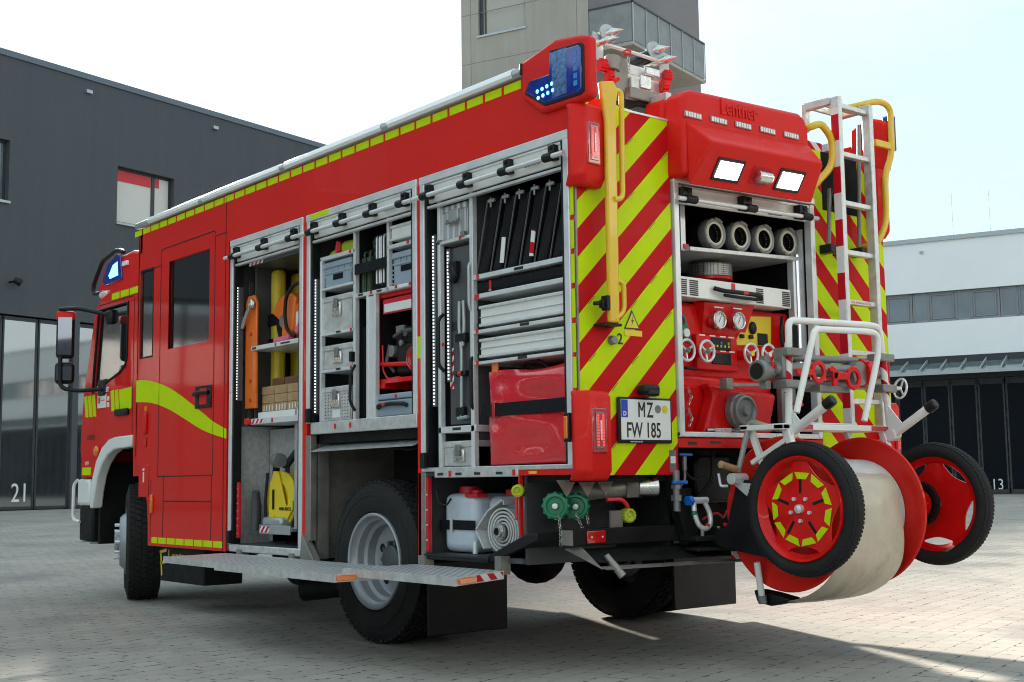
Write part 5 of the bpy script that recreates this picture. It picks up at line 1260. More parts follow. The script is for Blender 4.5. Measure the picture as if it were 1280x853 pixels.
# ---------------------------------------------------------------- ladder on the rear, panel and struts
ld = thing_part('rear_ladder', (2.0, -.13, 1.15), E)
def railbox(x0, x1): 
    mb = MB(); z0, z1 = 1.17, 3.035
    mb.box(x0, x1, -.18, -.125, z0, z1); return mb
railbox(1.845, 1.880).build('rail', 'alu2', ld, bev=.004); railbox(2.135, 2.170).build('rail', 'alu2', ld, bev=.004)
M['rwz'] = stripes('red_white_tape_rail', (0, 0, 1), .30, -.02, (.70, .70, .68), (.5, .01, .02))
B('rail_tape', 'rwz', (1.8425, 1.8448, -.177, -.128, 1.2, 2.97), parent=ld, smooth=0)
for z in (1.32, 1.59, 1.872, 2.152, 2.432, 2.712, 2.99):
    B('rung', 'alu2', (1.885, 2.135, -.165, -.125, z-.014, z+.014), parent=ld, bev=.004)
text('rung_print', 'Max. Belastung 150 kg', .020, (1.91, -.1655, 1.866), 'rear', 'stickr', ld, ext=.0002)
# part of the ladder lying on the roof
B('rail', 'alu2', (1.845, 1.885, -.12, .05, 3.00, 3.04), (2.135, 2.178, -.12, .05, 3.00, 3.04), (1.845, 1.885, .05, .08, 2.88, 3.04), parent=ld, bev=.004)
for k in range(2): B('rung', 'alu2', (1.885, 2.135, -.07+.09*k, -.05+.09*k, 3.005, 3.03), parent=ld, bev=.004)
M['tapezz'] = M['rwtapex']
B('roof_locker', 'rwtapex', (1.62, 2.30, .28, 1.9, 2.86, 2.93), bev=.004); B('roof_locker', 'shut', (1.62, 2.30, .29, 1.9, 2.72, 2.86), bev=.006)
B('access_panel', 'dark', (1.905, 2.24, -.004, .0, 2.42, 2.76))
for a, b in (((1.895, -.06, 2.53), (1.88, -.05, 2.19)), ((2.20, -.06, 2.95), (2.165, -.05, 2.20))):
    mb = MB(); mb.cyl(a, b, .012); s_ = mb.build('gas_strut', 'castgrey', E)
    mb = MB(); mb.box(b[0]-.02, b[0]+.035, -.08, .0, b[2]-.03, b[2]+.02); mb.bar(a, (a[0]+.03, a[1], a[2]-.10), .03, .012); mb.build('strut_joint', 'black', s_, bev=.004)
MB().tube([(1.96, -.02, 2.16), (2.12, -.02, 2.175), (2.16, -.03, 2.18)], .006).build('catch_wire', 'black', E)

# ---------------------------------------------------------------- lifting gear on the rear roof edge
rg = thing('light_mast_head', 'folded metal mast with discs, pointed bolts and red caps on the roof edge', 'light mast', (.62, .35, 2.72))
def P5(x, z): return (x, z)
mb = MB()
mb.box(.50, .60, .22, .30, 2.90, 3.10); mb.cyl((.505, .25, 3.02), (.52, .25, 3.10), .045); mb.build('bracket', 'dsteel', rg, bev=.006)
B('cross_bar', 'alu2', (.60, .86, .22, .28, 3.02, 3.075), (.60, .82, .20, .27, 2.94, 3.0), parent=rg, bev=.004)
B('cross_bar', 'steel', (.66, .74, .19, .20, 2.95, 3.02), (.70, .80, .185, .20, 3.03, 3.07), parent=rg, bev=.003)
B('base_beam', 'dsteel', (.55, .86, .16, .20, 2.87, 2.93), parent=rg, bev=.004)
B('base_block', 'black', (.62, .90, .18, .40, 2.84, 2.91), (.86, .92, .2, .3, 2.74, 2.85), parent=rg, bev=.006)
mb = MB(); mb.slab([(.67, .17, 2.83), (.78, .17, 2.85), (.78, .165, 2.875), (.67, .165, 2.855)], .006); mb.build('base_plate', 'steel', rg)
MB().cyl((.60, .27, 3.065), (.83, .29, 3.185), .030, seg=18).build('mast_tube', 'black', rg)
MB().cyl((.44, .22, 3.145), (.85, .25, 3.15), .010).build('tie_rod', 'alu', rg)
def pin(x, y, z, disc=True):
    d = Vector((.62, -.75, .2)).normalized(); o = Vector((x, y, z)); mb = MB()
    mb.lathe([(-.10, .012), (-.05, .012), (-.05, .022), (-.02, .022), (-.02, .015), (.01, .02), (.02, .024), (.03, .024), (.085, .001)], o, d, 18)
    b = mb.build('pointed_bolt', 'steel', rg)
    if disc: MB().lathe([(-.004, .001), (-.004, .052), (.004, .052), (.004, .001)], o, Vector((-.05, -1, .1)), 30).build('disc', 'galv', b)
pin(.475, .24, 3.215); pin(.44, .24, 3.165, False); pin(.84, .26, 3.205); pin(.87, .24, 3.15, False)
for x0 in (.385, .875):
    mb = MB(); mb.prism([(x0, 3.07), (x0+.07, 3.065), (x0+.07, 3.20), (x0, 3.215)], 'y', .255, .262); mb.build('end_plate', 'galv', rg)
for (x, y, z) in ((.41, .24, 3.035), (.445, .23, 2.975), (.845, .2, 3.05), (.80, .18, 2.98)):
    mb = MB(); mb.lathe([(0, .030), (.035, .033), (.04, .028), (.04, .001)], (x, y, z), (1, -.3, 0), 16)
    for k in range(12):
        t = 2*PI*k/12; a_, b_, d_ = basis((1, -.3, 0)); c = Vector((x, y, z))+(a_*math.cos(t)+b_*math.sin(t))*.032; mb.bar(c, c+d_*.036, .006, .006)
    mb.build('red_cap', 'redpump', rg)
MB().cyl((.42, .24, 3.04), (.51, .25, 3.03), .020).build('clamp_arm', 'redpump', rg)
MB().bar((.40, .18, 2.90), (.47, .16, 2.955), .02, .02).build('clamp_arm', 'redpump', rg, bev=.004)
MB().tube([(.545, .20, 3.12), (.565, .19, 3.135), (.59, .19, 3.13), (.585, .19, 3.115), (.555, .2, 3.11)], .006, closed=True).build('safety_ring', 'stickr', rg)
chain([(.58, .2, 3.10), (.585, .2, 3.05), (.585, .2, 3.02)], parent=rg)
B('roof_tray', 'alu2', (.05, 1.8, .036, .06, 2.70, 2.735), (.70, .74, .05, .2, 2.70, 2.90), bev=.003)

# cables and small hoses under the pump bay and in the wheel arch
for pts, r, mt in (([(.72, .06, 1.05), (.78, .08, .96), (.86, .1, .90), (.98, .1, .92)], .008, 'black'), ([(1.05, .12, 1.05), (1.02, .10, .90), (.92, .12, .80), (.80, .12, .74)], .010, 'black'), ([(.88, .05, .70), (.96, .02, .74), (1.04, .05, .70), (1.10, .08, .74)], .007, 'stickr'),
                   ([(.25, .35, .90), (.40, .25, .84), (.55, .30, .78), (.62, .3, .70)], .012, 'black'), ([(.40, 1.5, 1.14), (.30, 1.8, 1.10), (.35, 2.2, 1.13)], .012, 'black')):
    MB().tube(pts, r, rad=.05).build('hose_line', mt, E)
B('panel_label', 'stickk', (.74, .80, -.0022, -.0005, 1.078, 1.092), (.90, .98, -.0022, -.0005, 1.085, 1.097))
B('panel_label', 'sticky', (.10, .16, -.003, .029, .94, .955) if False else (-.0035, -.0015, .30, .36, .942, .955))
# ---------------------------------------------------------------- hose reel trolley hung on the rear
T = thing('hose_reel_trolley', 'red two-wheeled hose reel trolley with cream cover, hung behind the engine', 'hose reel', (1.3, -.55, .45))
def reel_wheel(cx, s):
    c = Vector((cx, -.672, .765)); wl = thing_part('wheel', c, T); R = .312; ax = (s, 0, 0)
    t = MB(); t.lathe([(.012, .238), (.0, .245), (-.012, .262), (-.014, .280), (-.006, .296), (.010, .306), (.035, .312), (.060, .306), (.076, .296), (.084, .28), (.082, .262), (.07, .245), (.058, .238)], c, ax, 72, closed=True)
    a_, b_, d_ = basis(ax)
    n = 96
    for row, (h0, h1) in enumerate(((-.004, .012), (.016, .032), (.037, .053), (.057, .074))):
        for i in range(n):
            t0 = 2*PI*(i+(.5 if row % 2 else 0))/n; t1 = t0+2*PI/n*.72; v = []; ra = .300 if row in (0, 3) else .306
            for rr in (ra-.006, ra+.0035):
                for (hh, tt) in ((h0, t0), (h1, t0+.02), (h1, t1+.02), (h0, t1)): v.append(c+d_*hh+(a_*math.cos(tt)+b_*math.sin(tt))*rr)
            t.add(v, [(0, 1, 2, 3), (7, 6, 5, 4), (0, 4, 5, 1), (1, 5, 6, 2), (2, 6, 7, 3), (3, 7, 4, 0)])
    t.build('tyre', 'rubber', wl, smooth=38)
    r = MB(); r.lathe([(-.004, .243), (-.010, .238), (-.004, .228), (.012, .222), (.03, .208), (.05, .222), (.062, .243)], c, ax, 72, closed=True); r.build('rim', 'redpump', wl)
    # scalloped disc
    def pt(r_, t_, h): return c+d_*h+(a_*math.cos(t_)+b_*math.sin(t_))*r_
    d = MB(); N = 100; ring = []
    for i in range(N):
        t_ = 2*PI*i/N; k = abs(((t_-PI/2)/(2*PI/5)) % 1-.5)*2       # 1 at a spoke, 0 in the gap
        rr = .220 if k > .62 else .170+.03*(k/.62)**2
        ring.append((rr, t_))
    v = [pt(r_, t_, .018) for r_, t_ in ring]+[pt(r_, t_, .026) for r_, t_ in ring]+[pt(.03, t_, .008) for _, t_ in ring]+[pt(.03, t_, .028) for _, t_ in ring]
    f = []
    for i in range(N):
        j = (i+1) % N; f += [(i, j, N+j, N+i), (2*N+i, i, j, 2*N+j)[::-1] if False else (2*N+i, 2*N+j, j, i), (N+i, N+j, 3*N+j, 3*N+i)]
    f += [tuple(2*N+i for i in range(N))]
    d.add(v, f); d.build('wheel_disc', 'redpump', wl, smooth=30)
    m_ = MB()
    m_.cyl(pt(0, 0, .012), pt(0, 0, -.012), .020, seg=24); m_.ball(pt(0, 0, -.012), .016, 12, (.5, 1, 1))
    for i in range(5):
        t_ = R_(54+72*i); m_.cyl(pt(.055, t_, .012), pt(.055, t_, -.002), .009, seg=10)
    m_.build('hub_bolts', 'alu', wl)
    m_ = MB()
    for i in range(5):
        t_ = R_(90+72*i); p0 = pt(.071, t_, .0105); p1 = pt(.140, t_, .0135)
        m_.bar(p0, p1, .014, .003, up=d_)
    m_.build('vent_slot', 'chassis' if s > 0 else 'stickw', wl)
    if s > 0:
        m_ = MB()
        for i in range(11):
            t0 = R_(94+360/11*i); w0 = R_(14.3)
            q = [pt(.171, t0-w0, .0150), pt(.171, t0+w0, .0150), pt(.138, t0+w0*.72, .0130), pt(.138, t0-w0*.72, .0130)]
            q2 = [p-d_*.0035 for p in q]; m_.add(q+q2, [(0, 1, 2, 3), (7, 6, 5, 4), (0, 4, 5, 1), (1, 5, 6, 2), (2, 6, 7, 3), (3, 7, 4, 0)])
        m_.build('reflective_patches', 'fluo', wl, smooth=0)
reel_wheel(.745, 1); reel_wheel(1.88, -1)
MB().cyl((.78, -.62, .765), (1.85, -.62, .765), .022).build('axle', 'alu', T)
# reel: flanges and core
for x, s in ((.95, 1), (1.56, -1)):
    fl = MB(); fl.lathe([(0, .001), (0, .10), (.006, .20), (.0, .335), (-.006, .352), (-.008, .366), (.0, .374), (.010, .370), (.012, .358), (.006, .345), (.014, .2), (.008, .10), (.008, .001)], (x, -.43, .735), (s, 0, 0), 80)
    fl.build('reel_flange', 'red', T)
mb = MB(); mb.cyl((.96, -.43, .735), (1.55, -.43, .735), .10, seg=32); mb.build('reel_core', 'redpump', T)
mb = MB(); mb.cyl((.965, -.43, .735), (1.545, -.43, .735), .26, seg=48); mb.build('rolled_hose', 'hosew', T)
hb = MB(); hb.cyl((1.57, -.43, .735), (1.66, -.43, .735), .05, seg=24); hb.lathe([(0, .10), (.0, .118), (.028, .118), (.028, .10)], (1.755, -.62, .765), (1, 0, 0), 40, closed=True); hb.lathe([(0, .10), (.001, .001)], (1.78, -.62, .765), (1, 0, 0), 36); hb.build('brake_drum', 'chassis', T)
mb = MB(); mb.cyl((1.70, -.62, .765), (1.84, -.62, .765), .040, seg=24); mb.cyl((1.768, -.62, .765), (1.775, -.62, .765), .075, seg=28)
for k in range(6): t = 2*PI*k/6; mb.ball((1.764, -.62+.058*math.cos(t), .765+.058*math.sin(t)), .012, 8)
mb.build('reel_hub', 'redpump', T)
# cover sheet
prof = [(-.10, 1.00), (-.22, 1.025), (-.35, 1.018), (-.50, .965), (-.62, .918), (-.665, .892), (-.682, .85), (-.698, .76), (-.71, .66), (-.71, .56), (-.69, .48), (-.64, .41), (-.56, .355), (-.47, .315), (-.34, .292), (-.20, .282), (-.08, .283)]
cvm = MB(); nx = 14; rows = []
rnd = random.Random(3)
wv = [[rnd.uniform(-.006, .006) for _ in range(nx+1)] for _ in prof]
for i, (y, z) in enumerate(prof):
    row = []
    for k in range(nx+1):
        u = k/nx; x = .966+(1.505-.966)*u
        sag = .010*math.sin(u*PI)*(1 if i > 6 else .4); nrm = Vector((0, y+.43, z-.70)).normalized()
        q = Vector((x, y, z))+nrm*(sag+wv[i][k]*.6)
        if i > 10: q.z += .02*(1-u)*(i-10)/6; q.y += .05*(1-u)*(i-10)/6 if False else 0
        q.y = min(q.y, -.36+.28*u) if i > 12 else q.y
        row.append(q)
    rows.append(row)
n = len(prof); V = [p for r in rows for p in r]
cen = Vector((0, -.43, .70)); V2 = []
for p in V:
    d = Vector((0, p.y+.43, p.z-.70)).normalized(); V2.append(p-d*.004)
f = []
for i in range(n-1):
    for k in range(nx):
        a = i*(nx+1)+k; q = (a, a+1, a+nx+2, a+nx+1); f.append(q); f.append(tuple(len(V)+j for j in reversed(q)))
def edge(idx):
    for a, b in zip(idx, idx[1:]): f.append((a, b, len(V)+b, len(V)+a))
edge([k for k in range(nx+1)]); edge([(n-1)*(nx+1)+k for k in range(nx+1)]); edge([i*(nx+1) for i in range(n)]); edge([i*(nx+1)+nx for i in range(n)])
cvm.add(V+V2, f); cv = cvm.build('cover_sheet', 'canvas', T, smooth=60)
sm = cv.modifiers.new('sub', 'SUBSURF'); sm.levels = 1; sm.render_levels = 2
mb = MB(); mb.prism([(-.20, .36), (-.22, .30), (-.30, .287), (-.40, .31), (-.42, .33), (-.30, .35)], 'x', .96, 1.06); mb.build('cover_pocket', 'black', T, bev=.01)
mb = MB(); mb.cyl((.90, -.28, .50), (.93, -.28, .33), .016); mb.build('stand_leg', 'white', T); MB().cyl((.93, -.28, .34), (.935, -.28, .30), .022).build('stand_foot', 'castgrey', T, bev=.004)
# frame
mb = MB(); mb.tube([(.905, -.50, 1.13), (.93, -.50, 1.58), (.93, -.50, 1.665), (1.02, -.50, 1.67), (1.58, -.50, 1.685), (1.675, -.50, 1.68), (1.685, -.50, 1.59), (1.73, -.50, 1.13)], .0175, rad=.09, seg=14); fr = mb.build('push_frame', 'white', T)
mb = MB(); mb.tube([(.815, -.62, 1.21), (.925, -.64, 1.55), (.95, -.64, 1.61), (1.36, -.64, 1.625), (1.455, -.64, 1.62), (1.455, -.64, 1.52), (1.34, -.62, 1.18)], .016, rad=.08, seg=14); mb.build('push_frame', 'white', T)
M['rwt'] = stripes('red_white_tape_tube', (.9, -.3, 1), .115, .02, (.72, .71, .68), (.5, .01, .02))
mb = MB(); mb.cyl((.908, -.50, 1.31), (.926, -.50, 1.555), .0187, seg=20); mb.cyl((1.71, -.50, 1.29), (1.688, -.50, 1.53), .0187, seg=20); mb.build('frame_tape', 'rwt', fr)
for x, yy in ((.92, -.50), (1.68, -.55)):
    mb = MB(); mb.cyl((x, yy, 1.118), (x+.0, yy-.215, 1.245), .022, seg=16); g = mb.build('handle_bar', 'white', T)
    mb = MB(); mb.cyl((x, yy-.205, 1.239), (x, yy-.255, 1.268), .027, seg=16); mb.build('handle_grip', 'black', g, bev=.008)
    mb = MB(); mb.prism([(yy-.02, 1.12), (yy-.07, 1.16), (yy+.02, 1.27), (yy+.03, 1.13)], 'x', x-.004, x+.004); mb.cyl((x-.03, yy, 1.118), (x+.03, yy, 1.118), .030, seg=18); mb.build('gusset', 'white', T)
mb = MB(); mb.box(.84, 1.70, -.52, -.46, 1.135, 1.165); mb.box(.84, 1.70, -.30, -.25, 1.14, 1.165); mb.box(.84, .89, -.52, -.25, 1.137, 1.163); mb.box(1.65, 1.70, -.52, -.25, 1.137, 1.163)
mb.box(1.0, 1.45, -.50, -.28, 1.166, 1.174)
hf = mb.build('tray_frame', 'white', T, bev=.004)
B_ = lambda nm, mt, *b, parent=T, bev=0: B(nm, mt, *b, parent=parent, bev=bev)
B_('tray_reflector', 'lens', (.96, 1.06, -.525, -.521, 1.138, 1.162), (1.54, 1.68, -.525, -.521, 1.138, 1.162), parent=hf)
B_('tray_print', 'greybox', (1.12, 1.26, -.44, -.36, 1.1745, 1.1765), parent=hf)
mb = MB()
for x in (.89, 1.66):
    mb.bar((x, -.50, 1.14), (x+.01, -.60, .80), .035, .035); mb.bar((x, -.28, 1.14), (x+.01, -.35, .95), .03, .03)
    mb.bar((x, -.52, 1.10), (x, -.28, .98), .025, .025)
mb.build('side_stay', 'white', T, bev=.004)
mb = MB(); mb.tube([(.94, -.42, 1.14), (.86, -.42, 1.15), (.86, -.30, 1.185), (.86, -.215, .94)], .014, rad=.03); cr = mb.build('crank', 'galv', T)
mb = MB(); mb.lathe([(0, .013), (.01, .019), (.10, .017), (.12, .019), (.13, .001)], (.85, -.215, .95), (-1, 0, .22), 16); mb.build('crank_handle', 'wood', cr)
# black hanger of the engine that carries the trolley
mb = MB(); mb.prism([(-.20, .90), (-.29, .90), (-.42, .52), (-.20, .55), (.10, .60), (.10, .66), (-.12, .66)], 'x', .865, .880); mb.prism([(-.20, .90), (-.29, .90), (-.42, .52), (-.20, .55), (.10, .60), (.10, .66), (-.12, .66)], 'x', 1.63, 1.645)
hg = mb.build('trolley_hanger', 'black', E, bev=.004)
mb = MB(); mb.cyl((.80, -.22, .905), (.90, -.22, .905), .028, seg=18); mb.cyl((.80, -.22, .905), (.798, -.22, .905), .02); mb.prism([(-.17, .89), (-.30, .88), (-.27, .82)], 'x', .855, .865); mb.tube([(.80, -.14, .93), (.79, -.16, .87), (.82, -.18, .87)], .007, rad=.01); mb.build('hanger_lock', 'alu', hg)
# ---------------------------------------------------------------- things clamped on the trolley
dv = thing('hydrant_distributor', 'grey distributor pipe with a red lever clamped on the trolley frame', 'distributor', (1.3, -.38, 1.36))
mb = MB(); mb.cyl((.95, -.38, 1.43), (1.80, -.38, 1.445), .034, seg=22); mb.cyl((1.20, -.36, 1.365), (1.86, -.36, 1.38), .022, seg=16); mb.cyl((1.02, -.36, 1.49), (1.76, -.36, 1.505), .018, seg=16)
mb.box(1.26, 1.50, -.42, -.33, 1.33, 1.36); mb.build('pipe', 'castgrey', dv)
mb = MB(); mb.lathe([(0, .052), (.03, .056), (.05, .05), (.05, .042), (.10, .04)], (.86, -.36, 1.415), (1, 0, .02), 26); mb.lathe([(0, .04), (.001, .001)], (.875, -.36, 1.415), (-1, 0, 0), 20); mb.box(.90, .94, -.38, -.34, 1.455, 1.49); mb.box(.90, .94, -.38, -.34, 1.33, 1.37); mb.build('coupling', 'castgrey', dv, bev=.002)
MB().lathe([(0, .040), (.003, .001)], (.857, -.36, 1.415), (1, 0, 0), 20).build('coupling_bore', 'black', dv)
B('lever', 'redpump', (.93, 1.11, -.40, -.36, 1.425, 1.455), parent=dv, bev=.006)
CL = [(x+.11, x+.11+.12, -.45, -.36, z-.020, z+.020) for x, z in ((.875, 1.51), (.86, 1.355), (1.63, 1.52), (1.64, 1.36))]
for c_ in CL: B('clamp', 'castgrey', c_, parent=dv, bev=.006)
B('clamp', 'castgrey', (.985, 1.01, -.42, -.36, 1.38, 1.50), (1.70, 1.73, -.42, -.36, 1.38, 1.50), parent=dv, bev=.006)
mb = MB()
mb.lathe([(0, .062), (.05, .064), (.10, .06)], (1.60, -.42, 1.43), (0, 1, 0), 26); mb.build('outlet', 'castgrey', dv)
mb = MB(); mb.lathe([(0, .04), (.01, .068), (.06, .072), (.075, .066), (.075, .001)], (1.72, -.38, 1.437), (-1, 0, 0), 28)
for k in range(8):
    t = 2*PI*k/8; mb.bar((1.715, -.38+.062*math.cos(t), 1.437+.062*math.sin(t)), (1.65, -.38+.07*math.cos(t), 1.437+.07*math.sin(t)), .012, .010)
mb.build('blind_cap', 'redpump', dv)
# red wrench
wr = MB(); c = Vector((1.39, -.53, 1.40))
wr.lathe([(-.008, .038), (-.008, .062), (.008, .062), (.008, .038)], c, (0, 1, 0), 8, closed=True); wr.box(1.22, 1.34, -.538, -.522, 1.39, 1.425); wr.prism([(1.22, 1.355), (1.25, 1.355), (1.26, 1.435), (1.22, 1.455), (1.19, 1.44), (1.20, 1.425), (1.225, 1.425)], 'y', -.538, -.522)
w_ = wr.build('coupling_wrench', 'redpump', None, bev=.003); tag(w_, 'red hook wrench with an octagonal ring held against the grey pipes of the trolley', 'wrench')
wr = MB(); wr.lathe([(-.008, .034), (-.008, .056), (.008, .056), (.008, .034)], (1.11, -.53, 1.42), (0, 1, 0), 24, closed=True); wr.box(.94, 1.06, -.538, -.522, 1.40, 1.43)
tag(wr.build('coupling_wrench', 'redpump', None, bev=.003), 'red wrench with a round ring behind the tube of the trolley frame', 'wrench')
hw = MB(); c = Vector((2.03, -.36, 1.372)); hw.tube([c+Vector((.012*math.sin(2*PI*i/24), .03*math.cos(2*PI*i/24)*1.3, .052*math.sin(2*PI*i/24))) for i in range(24)], .006, closed=True, seg=8); hw.cyl((1.86, -.36, 1.375), (2.03, -.36, 1.372), .010)
for k in range(3):
    t = 2*PI*k/3; hw.bar(c, c+Vector((0, .038*math.cos(t), .05*math.sin(t))), .008, .006)
hw.build('clamp_wheel', 'alu', dv)
dv.location += Vector((-.11, -.085, 0))

# ---------------------------------------------------------------- contents of the side lockers
def pbox(name, lab, x0, x1, y0, y1, z0, z1, grp='grey plastic boxes in the middle locker'):
    t = thing(name, lab, 'plastic box', ((x0+x1)/2, (y0+y1)/2, z0), grp)
    B('box_body', 'greybox', (x0+.006, x1, y0+.008, y1-.008, z0, z1-.03), parent=t, bev=.006)
    B('rim', 'greybox', (x0-.004, x1, y0, y1, z1-.035, z1), (x0, x1, y0+.003, y1-.003, z1-.075, z1-.062), parent=t, bev=.004)
    mb = MB(); n = 5
    for k in range(n):
        y = y0+.02+(y1-y0-.04)*k/(n-1); mb.box(x0, x0+.008, y-.003, y+.003, z1-.065, z1-.035)
    for y in (y0+.012, y1-.012):
        for k in range(4): mb.box(x0-.001, x0+.006, y-.009, y+.009, z0+.01+(z1-z0-.09)*k/4, z0+.018+(z1-z0-.09)*k/4)
    mb.build('rib', 'greybox', t, smooth=0)
    yc = (y0+y1)/2; B('hand_hole', 'dark', (x0+.003, x0+.0055, yc-.055, yc+.055, z1-.115, z1-.08), parent=t, bev=.004 if False else 0)
    return t
def abox(name, lab, x0, x1, y0, y1, z0, z1, mt='alu2', grp=None, cat='metal box', latch=True, holes=False):
    t = thing(name, lab, cat, ((x0+x1)/2, (y0+y1)/2, z0), grp)
    B('box_body', mt, (x0, x1, y0, y1, z0, z1-.03), parent=t, bev=.006)
    B('lid', mt, (x0-.008, x1, y0-.005, y1+.005, z1-.034, z1), parent=t, bev=.005)
    yc = (y0+y1)/2; h = z1-z0
    if latch:
        B('latch', 'steel', (x0-.016, x0-.001, yc-.045, yc+.045, z1-.03-min(.10, h*.6), z1-.045), parent=t, bev=.006)
        B('latch_hook', 'castgrey', (x0-.024, x0-.016, yc-.02, yc+.02, z1-.08, z1-.02), parent=t, bev=.004)
    B('edge_bead', mt, (x0-.003, x0, y0+.004, y0+.012, z0+.01, z1-.04), (x0-.003, x0, y1-.012, y1-.004, z0+.01, z1-.04), parent=t)
    if holes:
        mb = MB()
        for i in range(9):
            for k in range(8):
                y = y0+.035+(y1-y0-.07)*i/8; z = z0+.02+(h-.07)*k/7
                if abs(y-yc) < .06: continue
                mb.cyl((x0-.0015, y, z), (x0-.0004, y, z), .0045, seg=6)
        mb.build('drain_holes', 'dark', t, smooth=0)
        B('label_plate', 'stickw', (x0-.003, x0-.001, yc-.045, yc+.045, z0+.02, z0+.07), parent=t)
    return t
def shelf(*bs, mt='alu'): return B('shelf', mt, *bs, bev=.003)
# divider posts and shelves, middle locker
B('locker_divider', 'alu', (.03, .06, 1.985, 2.008, 1.278, 2.42), (.03, .06, 1.63, 1.648, 2.0, 2.43), (.03, .06, 2.375, 2.395, 1.278, 2.29), (.03, .06, 1.845, 1.865, 1.278, 2.0), (.03, .06, 1.768, 1.787, 1.278, 2.0), bev=.002)
B('locker_divider', 'dark', (.06, .62, 1.985, 2.0, 1.278, 2.42), (.06, .62, 1.635, 1.645, 2.0, 2.43), (.08, .62, 1.86, 1.985, 1.278, 1.83), (.08, .62, 1.785, 1.787, 1.278, 2.0))
B('locker_divider', 'alu', (.035, .06, 1.787, 1.845, 1.278, 1.99))
shelf((.03, .6, 1.99, 2.395, 2.275, 2.30), (.03, .6, 1.99, 2.375, 2.085, 2.10) if False else (.03, .6, 1.99, 2.375, 2.088, 2.104), (.03, .6, 1.99, 2.375, 1.805, 1.822), (.03, .6, 1.99, 2.375, 1.578, 1.597), (.03, .6, 1.31, 1.99, 1.998, 2.022), (.03, .6, 1.31, 1.64, 2.238, 2.262))
B('shelf_label', 'stickr', *[(.0275, .0295, y, y+.022, z, z+.018) for y, z in ((2.03, 2.28), (2.02, 1.808), (2.02, 1.582), (1.80, 2.003), (1.42, 2.243), (1.40, 2.003), (1.54, 2.003))], (-.0085, -.0065, 2.14, 2.16, 1.23, 1.26), (-.0085, -.0065, 1.97, 1.99, 1.23, 1.26))
B('shelf_label', 'stickk', *[(.0275, .0295, y, y+.05, z, z+.012) for y, z in ((2.15, 1.585), (2.15, 1.810), (1.9, 2.005), (1.70, 2.005))])
B('shelf_label', 'stickw', (.0275, .0295, 1.43, 1.53, 2.003, 2.018))
pbox('plastic_crate', 'grey plastic crate with handle hole under the yellow-green bag', .05, .55, 2.055, 2.385, 2.107, 2.262)
pbox('plastic_crate', 'grey plastic crate under the shutter-fronted drawer, beside the shutter post', .05, .55, 1.345, 1.622, 2.025, 2.215)
abox('aluminium_case', 'large plain aluminium case with one latch, below the upper left grey crate', .05, .5, 2.04, 2.385, 1.824, 2.047, grp='aluminium boxes stacked in the middle locker')
abox('aluminium_case', 'low aluminium case with one latch between two shelves of the middle locker', .05, .5, 2.04, 2.368, 1.60, 1.745, grp='aluminium boxes stacked in the middle locker')
abox('aluminium_case', 'perforated aluminium case on the floor of the middle locker', .05, .5, 2.062, 2.390, 1.281, 1.49, grp='aluminium boxes stacked in the middle locker', holes=True)
bg = MB(); pts = [(2.42, 2.30), (2.38, 2.345), (2.30, 2.36), (2.22, 2.39), (2.10, 2.385), (2.06, 2.36), (2.05, 2.305)]
bg.prism(pts, 'x', .09, .35); t = bg.build('rope_bag', 'lime', None, bev=.03, bseg=3); tag(t, 'limp yellow-green bag on top of the left boxes in the middle locker', 'bag')
bq = MB(); bq.tube([(.08, 2.26, 2.39), (.075, 2.27, 2.33), (.08, 2.24, 2.31)], .012); bq.build('red_strap', 'stickr', t)
B('latch_pin', 'stickr', (.075, .09, 2.235, 2.275, 2.325, 2.385), parent=t, bev=.005)
for i, y in enumerate((1.955, 1.895)):
    mb = MB(); mb.box(.07, .30, y-.022, y+.022, 2.03, 2.24); mb.box(.066, .07, y-.012, y+.012, 2.06, 2.20); o = mb.build('fuel_can', 'olive', None, bev=.012, bseg=3)
    tag(o, ['narrow dark green can next to the divider, behind the black strap', 'narrow dark green can beside the silver suitcase, behind the black strap'][i], 'can', 'dark green cans behind the strap')
    MB().tube([(.08, y, 2.245), (.08, y, 2.275), (.25, y, 2.275), (.25, y, 2.245)], .008, rad=.015).build('carry_handle', 'olive', o)
    mb = MB(); mb.lathe([(0, .016), (.03, .016), (.03, .001)], (.12, y, 2.24), (0, 0, 1), 14); mb.build('screw_cap', 'olive', o)
mb = MB(); mb.tube([(.14, 1.93, 2.33), (.12, 1.87, 2.36), (.14, 1.83, 2.32), (.12, 1.90, 2.30)], .022, rad=.03); tag(mb.build('folded_tarpaulin', 'olive', None), 'dark green folded sheet stuffed above the narrow green cans', 'sheet')
cs = MB(); cs.box(.055, .45, 1.70, 1.80, 2.05, 2.355); c_ = cs.build('tool_suitcase', 'black', None, bev=.02, bseg=3); tag(c_, 'upright dark suitcase with silver edges behind the black strap', 'suitcase')
mb = MB()
for y in (1.785, 1.755, 1.738, 1.71): mb.tube([(.053, y, 2.06), (.053, y, 2.345), (.40, y, 2.358)], .006, rad=.03)
mb.build('silver_edge', 'alu', c_)
st = MB(); st.box(.028, .034, 1.645, 1.99, 2.138, 2.20); tag(st.build('retaining_strap', 'blackcloth', None), 'wide black strap across the green cans and silver suitcase', 'strap')
B('shutter_drawer', 'shut', (.045, .5, 1.345, 1.622, 2.285, 2.372), bev=.008); B('drawer_edge', 'alu', (.035, .045, 1.345, 1.622, 2.355, 2.372), (.035, .045, 1.345, 1.622, 2.283, 2.296), bev=.003)
B('pillar_handle', 'black', (.0, .03, 1.985, 2.01, 1.62, 1.68), bev=.004)
MB().tube([(.03, 1.985, 1.60), (.0, 1.99, 1.55), (.0, 1.995, 1.38), (.03, 1.985, 1.33)], .009, rad=.03).build('pillar_handle', 'black', E)
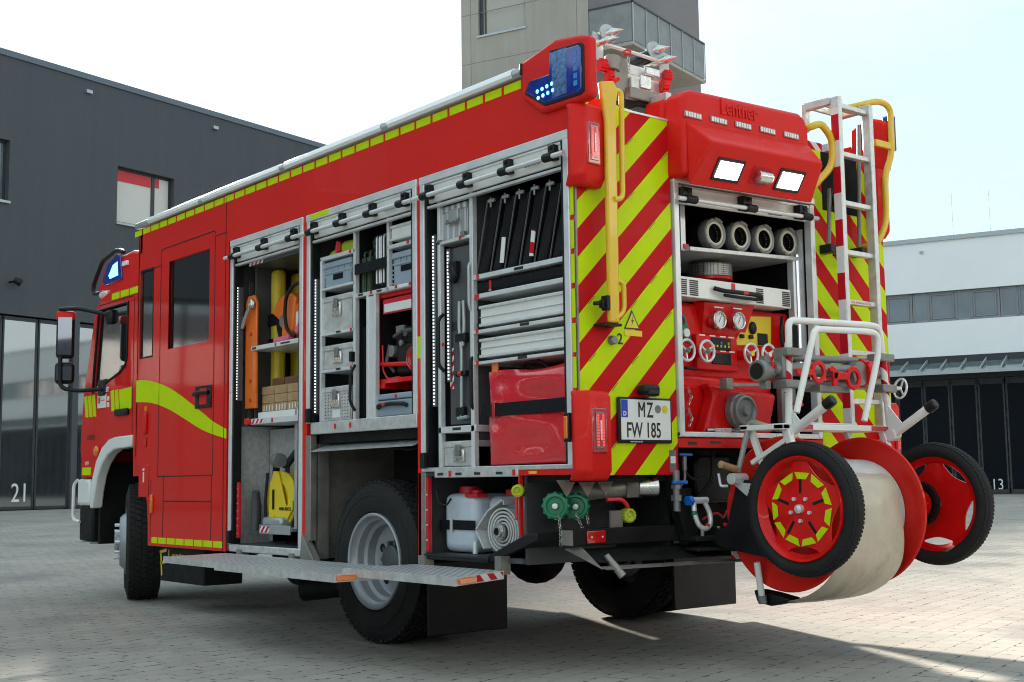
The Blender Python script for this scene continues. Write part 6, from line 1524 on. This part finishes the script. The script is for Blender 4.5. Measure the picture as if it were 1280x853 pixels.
# generator
g = thing('portable_generator', 'portable generator with a red tube frame and black engine above the grey case', 'generator', (.3, 1.56, 1.42))
mb = MB(); mb.tube([(.08, 1.36, 1.985), (.08, 1.815, 1.985), (.08, 1.81, 1.59), (.08, 1.36, 1.565)], .014, rad=.05, seg=12); mb.tube([(.5, 1.36, 1.985), (.5, 1.815, 1.985), (.5, 1.81, 1.59), (.5, 1.36, 1.565)], .014, rad=.05); mb.box(.07, .5, 1.38, 1.78, 1.475, 1.50); mb.build('tube_frame', 'redpump', g)
B('side_cover', 'stickr', (.070, .082, 1.355, 1.75, 1.875, 1.965), parent=g, bev=.008); B('side_cover', 'stickw', (.066, .071, 1.36, 1.73, 1.885, 1.935), parent=g, bev=.004)
B('engine_block', 'black', (.10, .42, 1.36, 1.66, 1.52, 1.70), (.12, .4, 1.52, 1.70, 1.66, 1.80), (.16, .4, 1.36, 1.5, 1.72, 1.82), parent=g, bev=.02)
mb = MB(); mb.lathe([(0, .075), (.03, .08), (.06, .07), (.065, .001)], (.13, 1.44, 1.60), (-1, 0, 0), 28); mb.build('recoil_starter', 'redpump', g)
mb = MB()
for r in (.03, .045, .06): mb.tube([(.0655, 1.44+r*math.cos(2*PI*i/20), 1.60+r*math.sin(2*PI*i/20)) for i in range(20)], .004, closed=True, seg=5)
mb.build('starter_grille', 'lens', g)
mb = MB(); mb.tube([(.09, 1.66, 1.74), (.08, 1.56, 1.765), (.08, 1.45, 1.76)], .012); mb.tube([(.1, 1.72, 1.70), (.09, 1.74, 1.60), (.12, 1.70, 1.54)], .012); mb.cyl((.09, 1.52, 1.75), (.07, 1.52, 1.75), .022); mb.build('cable', 'mid', g)
mb = MB()
for k in range(6): mb.box(.10, .13, 1.37+.0*k, 1.50, 1.705+.018*k, 1.713+.018*k)
mb.build('cooling_fins', 'castgrey', g)
mb = MB(); mb.cyl((.09, 1.70, 1.66), (.14, 1.70, 1.66), .035); mb.cyl((.09, 1.60, 1.70), (.11, 1.60, 1.70), .018); mb.box(.085, .11, 1.56, 1.64, 1.76, 1.80); mb.build('engine_detail', 'castgrey', g, bev=.004)
MB().tube([(.085, 1.775, 1.70), (.08, 1.76, 1.55), (.085, 1.72, 1.50), (.09, 1.60, 1.505)], .006, rad=.02).build('cable', 'stickr', g)
B('frame_foot', 'redpump', (.066, .5, 1.73, 1.79, 1.445, 1.475), (.066, .5, 1.38, 1.42, 1.43, 1.475), parent=g, bev=.004)
gb = thing('tool_case', 'grey plastic case with a black handle under the generator', 'tool case', (.25, 1.6, 1.28))
B('case_body', 'greybox', (.05, .5, 1.40, 1.795, 1.281, 1.375), (.046, .5, 1.39, 1.80, 1.378, 1.412), parent=gb, bev=.008)
MB().tube([(.045, 1.755, 1.335), (.03, 1.74, 1.345), (.028, 1.61, 1.352), (.03, 1.48, 1.345), (.045, 1.465, 1.335)], .012, rad=.02).build('case_handle', 'black', gb)
B('case_button', 'stickr', (.015, .027, 1.655, 1.685, 1.34, 1.36), (.043, .0455, 1.57, 1.59, 1.385, 1.405), parent=gb, bev=.003)

# --- front locker (beside the crew door)
shelf((.05, .6, 2.64, 3.33, 1.80, 1.83)); sh1 = B('pullout_shelf', 'mid', (.04, .6, 2.62, 3.33, 2.375, 2.40), (.03, .045, 2.66, 3.33, 2.372, 2.425), bev=.003)
B('shelf_tape', 'rwtapex', (.0275, .0295, 3.13, 3.325, 2.376, 2.408))
M['rwy'] = stripes('red_white_tape_shelf', (0, 1, 1), .055, 0, (.72, .72, .7), (.5, .01, .02))
for o in [x for x in E.children if x.name.startswith('shelf_tape')]: o.data.materials[0] = M['rwy']
B('shelf_label', 'stickr', (.0475, .0495, 2.98, 3.0, 1.805, 1.825))
B('shelf_label', 'stickk', (.0475, .0495, 2.80, 2.92, 1.81, 1.82), (.0475, .0495, 3.26, 3.31, 1.808, 1.822))
B('locker_partition', 'mid', (.12, .60, 3.40, 3.42, 1.3, 2.40), bev=.003)
B('locker_partition', 'galvpan', (.30, .31, 2.55, 3.52, .52, 1.28))
B('locker_divider', 'mid', (.12, .16, 3.50, 3.52, 1.35, 2.3), bev=.003)
tb = B('rescue_board', 'orange', (.15, .175, 3.405, 3.60, 1.44, 2.19), parent=None) if False else None
mb = MB(); mb.prism([(3.30, 1.415), (3.455, 1.415), (3.455, 2.13), (3.42, 2.185), (3.335, 2.185), (3.30, 2.13)], 'x', .07, .09); o = mb.build('rescue_board', 'orange', None, bev=.006)
tag(o, 'long upright orange board with bolt holes on the left of the front locker', 'board')
mb = MB()
for z in (1.47, 1.60, 1.92): mb.cyl((.07, 3.37, z), (.065, 3.37, z), .013, seg=12)
mb.build('board_bolt', 'stickr', o)
B('board_clip', 'black', (.05, .10, 3.455, 3.49, 1.74, 1.80), parent=o, bev=.006)
hk = MB(); hk.tube([(.05, 3.32, 2.14), (.045, 3.31, 2.11), (.04, 3.35, 2.09), (.04, 3.40, 2.03), (.04, 3.44, 1.97), (.05, 3.47, 1.96), (.06, 3.48, 2.0)], .014, rad=.02, seg=12); hk.tube([(.05, 3.33+.026*math.cos(t), 2.12+.026*math.sin(t)) for t in [2*PI*i/16 for i in range(16)]], .010, closed=True, seg=8)
tag(hk.build('tow_hook', 'steel', None), 'bright steel hook hanging over the top of the orange board', 'hook')
ys = MB(); ys.box(.34, .40, 2.62, 2.95, 1.50, 2.36); ys.box(.36, .42, 2.951, 3.37, 1.50, 2.36)
o = ys.build('rescue_sheet', 'yeldull', None, bev=.03, bseg=3); tag(o, 'yellow folded stretcher sheets hanging at the back of the front locker', 'sheets')
ys = MB(); ys.box(.20, .28, 3.255, 3.355, 1.45, 2.37); o = ys.build('yellow_bag', 'yeldull', None, bev=.03, bseg=3); tag(o, 'long narrow yellow bag hanging beside the round saw', 'bag')
B('bag_strap', 'blackcloth', (.192, .285, 3.245, 3.365, 1.98, 2.06), (.192, .285, 3.245, 3.365, 1.86, 1.89), parent=o)
# cut-off saw
sw = thing('cut_off_saw', 'orange cut-off saw with a large guarded disc on the upper shelf of the front locker', 'saw', (.18, 2.95, 1.83))
mb = MB(); pts = []
for i in range(15):
    t = R_(20+190*i/14); pts.append((3.10-.17*math.cos(t)*-1 if False else 3.08+.17*math.cos(t), 1.99+.17*math.sin(t)))
mb.prism(pts+[(3.08, 1.96)], 'x', .16, .22); mb.build('disc_guard', 'orange', sw, bev=.01)
mb = MB(); mb.cyl((.185, 3.08, 1.99), (.195, 3.08, 1.99), .150, seg=40); mb.build('cutting_disc', 'black', sw)
MB().cyl((.15, 3.08, 1.985), (.16, 3.08, 1.985), .045, seg=24).build('disc_flange', 'castgrey', sw)
mb = MB(); mb.prism([(3.05, 1.84), (2.92, 1.84), (2.86, 2.12), (2.92, 2.16), (3.02, 2.12)], 'x', .12, .20); mb.prism([(2.93, 1.90), (2.66, 1.88), (2.66, 2.06), (2.80, 2.10), (2.92, 2.06)], 'x', .13, .34); mb.build('saw_body', 'orange', sw, bev=.015)
B('saw_cover', 'stickw', (.11, .13, 2.68, 2.84, 1.90, 2.02), parent=sw, bev=.01)
MB().tube([(.12, 2.68, 2.20), (.10, 2.84, 2.20), (.09, 2.93, 2.13), (.09, 2.945, 2.0), (.10, 2.93, 1.90), (.12, 2.86, 1.86)], .012, rad=.05).build('tube_handle', 'black', sw)
mb = MB(); mb.bar((.10, 2.80, 1.88), (.10, 2.67, 2.0), .03, .04); mb.box(.09, .15, 2.90, 3.10, 1.84, 1.87); mb.build('pink_strap', mat('faded_pink_strap', (.75, .14, .22), .6, var=.15), sw, bev=.006)
# timber blocks in a tray
tr = shelf((.03, .6, 2.62, 3.29, 1.30, 1.34)); B('shelf_tape', 'rwy', (.0275, .0295, 3.10, 3.27, 1.306, 1.334)); B('shelf_label', 'stickr', (.0275, .0295, 2.98, 3.0, 1.306, 1.334))
B('tray_corner', 'redpump', (.01, .03, 3.28, 3.35, 1.30, 1.345), bev=.008)
B('block_tray', 'stickw', (.10, .45, 2.66, 3.32, 1.342, 1.385), bev=.004)
M['wooddark'] = mat('brown_wood', (.19, .09, .045), .65, var=.3, vscale=14)
rb = random.Random(5)
for r in range(4):
    for k in range(3):
        y1 = 3.325-.172*k-rb.uniform(0, .006); y0 = y1-.162; z0 = 1.386+.058*r
        if r == 3: y1 -= .03; y0 -= .03; 
        xx = .13 if r < 3 else .19
        nm = ['bottom', 'second', 'third', 'top'][r]
        o = MB().box(xx, xx+.22, y0, y1, z0, z0+.056).build('wooden_block', 'wood' if r < 3 else 'wooddark', None, bev=.003)
        tag(o, 'pale wooden block, %s layer of the stack, %s' % (nm, ['left end', 'middle column', 'right end near the post'][k]), 'wooden block', 'wooden blocks stacked in the front locker')
        if r == 0 and k < 3:
            mb = MB()
            for q in range(4): mb.box(xx-.0015, xx-.0002, y0+.01+q*.038, y0+.022+q*.038, z0+.008, z0+.045)
            mb.build('block_print', 'stickw', o, smooth=0)
# lower part: yellow cable/hose reel on a bracket
yr = thing('foam_hose_reel', 'bright yellow flat hose reel at the bottom of the front locker', 'hose reel', (.15, 3.0, .62))
mb = MB(); mb.lathe([(0, .10), (.0, .185), (.012, .19), (.02, .185), (.02, .10)], (.16, 3.11, .805), (1, 0, 0), 48, closed=True); mb.lathe([(.0, .14), (.0, .10), (.01, .03), (.01, .14)], (.17, 3.11, .805), (1, 0, 0), 32, closed=True); mb.lathe([(.11, .04), (.11, .185), (.122, .19), (.13, .185), (.13, .04)], (.16, 3.11, .805), (1, 0, 0), 48, closed=True)
mb.prism([(3.19, .99), (3.12, .99), (3.02, .76), (2.93, .80), (2.93, .74), (3.06, .62), (3.13, .62), (3.16, .70), (3.24, .63), (3.25, .68)], 'x', .145, .158); mb.build('reel_side', 'sticky', yr, bev=.003)
MB().cyl((.18, 3.11, .805), (.27, 3.11, .805), .12, seg=32).build('yellow_hose', 'yel', yr)
B('reel_window', 'black', (.138, .1445, 3.165, 3.185, .74, .87), parent=yr)
text('reel_lettering', 'WEBER RESCUE', .028, (.1435, 3.10, .735), 'side', 'stickk', yr, bold=.0006, xs=.8)
B('bracket', 'galv', (.10, .42, 2.86, 3.27, .60, .625), (.10, .13, 2.79, 2.825, .62, 1.40), (.30, .32, 2.88, 3.26, .62, .95), (.09, .10, 2.86, 3.27, .58, .64), parent=yr, bev=.003)
B('bracket_tape', 'rwy', (.0885, .0898, 3.13, 3.26, .59, .63), parent=yr)
B('bracket', 'galv', (.10, .2, 3.0, 3.26, .625, .69), parent=yr, bev=.02)
mb = MB(); mb.tube([(.20, 3.25, .97), (.18, 3.20, 1.06), (.16, 3.10, 1.05), (.15, 3.02, 1.02), (.18, 2.96, 1.10), (.22, 2.92, 1.16)], .024, rad=.04, seg=12); mb.tube([(.15, 3.27, .98), (.14, 3.28, .80), (.14, 3.28, .66)], .010); mb.build('reel_tubing', 'black', yr)
mb = MB(); mb.lathe([(0, .045), (.05, .05), (.10, .045), (.10, .001)], (.12, 3.10, 1.06), (-.2, -1, 0), 20); mb.build('spray_head', 'castgrey', yr)
nz = MB(); nz.tube([(.10, 3.34, .86), (.12, 3.37, .75), (.12, 3.38, .60)], [.026, .036, .032], seg=14, rad=0)
tag(nz.build('flexible_duct', 'mid', None), 'grey flexible tube standing beside the yellow reel', 'tube')
B('guide_rail', 'stickr', (.02, .04, 3.43, 3.46, .55, .92), bev=.002)
B('wall_hole', 'black', (.5985 if False else .296, .2985, 3.24, 3.30, .97, 1.03), (.296, .2985, 3.24, 3.30, .70, .76), (.29, .2985, 2.70, 2.95, 1.10, 1.26))
mb = MB()
for k in range(7): mb.cyl((.03, 3.445, .58+.05*k), (.017, 3.445, .58+.05*k), .004, seg=8)
mb.build('rail_bolts', 'alu', E)

# --- rear side locker
B('locker_divider', 'alu', (.03, .06, .833, .862, .985, 2.43), (.03, .06, 1.125, 1.15, .985, 2.43), bev=.002); B('locker_divider', 'mid', (.06, .62, .845, .855, .985, 2.43))
shelf((.03, .6, .86, 1.15, 2.187, 2.205), (.03, .6, .09, .835, 1.955, 1.98), (.03, .6, .09, .835, 1.853, 1.878), (.03, .6, .09, .835, 1.67, 1.69), (.03, .6, .09, .835, 1.508, 1.525), (.03, .6, .82, 1.15, 1.165, 1.20))
B('shelf_label', 'stickr', *[(.0275, .0295, y, y+.02, z, z+.022) for y, z in ((.78, 1.956), (.78, 1.854), (.80, 1.854), (.79, 1.671), (.79, 1.508), (.93, 2.188), (1.09, 1.63))], (-.0085, -.0065, .99, 1.01, .935, .965), (-.0085, -.0065, .46, .48, .935, .965))
B('shelf_label', 'stickk', *[(.0275, .0295, y, y+.07, z, z+.014) for y, z in ((.42, 1.96), (.38, 1.674), (.40, 1.510), (.95, 1.178))], *[(-.0085, -.0065, y, y+.05, .942, .955) for y in (1.06, .90, .74, .56)])
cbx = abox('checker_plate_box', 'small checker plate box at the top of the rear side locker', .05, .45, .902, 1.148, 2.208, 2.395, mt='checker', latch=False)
mb = MB(); mb.box(.036, .05, .97, 1.06, 2.29, 2.37); mb.build('latch', 'galv', cbx, bev=.008); MB().tube([(.04, .965, 2.31), (.025, .97, 2.295), (.025, 1.06, 2.295), (.04, 1.065, 2.31)], .008).build('latch_handle', 'castgrey', cbx)
B('wing_nut', 'castgrey', (.02, .05, .90, .93, 2.20, 2.23), (.02, .05, 1.12, 1.15, 2.20, 2.215), bev=.004)
# black bags in the rack
for i in range(6):
    y = .79-.118*i; dy = .085
    mb = MB(); x0 = .075
    v = []
    for (zz, yy) in ((1.985, y), (2.10, y-.012), (2.25, y-.045), (2.37, y-dy)):
        v += [(x0+.02*math.sin(zz*9), yy+.036, zz), (x0+.02*math.sin(zz*9), yy-.036, zz), (.5, yy-.036, zz), (.5, yy+.036, zz)]
    f = [(3, 2, 1, 0), (12, 13, 14, 15)]
    for k in range(3):
        for j in range(4): f.append((k*4+j, k*4+(j+1) % 4, (k+1)*4+(j+1) % 4, (k+1)*4+j))
    mb.add(v, f); o = mb.build('breathing_mask_bag', 'blackcloth', None, bev=.012, bseg=2)
    tag(o, ['slanted black bag leaning at the divider, first of the row', 'slanted black bag, second from the divider', 'slanted black bag, third from the divider, at the white tag', 'slanted black bag, fourth from the divider', 'slanted black bag, fifth from the divider, with a red and white tag', 'slanted black bag next to the rear corner of the locker'][i], 'bag', 'black bags slanted in the rack of the rear side locker')
    mb = MB(); mb.bar((.066, y+.056, 1.99), (.066, y-.045, 2.37), .003, .008); mb.build('rack_rod', 'castgrey', o)
    mb = MB(); mb.box(.06, .075, y-.10, y-.05, 2.355, 2.372); mb.box(.066, .07, y-.072, y-.06, 2.33, 2.385); mb.build('buckle', 'galv', o, bev=.002)
    if i in (1, 3):
        mb = MB(); mb.bar((.052, y-.055, 2.02), (.052, y-.075, 2.15), .03, .004); mb.build('bag_tag', 'stickw' if i == 1 else 'rwt', o)
B('rack_base', 'mid', (.05, .6, .09, .835, 1.981, 1.988)); 
mb = MB(); mb.box(.05, .4, .10, .83, 1.882, 1.948); o = mb.build('strap_roll', 'blackcloth', None, bev=.02, bseg=3); tag(o, 'long flat black bag under the shelf with the slanted bags', 'bag')
B('buckle', 'stickr', (.044, .05, .70, .715, 1.89, 1.94), parent=o); B('buckle', 'galv', (.043, .05, .698, .717, 1.885, 1.895), parent=o)
for i, (z0, z1) in enumerate(((1.705, 1.812), (1.543, 1.640))):
    t = B('shutter_drawer', 'shut', (.04, .5, .095, .785, z0, z1), bev=.006)
    B('drawer_edge', 'alu', (.028, .04, .095, .785, z0-.002, z0+.014), (.028, .04, .095, .785, z1-.016, z1), (.033, .04, .095, .785, z0+.045, z0+.052), parent=t, bev=.003)
    B('drawer_end', 'black', (.03, .045, .786, .80, z0, z0+.02), (.03, .045, .786, .80, z1-.02, z1), parent=t)
# red bag
def cushion(x0, x1, y0, y1, z0, z1, amp, seed, nx=22, nz=18):
    rr = random.Random(seed); mb = MB(); V = []; 
    ph = [(rr.uniform(0, 6), rr.uniform(4, 12), rr.uniform(4, 14), rr.uniform(-1, 1)) for _ in range(5)]
    for i in range(nz+1):
        for k in range(nx+1):
            u = k/nx; w = i/nz; e = (1-(2*u-1)**8)*(1-(2*w-1)**8)
            d = sum(math.sin(p[0]+p[1]*u*p[3]+p[2]*w) for p in ph)/5
            V.append((x0+.02*(1-e)-amp*d*e+ (.0), y0+(y1-y0)*u+.006*math.sin(9*w+seed), z0+(z1-z0)*w+(.008*math.sin(7*u+2) if i == nz else 0)))
    n = len(V); V2 = [(x1, v[1], v[2]) for v in V]; f = []
    for i in range(nz):
        for k in range(nx):
            a = i*(nx+1)+k; q = (a, a+1, a+nx+2, a+nx+1); f.append(q); f.append(tuple(n+j for j in reversed(q)))
    E_ = [[k for k in range(nx+1)], [nz*(nx+1)+k for k in range(nx+1)], [i*(nx+1) for i in range(nz+1)], [i*(nx+1)+nx for i in range(nz+1)]]
    for idx in E_:
        for a, b in zip(idx, idx[1:]): f.append((a, b, n+b, n+a))
    return mb.add(V+V2, f)
rbg = cushion(.035, .45, .105, .735, .992, 1.462, .026, 4).build('rescue_bag', 'redcloth', None, smooth=60)
tag(rbg, 'big glossy red tarpaulin bag with a black strap filling the rear side locker', 'bag')
mb = MB(); mb.box(.018, .024, .10, .76, 1.235, 1.30); mb.build('bag_strap', 'blackcloth', rbg, bev=.002); B('strap_buckle', 'lens', (.012, .018, .64, .665, 1.225, 1.31), parent=rbg, bev=.002)
MB().box(.05, .06, .66, .71, 1.46, 1.52).build('bag_tag', 'orange', rbg, bev=.003)
MB().tube([(.12, .55, 1.455), (.10, .50, 1.50), (.10, .38, 1.50), (.12, .33, 1.455)], .008, rad=.02).build('bag_loop', 'black', rbg)
# tool panel with bolt cutter
tp = B('tool_panel', 'mid', (.06, .075, .87, 1.08, 1.21, 2.16), bev=.003)
B('panel_tape', 'rwy', (.0575, .0595, 1.045, 1.078, 1.40, 1.62), parent=tp)
B('panel_label', 'stickk', (.0575, .0595, .99, 1.07, 1.71, 1.76), parent=tp)
B('locker_divider', 'wood', (.10, .5, .865, .875, 1.21, 2.1)); 
MB().tube([(.05, 1.125, 1.81), (.02, 1.13, 1.78), (.02, 1.13, 1.53), (.05, 1.12, 1.50)], .010, rad=.03).build('panel_handle', 'black', tp)
MB().tube([(.05, .845, 1.56), (.02, .845, 1.54), (.02, .845, 1.30), (.05, .845, 1.27)], .010, rad=.03).build('panel_handle', 'black', tp)
MB().tube([(.03, .855, 2.05), (.02, .855, 2.03), (.02, .855, 1.83), (.03, .855, 1.80)], .009, rad=.02).build('panel_handle', 'galv', tp)
bc = thing('bolt_cutter', 'long steel bolt cutter clipped upright on the grey panel', 'bolt cutter', (.04, .95, 1.23))
mb = MB(); mb.tube([(.04, .955, 1.24), (.04, .95, 1.60), (.04, .97, 1.72), (.04, .965, 1.86)], .010, rad=.03); mb.tube([(.04, .94, 1.62), (.04, .925, 1.72), (.04, .93, 1.86)], .010, rad=.03); mb.tube([(.04, .985, 1.24), (.04, .90, 1.245)], .010)
mb.build('handle', 'galv', bc)
B('clip', 'black', (.03, .06, .91, 1.0, 1.64, 1.69), (.03, .06, .91, 1.0, 1.46, 1.49), (.03, .06, .93, 1.0, 1.25, 1.30), parent=bc, bev=.006)
MB().ball((.03, .955, 1.475), .014, 10).build('clip_knob', 'stickr', bc)
mb = MB(); mb.tube([(.04, 1.02, 2.05), (.04, 1.0, 2.0), (.045, 1.03, 1.98)], .022, rad=.02); mb.box(.03, .06, .98, 1.05, 2.02, 2.08); mb.build('tool_clamp', 'black', tp, bev=.006)
abox('aluminium_case', 'small aluminium case with a big latch below the grey tool panel', .05, .4, .845, 1.12, .986, 1.122, cat='metal box', grp=None)
# lower compartment
cn = thing('water_canister', 'white plastic canister with red caps and a black strap in the lowest compartment', 'canister', (.25, 1.0, .53))
mb = MB(); mb.box(.10, .38, .925, 1.21, .535, .845); mb.build('canister_body', 'jerry', cn, bev=.045, bseg=4)
mb = MB(); mb.lathe([(0, .055), (.035, .055), (.04, .05), (.04, .001)], (.20, 1.10, .845), (0, 0, 1), 28); mb.lathe([(0, .03), (.03, .03), (.03, .001)], (.15, .97, .835), (0, 0, 1), 24); mb.box(.09, .17, .90, 1.0, .825, .845); mb.build('screw_cap', 'stickr', cn, bev=.004)
B('retaining_strap', 'blackcloth', (.092, .098, .92, 1.23, .655, .705), parent=cn); B('strap_buckle', 'alu', (.086, .092, 1.11, 1.13, .645, .715), parent=cn)
cn2 = MB().box(.16, .44, .62, .91, .535, .83).build('water_canister', 'jerry', None, bev=.045, bseg=4); tag(cn2, 'white canister at the back, hidden behind the coiled hose', 'canister')
MB().lathe([(0, .055), (.035, .055), (.04, .001)], (.26, .78, .83), (0, 0, 1), 24).build('screw_cap', 'stickr', cn2, bev=.004)
hs = thing('rolled_fire_hose', 'rolled flat white fire hose with a silver coupling leaning in the lowest compartment', 'fire hose', (.12, .70, .54))
mb = MB(); c = Vector((.09, .685, .655)); a1 = Vector((0, 1, 0)); a2 = Vector((0, 0, 1)); ax_ = Vector((1, 0, 0)); 
V = []; f = []; N_ = 150; turns = 4.6
for i in range(N_):
    t = 2*PI*turns*i/(N_-1); r = .040+.088*i/(N_-1)
    for (h, dr_) in ((0, -.005), (0, .005), (.085, .005), (.085, -.005)):
        y = math.cos(t)*(r+dr_); z = math.sin(t)*(r+dr_)
        V.append((c.x+h+.0, c.y+y+h*.0, c.z+z*.95-.0))
for i in range(N_-1):
    for j in range(4): f.append((i*4+j, i*4+(j+1) % 4, i*4+4+(j+1) % 4, i*4+4+j))
f += [(3, 2, 1, 0), tuple((N_-1)*4+j for j in range(4))]
mb.add(V, f); mb.build('hose_coil', 'hosew', hs, smooth=50)
mb = MB(); mb.slab([(.08, .83, .56), (.08, .905, .66), (.17, .905, .66), (.17, .83, .56)], .01); mb.slab([(.08, .905, .66), (.08, .80, .76), (.17, .80, .76), (.17, .905, .66)], .01); mb.slab([(.08, .80, .76), (.08, .665, .825), (.17, .665, .825), (.17, .80, .76)], .01); mb.slab([(.08, .665, .825), (.08, .655, .79), (.17, .655, .79), (.17, .665, .825)], .01); mb.build('hose_loop', 'hosew', hs)
mb = MB(); mb.lathe([(0, .02), (0, .032), (.05, .034), (.05, .02)], (.05, .685, .655), (1, 0, 0), 28, closed=True); mb.lathe([(.01, .034), (.01, .042), (.03, .042), (.03, .034)], (.05, .685, .655), (1, 0, 0), 28, closed=True); mb.build('coupling', 'steel', hs)
MB().cyl((.075, .685, .655), (.09, .685, .655), .02).build('coupling_bore', 'black', hs)
mb = MB(); mb.cyl((.08, .90, .535), (.08, .90, .60), .014); mb.build('locking_pin', 'alu', E)
MB().tube([(.03, 1.17, .86), (.02, 1.14, .80), (.04, 1.10, .78), (.06, 1.08, .82)], .006, rad=.02).build('cable', 'black', E)
B('guide_rail', 'stickr', (.0, .02, 1.205, 1.225, .54, .93)); 
mb = MB()
for k in range(4): mb.cyl((.0, 1.215, .60+.08*k), (-.006, 1.215, .60+.08*k), .005, seg=8)
mb.build('rail_bolts', 'alu', E)
